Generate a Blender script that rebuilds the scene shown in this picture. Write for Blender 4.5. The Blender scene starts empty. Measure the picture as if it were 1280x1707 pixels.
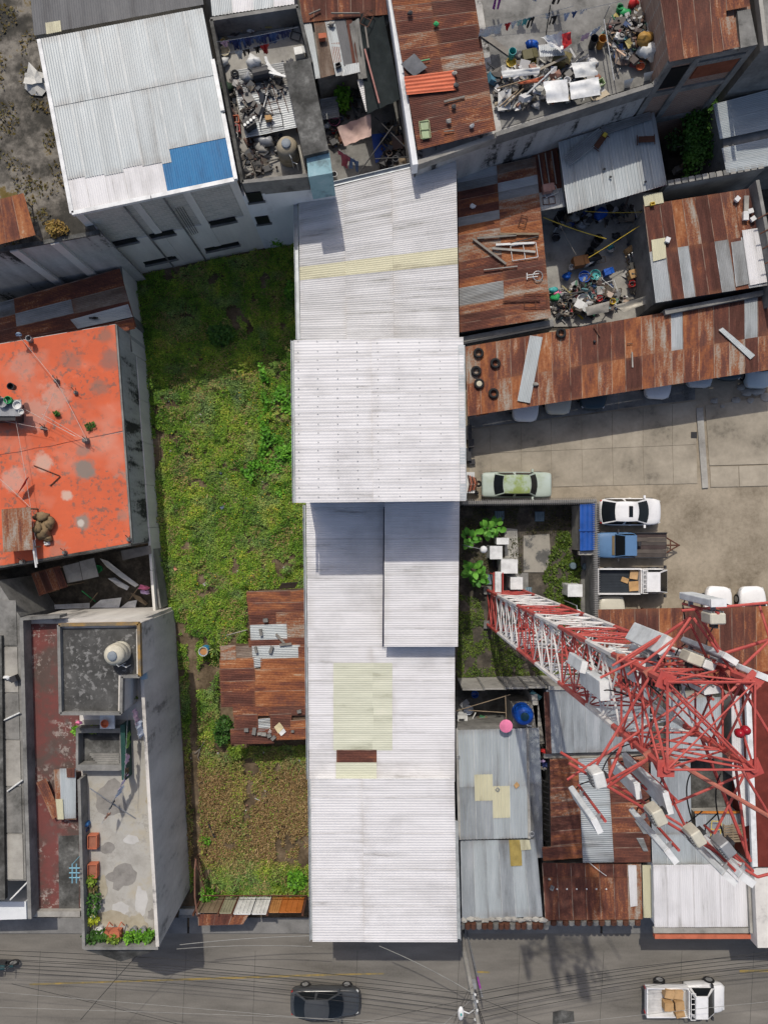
import bpy, math, random
import numpy as np
from mathutils import Vector, noise as mnoise
random.seed(7)
rng = np.random.default_rng(7)
S = bpy.context.scene
COL = S.collection
# ---------------------------------------------------------------- camera (a drone 45 m up, looking down)
H, F, NX, NY = 45.0, 1183.0, 640.0, 873.0
cd = bpy.data.cameras.new('drone_camera'); cam = bpy.data.objects.new('drone_camera', cd); COL.objects.link(cam)
cam.location = (0, 0, H); cd.sensor_fit = 'VERTICAL'; cd.sensor_height = 24; cd.sensor_width = 24
cd.lens = F/1707*24; cd.shift_y = (NY-853.5)/1707; cd.clip_start = .5; cd.clip_end = 900
S.camera = cam
# ---------------------------------------------------------------- sky, sun, exposure
SUN = Vector((-.14, .78, 1)).normalized()
wd = bpy.data.worlds.new('World'); S.world = wd; wd.use_nodes = True
nt = wd.node_tree; bg = nt.nodes['Background']; sk = nt.nodes.new('ShaderNodeTexSky')
sk.sky_type = 'NISHITA'; sk.sun_disc = False
sk.sun_elevation = math.asin(SUN.z); sk.sun_rotation = math.atan2(SUN.x, SUN.y); sk.air_density = .7; sk.dust_density = 2.8; sk.ozone_density = .1
nt.links.new(sk.outputs[0], bg.inputs[0]); bg.inputs[1].default_value = .15
sl = bpy.data.lights.new('sun', 'SUN'); so = bpy.data.objects.new('sun', sl); COL.objects.link(so)
sl.energy = 3.2; sl.angle = math.radians(.55); sl.color = (1, .935, .83)
so.rotation_euler = SUN.to_track_quat('Z', 'Y').to_euler(); so.location = (0, 0, 80)
S.view_settings.view_transform = 'Standard'; S.view_settings.look = 'None'
S.view_settings.exposure = -.1; S.view_settings.gamma = 1
S.cycles.use_denoising = True; S.cycles.max_bounces = 6
# ---------------------------------------------------------------- helpers
def W(x, y, z=0.0):
    k = (H-z)/F
    return Vector(((x-NX)*k, (NY-y)*k, z))
def onwall(px, py, a, b):
    """point where the view of (px,py) meets the vertical plane through world points a, b"""
    d = Vector(((px-NX)/F, (NY-py)/F, -1)); n = Vector((-(b.y-a.y), b.x-a.x, 0))
    t = n.dot(Vector((a.x, a.y, 0)))/n.dot(d)
    return Vector((0, 0, H))+d*t
def lerp(a, b, t): return a+(b-a)*t
class MB:
    def __init__(s): s.v = []; s.f = []; s.mi = []; s.uv = None; s.col = None
    def add(s, vs, fs, m=0):
        o = len(s.v); s.v += [tuple(p) for p in vs]; s.f += [tuple(i+o for i in f) for f in fs]; s.mi += [m]*len(fs)
        return s
    def box(s, c, size, rz=0., rx=0., ry=0., m=0, taper=1.):
        from mathutils import Euler
        R = Euler((rx, ry, rz)).to_matrix(); c = Vector(c); a, b, h = [q/2 for q in size]
        vs = []
        for z in (-h, h):
            t = taper if z > 0 else 1
            for x, y in ((-a, -b), (a, -b), (a, b), (-a, b)): vs.append(c+R @ Vector((x*t, y*t, z)))
        return s.add(vs, [(3, 2, 1, 0), (4, 5, 6, 7), (0, 1, 5, 4), (1, 2, 6, 5), (2, 3, 7, 6), (3, 0, 4, 7)], m)
    def prism(s, pts, z0, z1, m=0):
        """pts: world xy at the top, counter-clockwise or not"""
        n = len(pts); ar = sum(pts[i][0]*pts[(i+1) % n][1]-pts[(i+1) % n][0]*pts[i][1] for i in range(n))
        if ar < 0: pts = list(pts)[::-1]
        vs = [(p[0], p[1], z0) for p in pts]+[(p[0], p[1], z1) for p in pts]
        fs = [tuple(range(n-1, -1, -1)), tuple(range(n, 2*n))]+[(i, (i+1) % n, n+(i+1) % n, n+i) for i in range(n)]
        return s.add(vs, fs, m)
    def tube(s, pts, r, n=6, m=0, r2=None, cap=True):
        pts = [Vector(p) for p in pts]; vs = []; fs = []; k = len(pts)
        for i, p in enumerate(pts):
            d = (pts[min(i+1, k-1)]-pts[max(i-1, 0)]).normalized()
            u = d.cross(Vector((0, 0, 1)) if abs(d.z) < .95 else Vector((1, 0, 0))).normalized(); w = d.cross(u)
            rr = r if r2 is None else lerp(r, r2, i/max(1, k-1))
            for j in range(n):
                a = 2*math.pi*j/n; vs.append(p+u*math.cos(a)*rr+w*math.sin(a)*rr)
        for i in range(k-1):
            for j in range(n): fs.append((i*n+j, i*n+(j+1) % n, (i+1)*n+(j+1) % n, (i+1)*n+j))
        if cap: fs += [tuple(range(n-1, -1, -1)), tuple(range((k-1)*n, k*n))]
        return s.add(vs, fs, m)
    def lathe(s, c, prof, n=16, m=0):
        """prof: (radius, z) from the bottom up"""
        c = Vector(c); vs = []; fs = []
        for r, z in prof:
            for j in range(n):
                a = 2*math.pi*j/n; vs.append(c+Vector((r*math.cos(a), r*math.sin(a), z)))
        for i in range(len(prof)-1):
            for j in range(n): fs.append((i*n+j, i*n+(j+1) % n, (i+1)*n+(j+1) % n, (i+1)*n+j))
        fs += [tuple(range(n-1, -1, -1)), tuple(range((len(prof)-1)*n, len(prof)*n))]
        return s.add(vs, fs, m)
    def blob(s, c, size, seed=0, m=0, n=8, rough=.25):
        c = Vector(c); vs = []; fs = []; rows = max(4, n//2+1)
        for i in range(rows):
            th = math.pi*(i+.001)/(rows-1+.002)
            for j in range(n):
                ph = 2*math.pi*j/n; d = Vector((math.sin(th)*math.cos(ph), math.sin(th)*math.sin(ph), math.cos(th)))
                k = 1+rough*mnoise.noise(d*1.7+Vector((seed*3.1, seed*1.7, 0)))*2
                vs.append(c+Vector((d.x*size[0]*k, d.y*size[1]*k, d.z*size[2]*k)))
        for i in range(rows-1):
            for j in range(n): fs.append((i*n+j, (i+1)*n+j, (i+1)*n+(j+1) % n, i*n+(j+1) % n))
        return s.add(vs, fs, m)
    def mesh(s, name, off=None, smooth=False):
        me = bpy.data.meshes.new(name); o = off or Vector((0, 0, 0))
        me.from_pydata([(p[0]-o.x, p[1]-o.y, p[2]-o.z) for p in s.v], [], s.f)
        if any(s.mi): me.polygons.foreach_set('material_index', s.mi)
        if s.uv is not None:
            l = me.uv_layers.new(name='UVMap'); vi = np.zeros(len(me.loops), dtype=np.int32); me.loops.foreach_get('vertex_index', vi)
            l.data.foreach_set('uv', np.asarray(s.uv, dtype=np.float32)[vi].ravel())
        if getattr(s, 'uvn', None) is not None:
            l = me.uv_layers.new(name='UVN'); l.data.foreach_set('uv', np.asarray(s.uvn, dtype=np.float32)[vi].ravel())
        if s.col is not None:
            ca = me.color_attributes.new('Col', 'FLOAT_COLOR', 'FACE' if False else 'CORNER')
            tot = np.array([len(f) for f in s.f]); c = np.repeat(np.asarray(s.col, dtype=np.float32), tot, axis=0)
            ca.data.foreach_set('color', np.hstack([c, np.ones((len(c), 1), np.float32)]).ravel())
        if smooth: me.polygons.foreach_set('use_smooth', [True]*len(me.polygons))
        return me
WL = {}
def wloc(o): return WL.get(o.name, Vector((0, 0, 0))) if o else Vector((0, 0, 0))
def obj(name, mb, mat, parent=None, smooth=False, loc=None):
    base = wloc(parent) if parent else (loc or Vector((0, 0, 0)))
    me = mb.mesh(name, base, smooth) if isinstance(mb, MB) else mb
    if isinstance(mb, MB):
        for m in (mat if isinstance(mat, (list, tuple)) else [mat]): me.materials.append(m)
    o = bpy.data.objects.new(name, me); COL.objects.link(o)
    if parent: o.parent = parent
    else: o.location = base
    WL[o.name] = base.copy()
    return o
def tag(o, label=None, cat=None, group=None, kind=None):
    if label: o['label'] = label
    if cat: o['category'] = cat
    if group: o['group'] = group
    if kind: o['kind'] = kind
    return o
def thing(name, label, cat, loc=(0, 0, 0), group=None):
    o = bpy.data.objects.new(name, None); COL.objects.link(o); o.location = loc; o.empty_display_size = .3
    WL[o.name] = Vector(loc); return tag(o, label, cat, group)
def single(name, label, cat, mb, mat, loc, group=None, smooth=False):
    return tag(obj(name, mb, mat, None, smooth, Vector(loc)), label, cat, group)
def copy_tree(o, parent=None, swap=None):
    c = o.copy(); COL.objects.link(c)
    if parent: c.parent = parent
    WL[c.name] = wloc(o)
    for ch in o.children: copy_tree(ch, c)
    return c
# ---------------------------------------------------------------- materials
MATS = {}
def mat(name, stops, scale=1.0, detail=6, rough=.85, coord='Object', stretch=(1, 1, 1), fine=.3, fscale=9, rnd=0., spec=.25, metal=0., bump=.0, dist=0., extra=None, nr=.6):
    if name in MATS: return MATS[name]
    m = bpy.data.materials.new(name); m.use_nodes = True; t = m.node_tree; N = t.nodes; L = t.links
    b = N['Principled BSDF']; b.inputs['Roughness'].default_value = rough; b.inputs['Metallic'].default_value = metal
    b.inputs['Specular IOR Level'].default_value = spec
    if len(stops) == 1 and not rnd:
        b.inputs['Base Color'].default_value = (*stops[0][1], 1)
        MATS[name] = m; return m
    tc = N.new('ShaderNodeTexCoord'); mp = N.new('ShaderNodeMapping'); mp.inputs['Scale'].default_value = [scale*q for q in stretch]
    oi = N.new('ShaderNodeObjectInfo')
    sc_ = N.new('ShaderNodeVectorMath'); sc_.operation = 'SCALE'; sc_.inputs[0].default_value = (37, 61, 23); L.new(oi.outputs['Random'], sc_.inputs['Scale'])
    L.new(tc.outputs[coord], mp.inputs[0])
    src = mp.outputs[0]
    if rnd:
        ad = N.new('ShaderNodeVectorMath'); ad.operation = 'ADD'; L.new(src, ad.inputs[0]); L.new(sc_.outputs[0], ad.inputs[1]); src = ad.outputs[0]
    n1 = N.new('ShaderNodeTexNoise'); n1.inputs['Scale'].default_value = 1; n1.inputs['Detail'].default_value = detail; n1.inputs['Roughness'].default_value = nr; n1.inputs['Distortion'].default_value = dist
    L.new(src, n1.inputs['Vector'])
    n2 = N.new('ShaderNodeTexNoise'); n2.inputs['Scale'].default_value = fscale; n2.inputs['Detail'].default_value = 5; n2.inputs['Roughness'].default_value = .7
    L.new(tc.outputs[coord], n2.inputs['Vector'])
    def math_(op, a, bb, c=None):
        q = N.new('ShaderNodeMath'); q.operation = op
        for i, v in enumerate((a, bb, c)):
            if v is None: continue
            if isinstance(v, (int, float)): q.inputs[i].default_value = v
            else: L.new(v, q.inputs[i])
        return q.outputs[0]
    # stretch contrast of noise (which clusters near .5) to about 0..1
    a = math_('MULTIPLY_ADD', n1.outputs['Fac'], 1.9, -.45)
    a = math_('MULTIPLY_ADD', n2.outputs['Fac'], fine*2, math_('SUBTRACT', a, fine))
    if rnd: a = math_('MULTIPLY_ADD', oi.outputs['Random'], rnd, math_('SUBTRACT', a, rnd/2))
    r = N.new('ShaderNodeValToRGB'); e = r.color_ramp.elements
    while len(e) < len(stops): e.new(.5)
    for el, (p, c) in zip(e, stops): el.position = p; el.color = (*c, 1)
    L.new(a, r.inputs[0]); out = r.outputs[0]
    if extra: out = extra(N, L, tc, oi, out, math_)
    L.new(out, b.inputs['Base Color'])
    if bump:
        bp = N.new('ShaderNodeBump'); bp.inputs['Strength'].default_value = bump; bp.inputs['Distance'].default_value = .03
        L.new(a, bp.inputs['Height']); L.new(bp.outputs[0], b.inputs['Normal'])
    MATS[name] = m; return m
def flat(name, c, rough=.6, spec=.3, metal=0.):
    """a painted or plastic surface with light grime"""
    d = tuple(q*.72 for q in c)
    return mat(name, [(.15, d), (.6, c), (1, tuple(min(1, q*1.08+.01) for q in c))], 1.7, 4, rough, fine=.2, fscale=12, spec=spec, metal=metal)
G = lambda v, t=(1, 1, 1): tuple(v*q for q in t)
warm = (1.06, 1.0, .92); cool = (.93, 1.0, 1.07)
def lap(colour, width, strength, endc=None, ends=0., blotch=.3):
    """a line in the given colour along one long edge of a sheet, where it laps the next, and weathering at its ends"""
    def fn(N, L, tc, oi, out, math_):
        um = N.new('ShaderNodeUVMap'); um.uv_map = 'UVN'; sp = N.new('ShaderNodeSeparateXYZ'); L.new(um.outputs[0], sp.inputs[0])
        nz = N.new('ShaderNodeTexNoise'); nz.inputs['Scale'].default_value = 1.3; nz.inputs['Detail'].default_value = 4; L.new(tc.outputs['Object'], nz.inputs['Vector'])
        def mr(v, a, b):
            q = N.new('ShaderNodeMapRange'); q.inputs['From Min'].default_value = a; q.inputs['From Max'].default_value = b; L.new(v, q.inputs['Value']); return q.outputs[0]
        def mix(f, a, c):
            q = N.new('ShaderNodeMix'); q.data_type = 'RGBA'; L.new(f, q.inputs['Factor']); L.new(a, q.inputs['A']); q.inputs['B'].default_value = (*c, 1); return q.outputs['Result']
        e = math_('MULTIPLY', mr(sp.outputs[0], width, width*.4), mr(nz.outputs['Fac'], .35, .6))
        out = mix(math_('MULTIPLY', e, strength), out, colour)
        n2 = N.new('ShaderNodeTexNoise'); n2.inputs['Scale'].default_value = .38; n2.inputs['Detail'].default_value = 7; n2.inputs['Roughness'].default_value = .62; L.new(tc.outputs['Object'], n2.inputs['Vector'])
        out = mix(math_('MULTIPLY', mr(n2.outputs['Fac'], .5, .72), blotch), out, tuple(q*.62 for q in colour))
        if endc:
            ab = math_('ABSOLUTE', math_('SUBTRACT', sp.outputs[1], .5), 0); out = mix(math_('MULTIPLY', math_('MULTIPLY', mr(ab, .38, .5), mr(nz.outputs['Fac'], .38, .62)), ends), out, endc)
        return out
    return fn
lw_ = lap((.3, .29, .28), .06, .55, (.4, .38, .36), .5); lz_ = lap((.55, .56, .56), .07, .6, (.16, .13, .11), .45); lr_ = lap((.3, .24, .19), .07, .7, (.2, .085, .045), .6, .12)  # on zinc the pale lap line is a highlight put into the colour
# sheet metals use the UV of the sheet: u across, v along, in metres
mw = mat('white_sheet', [(.0, (.30, .29, .28)), (.2, (.52, .515, .52)), (.55, (.6, .595, .605)), (1, (.66, .655, .665))], 1, 5, .5, 'UV', (2.2, .22, 1), .12, 3, .1, .35, extra=lw_)
mw2 = mat('worn_white_sheet', [(.0, (.22, .22, .21)), (.25, (.39, .39, .395)), (.6, (.47, .47, .48)), (1, (.53, .53, .54))], 1, 5, .5, 'UV', (2.2, .2, 1), .16, 3, .25, .35, extra=lw_)
mzn = mat('zinc_sheet', [(0, (.15, .155, .155)), (.3, (.24, .26, .27)), (.65, (.32, .345, .36)), (1, (.39, .41, .425))], 1, 5, .42, 'UV', (1.7, .25, 1), .15, 4, .3, .5, .15, extra=lz_)
mzp = mat('pale_zinc_sheet', [(0, (.21, .22, .22)), (.3, (.3, .33, .342)), (.65, (.355, .392, .408)), (1, (.44, .47, .483))], 1, 5, .45, 'UV', (1.7, .2, 1), .12, 4, .25, .45, .05, extra=lz_)
mzd = mat('dull_zinc_sheet', [(0, (.09, .085, .075)), (.35, (.16, .165, .165)), (.7, (.23, .24, .245)), (1, (.3, .31, .315))], 1, 5, .5, 'UV', (1.5, .3, 1), .25, 4, .4, .4, .1, extra=lz_)
mgl = mat('fibreglass_sheet', [(0, (.3, .3, .22)), (.3, (.48, .49, .39)), (.7, (.55, .56, .45)), (1, (.6, .6, .49))], 1, 5, .5, 'UV', (1.5, .3, 1), .15, 3, .2, .3)
myl = mat('yellowed_sheet', [(0, (.28, .26, .18)), (.4, (.46, .44, .31)), (1, (.53, .51, .36))], 1, 5, .5, 'UV', (1.5, .3, 1), .15, 3, .2, .3)
MA, RU, OR, ZI = (.088, .037, .029), (.132, .051, .036), (.235, .088, .04), (.3, .28, .25)
mrd = mat('dark_rust_sheet', [(0, (.06, .026, .02)), (.35, MA), (.65, RU), (.86, OR), (1, (.32, .21, .15))], 1, 7, .85, 'UV', (2.8, .5, 1), .5, 9, .45, .15, extra=lr_)
mro = mat('orange_rust_sheet', [(0, MA), (.3, RU), (.6, (.25, .092, .04)), (.82, (.32, .14, .065)), (1, (.38, .27, .19))], 1, 6, .85, 'UV', (2.2, .5, 1), .42, 6, .4, .15, extra=lr_)
mrz = mat('rusting_zinc_sheet', [(.05, MA), (.32, RU), (.5, OR), (.64, (.25, .16, .11)), (.78, (.28, .23, .19)), (1, (.33, .31, .28))], 1, 7, .8, 'UV', (2.6, .45, 1), .5, 9, .3, .25, extra=lr_)
mrb = mat('brown_sheet', [(0, (.07, .05, .04)), (.4, (.12, .085, .065)), (.8, (.2, .16, .13)), (1, (.27, .23, .2))], 1, 6, .8, 'UV', (1.6, .35, 1), .35, 5, .4, .2, extra=lr_)
mbl = mat('blue_sheet', [(0, (.002, .075, .19)), (.5, (.003, .12, .29)), (.9, (.005, .145, .33)), (.96, (.4, .5, .55))], 1, 4, .5, 'UV', (2, .5, 1), .25, 6, .15, .3)
mcl = mat('clay_sheet', [(0, (.35, .08, .04)), (.5, (.55, .14, .07)), (1, (.62, .19, .1))], 1, 4, .6, 'UV', (2, .5, 1), .2, 6)
SH = dict(w=mw, v=mw2, z=mzn, p=mzp, d=mzd, g=mgl, y=myl, r=mrd, o=mro, m=mrz, b=mrb, B=mbl, c=mcl)
# masonry and ground
mcon = mat('pale_concrete', [(0, (.13, .125, .11)), (.35, (.25, .24, .22)), (.7, (.34, .33, .3)), (1, (.4, .39, .36))], .7, 8, .9, fine=.25, fscale=7, bump=.15)
mcog = mat('grey_concrete', [(0, (.06, .06, .055)), (.35, (.15, .148, .14)), (.7, (.22, .217, .205)), (1, (.29, .285, .27))], .8, 8, .9, fine=.3, fscale=6, bump=.15)
mcod = mat('sooty_concrete', [(0, (.022, .022, .02)), (.35, (.05, .05, .047)), (.65, (.1, .1, .095)), (1, (.22, .22, .21))], .9, 8, .95, fine=.35, fscale=6, bump=.2)
mmos = mat('mossy_concrete', [(0, (.02, .02, .018)), (.35, (.05, .047, .04)), (.55, (.12, .11, .095)), (.7, (.2, .185, .16)), (.8, (.13, .095, .035)), (1, (.1, .075, .02))], .55, 9, .95, fine=.4, fscale=3, bump=.3)
mwst = mat('streaked_wall', [(0, (.015, .015, .015)), (.3, (.045, .045, .044)), (.42, (.34, .335, .322)), (.75, (.47, .463, .445)), (1, (.55, .543, .525))], 1, 7, .92, stretch=(.8, .8, .16), fine=.25, fscale=5, bump=.1)
mwpl = mat('plastered_wall', [(0, (.22, .22, .217)), (.3, (.54, .52, .49)), (.7, (.66, .64, .6)), (1, (.72, .7, .66))], 1, 7, .92, stretch=(.6, .6, .12), fine=.2, fscale=5)
mwht = mat('whitewashed_wall', [(0, (.3, .31, .32)), (.35, (.62, .64, .66)), (.75, (.7, .72, .735)), (1, (.76, .77, .78))], 1, 7, .9, stretch=(.6, .6, .2), fine=.2, fscale=5)
def bricks(c2, mortar, sx, sy, axis_z=True):
    def fn(N, L, tc, oi, out, math_):
        sp = N.new('ShaderNodeSeparateXYZ'); L.new(tc.outputs['Object'], sp.inputs[0]); cb = N.new('ShaderNodeCombineXYZ')
        L.new(sp.outputs[0], cb.inputs[0]); L.new(sp.outputs[2], cb.inputs[1])
        br = N.new('ShaderNodeTexBrick'); br.inputs['Scale'].default_value = 1; br.inputs['Brick Width'].default_value = sx; br.inputs['Row Height'].default_value = sy
        br.inputs['Mortar Size'].default_value = .012; br.inputs['Mortar'].default_value = (*mortar, 1); br.inputs['Color2'].default_value = (*c2, 1)
        L.new(cb.outputs[0], br.inputs['Vector']); L.new(out, br.inputs['Color1']); return br.outputs[0]
    return fn
mblk = mat('block_wall', [(0, (.28, .265, .24)), (.4, (.45, .425, .385)), (1, (.56, .53, .485))], .8, 6, .95, fine=.3, extra=bricks((.38, .37, .345), (.55, .54, .51), .4, .2))
mbrk = mat('brick_wall', [(0, (.2, .12, .085)), (.5, (.3, .18, .125)), (1, (.38, .26, .19))], .8, 6, .95, fine=.3, extra=bricks((.23, .13, .09), (.3, .27, .24), .24, .09))
def freckles(spot, bare, fade=(.5, .3, .24), fk=.3, bk=.85):
    def fn(N, L, tc, oi, out, math_):
        def nz(scale, det=3, off=0.):
            mp = N.new('ShaderNodeMapping'); mp.inputs['Location'].default_value = (off, off, 0); L.new(tc.outputs['Object'], mp.inputs[0])
            q = N.new('ShaderNodeTexNoise'); q.inputs['Scale'].default_value = scale; q.inputs['Detail'].default_value = det; q.inputs['Roughness'].default_value = .65; L.new(mp.outputs[0], q.inputs['Vector']); return q.outputs['Fac']
        def step(v, a, b):
            q = N.new('ShaderNodeMapRange'); q.inputs['From Min'].default_value = a; q.inputs['From Max'].default_value = b; L.new(v, q.inputs['Value']); return q.outputs[0]
        def mix(f, a, c):
            q = N.new('ShaderNodeMix'); q.data_type = 'RGBA'; L.new(f, q.inputs['Factor']); L.new(a, q.inputs['A']); q.inputs['B'].default_value = (*c, 1); return q.outputs['Result']
        m = math_('MULTIPLY', step(nz(3.4, 5, 3.), .53, .6), step(nz(.42, 2, 9.), .42, .56))
        out = mix(math_('MULTIPLY', m, .8), out, spot)
        b = step(nz(.5, 6, 21.), .61, .68); out = mix(math_('MULTIPLY', b, bk), out, bare)
        return mix(math_('MULTIPLY', step(nz(.3, 3, 40.), .48, .72), fk), out, fade)
    return fn
mor = mat('orange_roof_paint', [(0, (.36, .12, .075)), (.2, (.48, .105, .05)), (.7, (.56, .115, .05)), (1, (.58, .18, .105))], .5, 9, .8, fine=.3, fscale=2.6, bump=.05, nr=.7, extra=freckles((.16, .1, .08), (.25, .215, .18), (.52, .3, .23), .6, .9))
mrf = mat('worn_red_paint', [(0, (.06, .05, .045)), (.35, (.09, .06, .052)), (.6, (.145, .05, .045)), (.85, (.17, .055, .05)), (1, (.26, .19, .17))], .5, 9, .9, fine=.3, fscale=3, extra=freckles((.34, .3, .27), (.12, .105, .095), (.1, .075, .07), .5))
mroad = mat('road_concrete', [(0, (.08, .074, .064)), (.35, (.14, .13, .114)), (.7, (.182, .169, .148)), (1, (.235, .218, .192))], .45, 8, .88, stretch=(.35, 1.6, 1), fine=.22, fscale=8, bump=.08)
mslab = mat('yard_slab', [(0, (.1, .09, .073)), (.3, (.24, .213, .168)), (.7, (.33, .293, .233)), (1, (.4, .355, .285))], .45, 8, .92, fine=.28, fscale=3.5, bump=.1)
mdirt = mat('yard_dirt', [(0, (.1, .082, .058)), (.3, (.21, .178, .132)), (.6, (.29, .25, .19)), (.85, (.35, .3, .23)), (1, (.3, .17, .085))], .33, 9, .95, fine=.4, fscale=4, bump=.25)
msoil = mat('soil', [(0, (.035, .026, .016)), (.4, (.085, .062, .038)), (.7, (.16, .12, .078)), (1, (.24, .19, .13))], .7, 8, .95, fine=.4, fscale=6, bump=.3)
mdk = mat('dark_soil', [(0, (.02, .018, .014)), (.45, (.06, .053, .043)), (1, (.15, .13, .1))], 1.2, 8, .95, fine=.4, fscale=6, bump=.3)
mpad = mat('patchy_pad', [(0, (.06, .06, .055)), (.42, (.11, .11, .105)), (.52, (.27, .255, .22)), (1, (.36, .34, .29))], .6, 8, .92, fine=.25, fscale=5)
mterr = mat('terrace_screed', [(0, (.2, .195, .175)), (.3, (.3, .29, .265)), (.5, (.36, .352, .325)), (.75, (.35, .32, .255)), (1, (.45, .44, .42))], .42, 6, .9, fine=.2, fscale=5, extra=freckles((.27, .26, .235), (.21, .205, .19), (.33, .31, .27), .5))
mtwr = mat('speckled_dark_screed', [(0, (.03, .03, .03)), (.4, (.055, .055, .053)), (.8, (.09, .09, .087)), (1, (.17, .17, .165))], .8, 8, .95, fine=.35, fscale=6, extra=freckles((.22, .22, .215), (.08, .08, .078), (.05, .05, .05), .4, .5))
# plain paints
pw = flat('white_paint', (.66, .67, .67), .4); pwv = flat('white_plastic', (.6, .61, .6), .45); pgr = flat('grey_metal', (.3, .31, .32), .45, .4, .3)
pdk = flat('dark_metal', (.035, .035, .038), .55); pbk = flat('black_rubber', (.016, .016, .017), .8); pbr = flat('rusted_steel', (.1, .042, .026), .85)
pwd = flat('weathered_wood', (.22, .17, .115), .9); pwg = flat('grey_wood', (.2, .185, .165), .92); pyw = flat('yellow_plastic', (.62, .45, .06), .5)
pbu = flat('blue_plastic', (.012, .09, .42), .4); pre = flat('red_plastic', (.5, .03, .03), .45); ppk = flat('pink_plastic', (.72, .2, .34), .45)
pgn = flat('green_plastic', (.03, .3, .1), .5); por = flat('orange_plastic', (.6, .16, .07), .6); ptq = flat('turquoise_plastic', (.06, .36, .36), .5)
pbe = flat('beige_plastic', (.44, .39, .27), .5); pcd = flat('cardboard', (.42, .26, .12), .9); ptr = flat('terracotta', (.42, .13, .07), .85)
tred = mat('tower_red', [(0, (.24, .045, .042)), (.35, (.36, .06, .052)), (.7, (.45, .095, .08)), (1, (.54, .22, .19))], .8, 6, .6, fine=.35, fscale=6); twht = flat('tower_white', (.64, .62, .6), .5); ant = flat('antenna_shell', (.62, .66, .68), .45)
gutm = flat('gutter_metal', (.42, .45, .47), .45, .4, .2); navy = flat('navy_trim', (.03, .035, .09), .5)
glass = mat('car_glass', [(0, (.008, .01, .012))], rough=.15, spec=.3)
winm = mat('dark_opening', [(0, (.012, .013, .015))], rough=.4, spec=.3)
yline = mat('yellow_line_paint', [(0, (.13, .12, .1)), (.4, (.19, .155, .08)), (.75, (.3, .21, .06)), (1, (.34, .24, .06))], 1.5, 6, .8, fine=.35, fscale=7)
tarpk = flat('black_tarp', (.02, .026, .028), .85, .1); tarpp = flat('pink_canvas', (.46, .33, .29), .85); tarpb = flat('blue_tarp', (.02, .07, .33), .5)
def leafmat(name, trans=.35):
    m = bpy.data.materials.new(name); m.use_nodes = True; t = m.node_tree; N = t.nodes; L = t.links; N.clear()
    o = N.new('ShaderNodeOutputMaterial'); a = N.new('ShaderNodeAttribute'); a.attribute_name = 'Col'
    d = N.new('ShaderNodeBsdfPrincipled'); d.inputs['Roughness'].default_value = .55; d.inputs['Specular IOR Level'].default_value = .25
    tr = N.new('ShaderNodeBsdfTranslucent'); mx = N.new('ShaderNodeMixShader'); mx.inputs[0].default_value = trans
    L.new(a.outputs['Color'], d.inputs['Base Color']); L.new(a.outputs['Color'], tr.inputs[0]); L.new(d.outputs[0], mx.inputs[1]); L.new(tr.outputs[0], mx.inputs[2]); L.new(mx.outputs[0], o.inputs[0])
    return m
mleaf = leafmat('leaf_green', .15)
def attrmat(name, rough=.6):
    m = bpy.data.materials.new(name); m.use_nodes = True; t = m.node_tree; a = t.nodes.new('ShaderNodeAttribute'); a.attribute_name = 'Col'
    b = t.nodes['Principled BSDF']; b.inputs['Roughness'].default_value = rough; t.links.new(a.outputs['Color'], b.inputs['Base Color']); return m
mmix = attrmat('mixed_rubbish')
# ---------------------------------------------------------------- sheet roofs
def sheet_mesh(a, b, c, d, pitch=.14, amp=.018, off=None, flip=False):
    """corrugated sheet; a-b runs across the corrugations, a-d along them"""
    wdt = ((b-a).length+(c-d).length)/2; lng = ((d-a).length+(c-b).length)/2
    n = max(1, round(wdt/pitch)); mb = MB(); uv = []
    prof = (.5, 1, .5, 0); k = 4*n
    for r in range(2):
        for i in range(k+1):
            s = i/k; p = lerp(a, b, s) if r == 0 else lerp(d, c, s)
            mb.v.append((p.x, p.y, p.z+amp*(prof[i % 4]-.5)*2)); uv.append((s*wdt, r*lng))
    for i in range(k): mb.f.append((i, k+1+i, k+2+i, i+1) if not flip else (i, i+1, k+2+i, k+1+i)); mb.mi.append(0)
    mb.uv = uv; mb.uvn = [(i/k, r) for r in range(2) for i in range(k+1)]
    return mb
def quadpt(q, zs, u, v):
    x = lerp(lerp(q[0][0], q[1][0], u), lerp(q[3][0], q[2][0], u), v); y = lerp(lerp(q[0][1], q[1][1], u), lerp(q[3][1], q[2][1], u), v)
    z = lerp(lerp(zs[0], zs[1], u), lerp(zs[3], zs[2], u), v)
    return W(x, y, z)
def sheet(parent, q, z, m, along='v', pitch=.14, amp=.018, name='roof_sheet', jit=0., dz=0.):
    zs = [z]*4 if isinstance(z, (int, float)) else list(z)
    zs = [t+dz+random.uniform(-jit, jit) for t in zs]
    P = [quadpt(q, zs, *uv) for uv in ((0, 0), (1, 0), (1, 1), (0, 1))]
    if along == 'v': mb = sheet_mesh(P[0], P[1], P[2], P[3], pitch, amp)
    else: mb = sheet_mesh(P[0], P[3], P[2], P[1], pitch, amp, flip=True)
    return obj(name, mb, SH[m] if isinstance(m, str) else m, parent, True)
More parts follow.
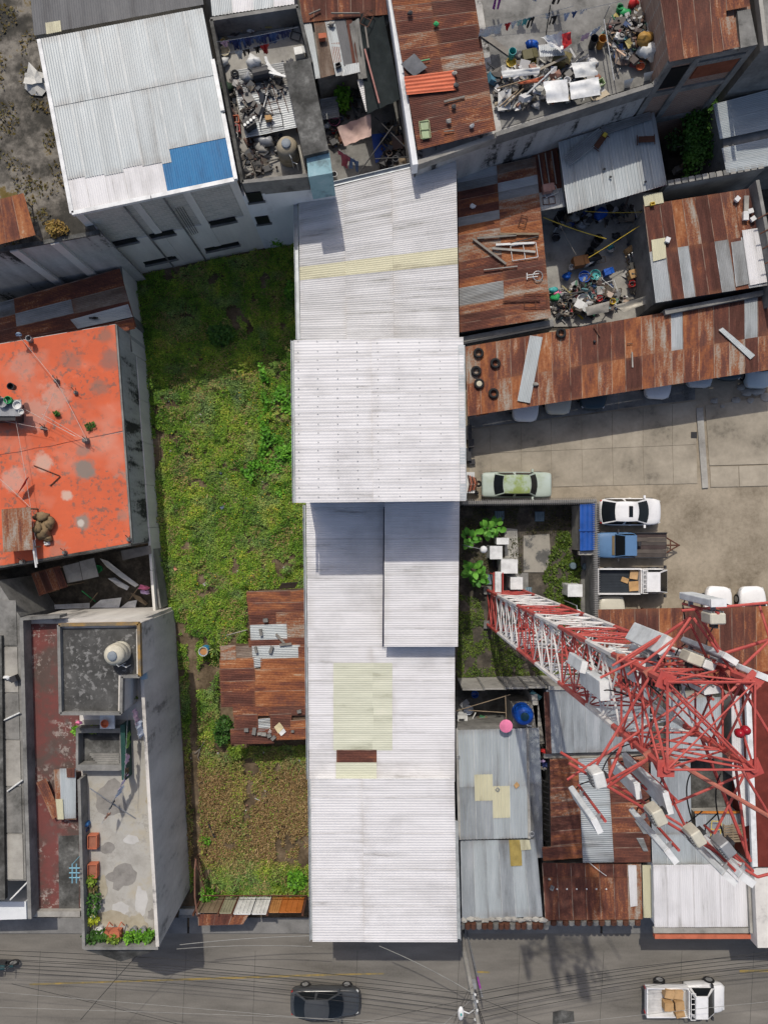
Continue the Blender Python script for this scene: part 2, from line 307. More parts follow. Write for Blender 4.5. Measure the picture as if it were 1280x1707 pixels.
def roof(parent, q, z, us, vs, mf, along='v', pitch=.14, amp=.018, ov=.03, jit=.004, wob=0.):
    """grid of sheets: us, vs are cell edges 0..1 (or counts); mf(i,j) or a string grid gives the material key"""
    zs = [z]*4 if isinstance(z, (int, float)) else list(z)
    if isinstance(us, int): us = [i/us for i in range(us+1)]
    if isinstance(vs, int): vs = [i/vs for i in range(vs+1)]
    us = [u if u in (0, 1) else u+random.uniform(-wob, wob) for u in us]
    for j in range(len(vs)-1):
        for i in range(len(us)-1):
            k = mf(i, j) if callable(mf) else (mf if isinstance(mf, str) else mf[j])[i]
            if k in (' ', None): continue
            u0, u1, v0, v1 = us[i], us[i+1], vs[j], vs[j+1]
            if along == 'v': u1 = min(1, u1+ov*(u1-u0)); v1 = min(1, v1+random.uniform(0, wob)*.6)
            else: v1 = min(1, v1+ov*(v1-v0)); u1 = min(1, u1+random.uniform(0, wob)*.6)
            dz = .012*((i if along == 'v' else j) % 2)+.026*((j if along == 'v' else i) % 2)
            P = [quadpt(q, zs, *t)+Vector((0, 0, dz+random.uniform(-jit, jit))) for t in ((u0, v0), (u1, v0), (u1, v1), (u0, v1))]
            mb = sheet_mesh(P[0], P[1], P[2], P[3], pitch, amp) if along == 'v' else sheet_mesh(P[0], P[3], P[2], P[1], pitch, amp, flip=True)
            obj('roof_sheet', mb, SH[k], parent, True)
def pick(s): return lambda i, j: random.choice(s)
def pp(pts, z): return [W(x, y, z) for x, y in pts]
def block(parent, pts, zt, z0, m, name='wall', zpx=None):
    return obj(name, MB().prism(pp(pts, zpx or zt), z0, zt), m, parent)
def base_of(pts, z):
    P = pp(pts, z); n = len(P); return Vector((sum(p.x for p in P)/n, sum(p.y for p in P)/n, 0))
def parapet(parent, a, b, zt, h, th=.16, m=None, name='parapet', side=0):
    A, B = W(*a, zt), W(*b, zt); d = (B-A); l = d.length; rz = math.atan2(d.y, d.x); c = (A+B)/2; n = Vector((-d.y, d.x, 0)).normalized()*th/2*side
    return obj(name, MB().box((c.x+n.x, c.y+n.y, zt-h/2), (l, th, h), rz), m, parent)
def beam(parent, name, a, b, r, m, n=6):
    return obj(name, MB().tube([a, b], r, n), m, parent)
def wire(name, label, a, b, sag, r, m, group=None, cat='cable', seg=14):
    mb = MB(); a = Vector(a); b = Vector(b); pts = [a.lerp(b, i/seg)-Vector((0, 0, sag*4*(i/seg)*(1-i/seg))) for i in range(seg+1)]
    mb.tube(pts, r, 4); return single(name, label, cat, mb, m, a, group)
def inpoly(x, y, poly):
    c = False; n = len(poly)
    for i in range(n):
        x0, y0 = poly[i]; x1, y1 = poly[i-1]
        if (y0 > y) != (y1 > y) and x < (x1-x0)*(y-y0)/(y1-y0)+x0: c = not c
    return c
def inpoly_np(x, y, poly):
    c = np.zeros(len(x), bool); n = len(poly)
    for i in range(n):
        x0, y0 = poly[i]; x1, y1 = poly[i-1]
        c ^= ((y0 > y) != (y1 > y)) & (x < (x1-x0)*(y-y0)/((y1-y0) or 1e-9)+x0)
    return c
def vnoise(x, y, s, seed=0):
    """smooth value noise in numpy"""
    r = np.random.default_rng(seed).random((64, 64)); x = x/s; y = y/s
    i = np.floor(x).astype(int); j = np.floor(y).astype(int); u = x-i; v = y-j; u = u*u*(3-2*u); v = v*v*(3-2*v)
    g = lambda a, b: r[a % 64, b % 64]
    return (g(i, j)*(1-u)+g(i+1, j)*u)*(1-v)+(g(i, j+1)*(1-u)+g(i+1, j+1)*u)*v
# ================================================================ the setting
def ground_sheet(name, pts, z, m, th=.02, label=None):
    o = obj(name, MB().prism(pp(pts, z), z-th, z), m); tag(o, label, None, None, 'structure'); return o
g = MB(); g.add([(-300, -300, -.06), (300, -300, -.06), (300, 300, -.06), (-300, 300, -.06)], [(0, 1, 2, 3)])
tag(obj('ground', g, mdk), 'dark bare ground between the buildings', kind='structure')
ground_sheet('lot_ground', [(200, 430), (520, 380), (530, 1545), (280, 1545), (225, 900)], 0, msoil, .05, 'bare brown soil of the overgrown lot')
# street
road = ground_sheet('road', [(-700, 1556), (2000, 1556), (2000, 1900), (-700, 1900)], .0, mroad, .05, 'grey concrete street along the bottom')
dark = mat('road_joint', [(0, (.04, .04, .037)), (1, (.09, .088, .08))], 2, 5, .95, fine=.3)
for x in (-60, 62, 190, 305, 420, 590, 760, 860, 1000, 1130, 1250):
    a, b = W(x+6, 1585, .003), W(x+random.uniform(-3, 3), 1740, .003)
    obj('expansion_joint', MB().box((a+b)/2, (.022, (a-b).length, .004), math.atan2((b-a).y, (b-a).x)+math.pi/2), dark, road)
for i, (x0, y0, x1, y1, w) in enumerate(((50, 1641, 300, 1633, .11), (300.5, 1633, 545, 1625, .13), (545.5, 1625, 640, 1623, .1), (792, 1620, 816, 1621, .12), (1232, 1619, 1420, 1616, .16))):
    a, b = W(x0, y0, .004), W(x1, y1, .004); obj('centre_line', MB().box((a+b)/2, ((a-b).length, w, .004), math.atan2((b-a).y, (b-a).x)), yline, road)
# dark repair patch on the road
pt = ground_sheet('road_patch', [(921, 1687), (935, 1684), (956, 1686), (958, 1730), (920, 1732)], .006, mcod, .01, 'dark tar patch on the street')
side = mat('pavement_concrete', [(0, (.1, .1, .095)), (.4, (.17, .167, .16)), (1, (.25, .245, .235))], .8, 7, .9, fine=.3)
for nm, x0, x1 in (('pavement', -700, 312), ('pavement', 316, 520), ('pavement', 523, 770), ('pavement', 774, 1000), ('pavement', 1004, 2000)):
    o = MB().prism(pp([(x0, 1530), (x1, 1530), (x1, 1556), (x0, 1556)], .13), -.05, .13)
    tag(obj(nm, o, side), 'raised concrete pavement edging the street', kind='structure')
# concrete yard of the parking place
yd = ground_sheet('yard_ground', [(760, 560), (1500, 520), (1500, 1080), (996, 1080), (1000, 840), (770, 840)], .0, mdirt, .05, 'trodden dirt and gravel of the parking yard')
xs = [781, 817, 868, 918, 969, 1020, 1071, 1120, 1160]
def yl(x, a, b): return lerp(a, b, (x-781)/(1160-781))
rows = ((716, 668), (757, 741), (815, 806))
for r in range(2):
    for i in range(8):
        x0, x1 = xs[i]+.25, xs[i+1]-.25
        q = [(x0, yl(x0, *rows[r])+.25), (x1, yl(x1, *rows[r])+.25), (x1+(2 if r else 0), yl(x1, *rows[r+1])-.25), (x0+(2 if r else 0), yl(x0, *rows[r+1])-.25)]
        obj('slab', MB().prism(pp(q, .035), -.01, .03+random.uniform(0, .012)), mslab, yd)
for q in ([(782, 690), (900, 672), (900, 700), (782, 714)], [(901, 671), (1030, 655), (1030, 682), (901, 699)], [(1031, 654), (1158, 640), (1158, 666), (1031, 681)]):
    obj('slab', MB().prism(pp(q, .02), -.01, .02), mcog, yd)  # darker concrete band: the carport's shadow put into the slab colour
obj('kerb', MB().prism(pp([(1160, 680), (1171, 679), (1180, 813), (1170, 814)], .1), -.02, .1), mcon, yd)
for q in ([(1175, 676), (1285, 660), (1400, 645), (1400, 770), (1182, 776)], [(1183, 778), (1230, 777), (1231, 811), (1184, 812)], [(1231, 777), (1400, 771), (1400, 806), (1232, 811)]):
    obj('slab', MB().prism(pp(q, .05), -.01, .05), mslab, yd)
obj('drain_grate', MB().box(W(1156, 725, .05), (.38, .38, .04)), pdk, yd)
for i, (x, y, s) in enumerate(((1245, 655, .35), (1262, 650, .5), (1225, 667, .3), (1203, 677, .15), (1275, 662, .4), (1190, 668, .25), (1235, 645, .3), (1250, 668, .25))):
    single('concrete_chunk', ['flat', 'broad', 'jagged', 'tiny', 'cracked', 'small', 'split', 'squarish'][i]+' broken concrete chunk lying among rubble near the yard kerb', 'rubble',
           MB().blob(W(x, y, .05), (s*1.1, s*.8, .1), i, n=7, rough=.3), mcon, W(x, y, 0), 'concrete chunks in the yard')
# ================================================================ vegetation masses
def leaves(name, label, poly, n, size, hfun, cfun, z0=0., flat_=.42, kind='stuff', cat='weeds', parent=None, aspect=(.35, .7)):
    """many small leaf faces over a polygon given in picture coordinates at z0"""
    xs_ = [p[0] for p in poly]; ys_ = [p[1] for p in poly]; x = rng.uniform(min(xs_), max(xs_), n*2); y = rng.uniform(min(ys_), max(ys_), n*2)
    k = inpoly_np(x, y, poly); x = x[k][:n]; y = y[k][:n]; n = len(x)
    hh = hfun(x, y); keep = hh > .02; x = x[keep]; y = y[keep]; hh = hh[keep]; n = len(x)
    kk = (H-z0)/F; wx = (x-NX)*kk; wy = (NY-y)*kk
    t = np.sqrt(rng.random(n)); wz = z0+hh*t
    s = size*rng.uniform(.6, 1.4, n)
    az = rng.uniform(0, 2*np.pi, n); tilt = rng.normal(.25, flat_, n)
    d = np.stack([np.cos(az)*np.cos(tilt), np.sin(az)*np.cos(tilt), np.sin(tilt)], 1); sd = np.stack([-np.sin(az), np.cos(az), rng.normal(0, .35, n)], 1)
    asp = rng.uniform(*aspect, n)
    c = np.stack([wx, wy, wz], 1); L = d*s[:, None]; Wd = sd*(s*asp)[:, None]*.5
    V = np.stack([c, c+L*.5+Wd, c+L, c+L*.5-Wd], 1).reshape(-1, 3)
    col = cfun(x, y, rng.random(n), t)
    me = bpy.data.meshes.new(name); me.vertices.add(4*n); me.vertices.foreach_set('co', V.astype(np.float32).ravel())
    me.loops.add(4*n); me.loops.foreach_set('vertex_index', np.arange(4*n, dtype=np.int32)); me.polygons.add(n)
    me.polygons.foreach_set('loop_start', np.arange(0, 4*n, 4, dtype=np.int32)); me.update(calc_edges=True)
    ca = me.color_attributes.new('Col', 'FLOAT_COLOR', 'CORNER'); cc = np.repeat(np.clip(col, .002, 1), 4, axis=0)
    ca.data.foreach_set('color', np.hstack([cc, np.ones((4*n, 1))]).astype(np.float32).ravel())
    me.materials.append(mleaf); o = bpy.data.objects.new(name, me); COL.objects.link(o)
    tag(o, label, cat if kind != 'part' else None, None, kind if kind != 'part' else None)
    if parent: o.parent = parent; o.location = -wloc(parent)
    return o
def mixc(pal, w):
    """palette (k,3), weights (n,) in 0..1 -> colours by linear interpolation"""
    pal = np.array(pal); p = np.clip(w, 0, .9999)*(len(pal)-1); i = p.astype(int); f = (p-i)[:, None]
    return pal[i]*(1-f)+pal[i+1]*f
LOT = [(228, 462), (500, 405), (512, 850), (514, 980), (412, 982), (414, 1072), (366, 1076), (366, 1185), (388, 1245), (515, 1240), (520, 1492), (345, 1496), (318, 1482), (312, 1300), (296, 1040), (274, 990), (248, 640)]
GREEN = [(.024, .072, .01), (.078, .185, .018), (.155, .29, .028), (.26, .385, .04), (.46, .47, .075)]
def lot_h(x, y):
    h = .05+.6*np.clip(vnoise(x, y, 30, 1)*.3+vnoise(x, y, 13, 2)*.5+vnoise(x, y, 6, 9)*.4-.35, 0, 1)
    h += .45*np.clip((vnoise(x, y, 17, 77)*.7+vnoise(x, y, 7, 78)*.3-.66)*6, 0, 1)
    path = np.abs(x-(322+(y-1080)*.02))                      # trodden path down the west side
    h *= np.where((y > 1060) & (path < 3+7*vnoise(x, y, 12, 8)), .0, 1)
    h *= np.where(vnoise(x, y, 26, 5)*.65+vnoise(x, y, 8, 6)*.35 < .27, .0, 1)   # bare spots
    h *= np.where(((x-345)/13)**2+((y-1125)/24)**2 < 1, .0, 1)
    h *= np.where(((x-507)/11)**2+((y-1427)/18)**2 < 1, .0, 1)
    return h
def lot_c(x, y, r, t):
    dry = np.clip((y-1200)/90, 0, 1)*np.clip(.65+vnoise(x, y, 45, 11)*.6-np.clip((y-1425)/45, 0, 1)*.95, 0, 1)
    k = vnoise(x, y, 30, 3)*.45+vnoise(x, y, 11, 4)*.35+vnoise(x, y, 5, 7)*.2
    c = mixc(GREEN, np.clip(k*1.1-.02+(r-.5)*.5, 0, 1))
    grey = np.clip(vnoise(x, y, 22, 21)*1.6-.8, 0, 1)[:, None]*.55
    c = c*(1-grey)+np.array((.22, .26, .17))*grey*(.6+.8*r[:, None])
    db = mixc([(.13, .08, .032), (.27, .175, .075), (.4, .28, .135)], r)
    w = (np.clip(dry*1.15, 0, 1)*(rng.random(len(x)) < .25+.7*dry))[:, None]
    w = np.maximum(w, ((vnoise(x, y, 17, 31) > .7) & (r > .6))[:, None]*.8)
    c = c*(1-w)+db*w
    fl = (rng.random(len(x)) < .016*(vnoise(x, y, 40, 14) > .48)*(y > 560)*(y < 1120)) & (t > .5)
    c[fl] = np.array((.62, .42, .03))
    return c
leaves('lot_weeds', 'knee-high green weeds and dry grass covering the vacant lot', LOT, 220000, .095, lot_h, lot_c)
def blade_c(x, y, r, t):
    d = np.clip((y-1190)/110, 0, 1)*np.clip(1.3-np.clip((y-1420)/50, 0, 1), 0, 1)*.9; w = (rng.random(len(x)) < .12+.7*d)[:, None]
    return mixc([(.06, .15, .015), (.16, .3, .03), (.3, .42, .06)], r)*(1-w)+mixc([(.2, .14, .06), (.4, .29, .13), (.55, .43, .22)], r)*w
leaves('tall_grass', 'thin upright grass blades standing above the lot weeds', LOT, 26000, .3, lambda x, y: np.where(lot_h(x, y) > .08, .12+.3*np.clip(vnoise(x, y, 24, 91)*1.4-.5, 0, 1), 0), blade_c, flat_=.7, aspect=(.05, .11), cat='grass')
# broad leaved creeper against the warehouse
def cr_h(x, y): return .15+.55*np.clip(vnoise(x, y, 20, 41)*.75+vnoise(x, y, 8, 42)*.5-.42, 0, .7)*(1.4)
def cr_c(x, y, r, t): return mixc([(.03, .11, .01), (.075, .23, .018), (.13, .34, .03), (.18, .4, .04)], np.clip(r*.6+vnoise(x, y, 14, 44)*.5-.05, 0, 1))
CREEP = [(432, 590), (445, 625), (455, 660), (470, 640), (488, 645), (492, 835), (470, 830), (452, 800), (420, 805), (405, 785), (432, 760), (440, 715), (425, 690), (440, 660)]
leaves('creeper', 'bright green broad-leaved creeper sprawling beside the raised roof', CREEP, 4200, .17, lambda x, y: np.where(vnoise(x, y, 15, 47)*.6+vnoise(x, y, 6, 48)*.4 > .47, .12+cr_h(x, y), 0.), cr_c, aspect=(.6, .95), cat='creeper')
# shrubs of the lot
def shrub(name, label, px, py, rx, ry, h, n, size, pal, z0=0., cat='shrub', asp=(.5, .9)):
    loc = W(px, py, z0); t = thing(name, label, cat, loc)
    st = MB()
    for k in range(4):
        a = random.uniform(0, 6.28); st.tube([loc, loc+Vector((math.cos(a)*rx*.3, math.sin(a)*ry*.3, h*.7))], .03, 5, r2=.01)
    obj('stem', st, pwd, t)
    k = F/(H-z0); poly = [(px+rx*k*math.cos(a)*random.uniform(.75, 1.1), py+ry*k*math.sin(a)*random.uniform(.75, 1.1)) for a in np.linspace(0, 6.1, 14)]
    leaves('foliage', None, poly, n, size, lambda x, y: h*(.35+.65*np.sqrt(np.clip(1-((x-px)/(rx*k))**2-((y-py)/(ry*k))**2, 0.05, 1))*(.6+.7*vnoise(x, y, 8, int(px)))),
           lambda x, y, r, tt: mixc(pal, np.clip(r*.7+vnoise(x, y, 7, int(py))*.45-.1, 0, 1)), z0=z0, kind='part', parent=t, aspect=asp)
    return t
BR = [(.03, .09, .01), (.075, .21, .016), (.14, .34, .026), (.2, .4, .04)]; DG = [(.018, .05, .01), (.04, .11, .016), (.075, .18, .025)]; YG = [(.07, .13, .015), (.15, .23, .026), (.25, .33, .04)]
shrub('shrub', 'bright green shrub at the corner of the vacant lot by the warehouse front', 498, 1462, .6, .75, .9, 420, .2, BR)
shrub('shrub', 'small green bush growing in front of the lot gate', 468, 1478, .5, .35, .6, 300, .14, YG)
shrub('shrub', 'dark green bush tucked against the rusty shed corner', 375, 1215, .55, .95, 1.1, 480, .17, DG)
shrub('shrub', 'yellowish bush under the low edge of the rusty shed', 398, 1250, .7, .4, .8, 360, .14, YG)
shrub('shrub', 'bright fern-like bush in the shaded end of the lot beside the gutter', 487, 488, .35, .6, .9, 260, .17, BR)
shrub('shrub', 'leafy sapling at the foot of the pale block building', 463, 404, .45, .4, 1.2, 200, .26, BR)
shrub('shrub', 'dark bushy plant in the middle of the shaded lot', 370, 560, .9, .7, .8, 520, .18, DG)
shrub('shrub', 'tall weed clump leaning over the lot gate', 352, 1490, .55, .6, 1.0, 420, .15, BR)
shrub('shrub', 'light green weed clump beside the lot path', 343, 1400, .35, .4, .5, 200, .14, BR)
# ================================================================ the warehouse with white sheet roofs
wh = thing('warehouse_building', 'long warehouse with stepped white corrugated roofs between the lot and the street', 'building', W(640, 900))
Z1, Z2, Z3, Z4, Z5 = 5.6, 10.5, 5.5, 6.5, 6.2
def inset(q, d=5):
    cx = sum(p[0] for p in q)/len(q); cy = sum(p[1] for p in q)/len(q); return [(p[0]-d*np.sign(p[0]-cx), p[1]-d*np.sign(p[1]-cy)) for p in q]
q1 = [(498, 327), (760, 262), (765, 566), (501, 566)]; q2 = [(490, 567), (772, 562), (776, 835), (493, 838)]
q3 = [(510, 800), (762, 800), (757, 1302), (516, 1302)]; q4 = [(641, 815), (766, 812), (763, 1078), (640, 1078)]; q5 = [(518, 1298), (757, 1298), (762, 1570), (521, 1570)]
for q, z, zb in ((q1, Z1, 0), (q2, Z2, 0), (q3, Z3, 0), (q4, Z4, 5.3), (q5, Z5, 0)):
    block(wh, inset(q, 6), z-.12, zb, mwht if z > 6 else mwpl)
def m1(i, j): return 'v' if j < 5 or j > 5 else 'y'
roof(wh, q1, Z1, [0, .29, .59, 1], [0, .11, .2, .3, .4, .495, .585, .67, .755, .84, .92, 1], lambda i, j: 'y' if j == 5 else 'v', 'u', .125, .011, .02)
roof(wh, q2, Z2, [0, .457, 1], 9, lambda i, j: 'w', 'u', .15, .0075, .02)
v3 = [0, .07]+[.07+.93*i/15 for i in range(1, 16)]
def m3(i, j):
    y = 800+502*v3[j]
    return 'w'
# sheets of the low roof, with the fibreglass lights and one rusted sheet in their own rows
ys3 = [800, 838, 868, 898, 928, 958, 988, 1018, 1048, 1078, 1105, 1134, 1163, 1192, 1221, 1250, 1270, 1302]
for j in range(len(ys3)-1):
    y0, y1 = ys3[j], ys3[j+1]; xl = lerp(510, 516, (y0-800)/502); xr = 642 if y1 <= 1078 else lerp(757.5, 757, (y0-800)/502)
    cuts = [(xl, xr, 'w')] if y1 <= 1078 else [(xl, 620, 'w'), (620, xr, 'w')]
    if 1105 <= y0 < 1250: cuts = [(xl, 556, 'w'), (556, 622, 'g'), (621, 653, 'g'), (653, xr, 'w')]
    elif y0 == 1250: cuts = [(xl, 561, 'w'), (561, 627, 'r'), (627, xr, 'w')]
    elif y0 == 1270: cuts = [(xl, 560, 'w'), (560, 627, 'g'), (627, xr, 'w')]
    for i, (a, b, k) in enumerate(cuts):
        sheet(wh, [(a, y0), (b+.8, y0), (b+.8, y1+1), (a, y1+1)], Z3, k, 'u', .13, .01, dz=.012*(j % 2)+(.03 if k != 'w' else .014*(i % 2)), jit=.003)
roof(wh, q4, Z4, 1, [0, .09]+[.09+.91*i/8 for i in range(1, 9)], lambda i, j: 'w', 'u', .13, .01, .02)
roof(wh, q5, Z5, [0, .36, 1], 9, lambda i, j: 'w', 'u', .14, .012, .02)
# fixing screws in rows on the raised roof
for cx in (497, 529, 562, 595, 629, 664, 699, 733):
    mb = MB(); n = 18
    for k in range(n):
        p = W(cx+random.uniform(-.6, .6)+k*.12, 570+k*15.2+random.uniform(-2, 2), Z2+.04); mb.box(p, (.04, .04, .03))
    tag(obj('screw_row', mb, pgr, wh), kind='stuff')
# gutters, flashings and the gap between the two low roofs
def gutter(a, b, z, w=.22, h=.16, m=gutm, name='gutter'):
    A, B = W(*a, z), W(*b, z); d = B-A; rz = math.atan2(d.y, d.x); l = d.length; c = (A+B)/2; u = Vector((-math.sin(rz), math.cos(rz), 0)); mb = MB()
    mb.box(c-Vector((0, 0, h)), (l, w, .02), rz); mb.box(c+u*w/2-Vector((0, 0, h/2)), (l, .02, h), rz); mb.box(c-u*w/2-Vector((0, 0, h/2)), (l, .02, h), rz)
    return obj(name, mb, m, wh)
gutter((492, 322), (497, 565), Z1-.05); gutter((487, 567), (490, 838), Z2-.05, .12); gutter((507, 842), (513, 1300), Z3-.05, .12); gutter((516, 1300), (519, 1569), Z5-.05, .16)
gutter((497, 320), (700, 272), Z1+.02, .25); gutter((760, 1370), (765, 1568), Z5-.05, .18); gutter((641, 845), (639, 1078), Z3+.35, .1, .3, navy, 'flashing')
gutter((769, 575), (772, 834), Z2+.06, .3, .04, gutm, 'flashing')
# ================================================================ building with zinc and blue roof
A = thing('block_building', 'tall grey block building with pale zinc roof and a blue corner', 'building', base_of([(65, 65), (338, 13), (393, 298), (120, 355)], 9.2))
qa = [(65, 65), (338, 13), (393, 298), (120, 355)]
block(A, [(68, 68), (336, 17), (390, 296), (122, 352)], 9.05, 0, mblk)
ua = [0, .117, .234, .351, .468, .586, .64, .76, .88, 1]
for i in range(9):
    u0, u1 = ua[i], ua[i+1]+.004
    v_ = .745 if i > 5 else .8+.01*(i % 3)
    for j, (v0, v1, k) in enumerate([(0, .38, 'p'), (.38, v_, 'p'), (v_, 1, 'B' if i > 4 else 'w')]):
        f = lambda u, v: (lerp(lerp(qa[0][0], qa[1][0], u), lerp(qa[3][0], qa[2][0], u), v), lerp(lerp(qa[0][1], qa[1][1], u), lerp(qa[3][1], qa[2][1], u), v))
        sheet(A, [f(u0, v0), f(min(1, u1), v0), f(min(1, u1), min(1, v1+.012)), f(u0, min(1, v1+.012))], 9.2, k, 'v', .12, .012, dz=.01*(i % 2)-.02*j+.04, jit=.003)
f = lambda u, v: (lerp(lerp(qa[0][0], qa[1][0], u), lerp(qa[3][0], qa[2][0], u), v), lerp(lerp(qa[0][1], qa[1][1], u), lerp(qa[3][1], qa[2][1], u), v))
for a, b in ((f(0, 0), f(0, 1)), (f(0, 1), f(.48, 1)), (f(.485, 1), f(.99, 1)), (f(1, 1), f(1, .62)), (f(1, .6), f(1, .3))): parapet(A, a, b, 9.3, .2, .2, pw, 'edge_trim')
SA, SB = W(122, 352, 9.05), W(390, 296, 9.05)
dirA = (SB-SA).normalized(); outA = Vector((dirA.y, -dirA.x, 0))
# lower plaster band, columns and slot windows on the wall that faces the lot
c = (SA+SB)/2; rzA = math.atan2(dirA.y, dirA.x); LA = (SB-SA).length
obj('plaster_band', MB().box((c.x+outA.x*.03, c.y+outA.y*.03, 2.4), (LA, .06, 4.8), rzA), mwpl, A)
for t in (0.02, .37, .69, .985):
    p = SA.lerp(SB, t); obj('column', MB().box((p.x+outA.x*.04, p.y+outA.y*.04, 4.5), (.4, .1, 8.9), rzA), mwpl, A)
for x0, y0, x1, y1 in ((186, 407, 229, 399), (250, 394, 291, 386), (350, 373, 393, 364), (241, 439, 294, 428), (343, 417, 398, 404)):
    a = onwall(x0, y0, SA+outA*.06, SB+outA*.06); b = onwall(x1, y1, SA+outA*.06, SB+outA*.06); m = (a+b)/2+outA*.012
    w = obj('window', MB().box((m.x, m.y, m.z), ((b-a).length, .05, .42), rzA), winm, A)
    obj('sill', MB().box((m.x+outA.x*.05, m.y+outA.y*.05, m.z-.27), ((b-a).length+.1, .14, .07), rzA), mcog, w)
for t_ in (.55, .3): p = SA.lerp(SB, t_)+outA*.12; obj('drain_pipe', MB().tube([(p.x, p.y, .1), (p.x, p.y, 8.8)], .05, 6), mcog, A)
for t_ in (.57, .585, .6, .615): p = SA.lerp(SB, t_)+outA*.1; obj('hanging_cable', MB().tube([(p.x, p.y, 2.2+3*t_), (p.x+.05, p.y, 7.4)], .018, 4), pdk, A)
# dark roof behind it
A2 = thing('grey_roof_house', 'house with dark grey sheet roof behind the zinc roofed building', 'building', base_of([(40, -120), (318, -160), (338, 10), (58, 62)], 8.4))
block(A2, [(40, -120), (318, -160), (335, 8), (60, 58)], 8.2, 0, mcog)
SH['q'] = mat('slate_sheet', [(0, (.05, .05, .055)), (.4, (.085, .088, .095)), (1, (.13, .133, .14))], 1, 5, .6, 'UV', (1.5, .3, 1), .2, 4, .2, .3); 
roof(A2, [(40, -120), (318, -160), (340, 8), (58, 60)], 8.4, 9, 2, lambda i, j: 'q', 'v', .12, .012)
sheet(A2, [(76, 38), (101, 34), (103, 52), (78, 57)], 8.47, 'y', 'v', .12, .012)
# ================================================================ mossy flat roof and the walls at the upper left
ms = [(-120, -60), (52, -60), (62, 60), (128, 330), (168, 388), (-120, 440)]
MR = thing('mossy_roof_house', 'house with blackened mossy flat roof and stained boundary wall', 'building', base_of(ms, 7.4))
block(MR, ms, 7.4, 0, mwst); o = obj('roof_slab', MB().prism(pp([(-120, -60), (50, -60), (60, 62), (126, 332), (164, 386), (-120, 436)], 7.42), 7.39, 7.42), mmos, MR)
a, b = W(-120, 440, 7.4), W(168, 388, 7.4); d = (b-a).normalized(); ou = Vector((d.y, -d.x, 0)); rz = math.atan2(d.y, d.x)
for px, py in ((92, 402), (24, 414)):
    p = W(px, py, 7.4); obj('pilaster', MB().box((p.x+ou.x*.08, p.y+ou.y*.08, 3.7), (.45, .2, 7.5), rz), mwpl, MR)
c = (a+b)/2; obj('coping', MB().box((c.x, c.y, 7.46), ((b-a).length, .22, .12), rz), mcod, MR)
leaves('moss', None, ms, 5000, .16, lambda x, y: .25*np.clip(vnoise(x, y, 20, 61)*1.6-.85, 0, 1), lambda x, y, r, t: mixc([(.05, .04, .012), (.13, .09, .02), (.09, .085, .02)], r), z0=7.42, kind='part', parent=MR)
rs = thing('rust_canopy', 'orange rust sheet canopy on the mossy roof', 'canopy', base_of([(-40, 340), (40, 322), (60, 392), (-40, 420)], 7.5))
roof(rs, [(-40, 342), (40, 322), (60, 392), (-40, 418)], 8.6, 4, 1, 'oooo', 'v', .12, .014)
for px, py in ((36, 330), (55, 388), (-20, 345)): p = W(px, py, 8.55); beam(rs, 'post', (p.x, p.y, 7.42), p, .05, pwd)
single('plastic_sheet', 'crumpled clear plastic sheet caught on the mossy roof edge', 'plastic', MB().blob(W(60, 133, 7.6), (.55, .5, .16), 3, n=10, rough=.7), flat('clear_plastic', (.4, .4, .38), .4), W(60, 133, 7.42))
shrub('shrub', 'dry yellow bush growing on the mossy roof corner', 98, 385, .6, .45, .6, 380, .13, [(.12, .07, .02), (.25, .16, .04), (.3, .22, .05)], 7.4)
# low dark rust roof and boundary wall
qd = [(-60, 522), (200, 447), (228, 545), (-60, 600)]
LR = thing('lean_to_roof', 'dark rusted lean-to roof behind the orange house', 'roof', base_of(qd, 3))
block(LR, inset(qd, 10), 2.7, 0, mcog)
roof(LR, qd, 2.95, [0, .33, .66, 1], [0, .3, .55, .8, 1], ['drr', 'rdb', 'rrr', 'rrr'], 'u', .1, .014, wob=.01)
sheet(LR, [(118, 533), (214, 507), (222, 528), (130, 548)], 3.05, 'p', 'u', .1, .014); sheet(LR, [(192, 537), (222, 530), (226, 548), (204, 553)], 3.04, 'o', 'u', .1, .014)
single('bird', 'black bird perched on the pale sheet of the lean-to', 'bird', MB().blob(W(158, 530, 3.22), (.16, .09, .1), 2, n=8, rough=.1).blob(W(163, 530, 3.3), (.06, .05, .055), 1, n=6, rough=.05).box(W(152, 530, 3.2), (.22, .09, .03)), pbk, W(158, 530, 3.07))
BW = thing('boundary_wall', 'pale plastered boundary wall along the shaded end of the lot', 'wall', W(240, 540))
a, b = W(228, 462, 0), W(246, 604, 0); c = (a+b)/2; rz = math.atan2((b-a).y, (b-a).x)
obj('wall', MB().box((c.x-.1, c.y, 1.35), ((b-a).length, .18, 2.7), rz), mwpl, BW)
obj('coping', MB().box((c.x-.1, c.y, 2.74), ((b-a).length, .24, .09), rz), mcog, BW)
BW2 = thing('boundary_wall', 'low weathered boundary wall under the orange house beside the green lot', 'wall', W(262, 800))
a, b = W(246, 606, 0), W(277, 1016, 0); n = 6
for i in range(n):
    p, q = a.lerp(b, i/n), a.lerp(b, (i+.99)/n); c = (p+q)/2; hgt = 1.9+.05*(i % 2); obj('wall_panel', MB().box((c.x-.09, c.y, hgt/2), ((q-p).length, .16, hgt), math.atan2((q-p).y, (q-p).x)), mwpl, BW2)
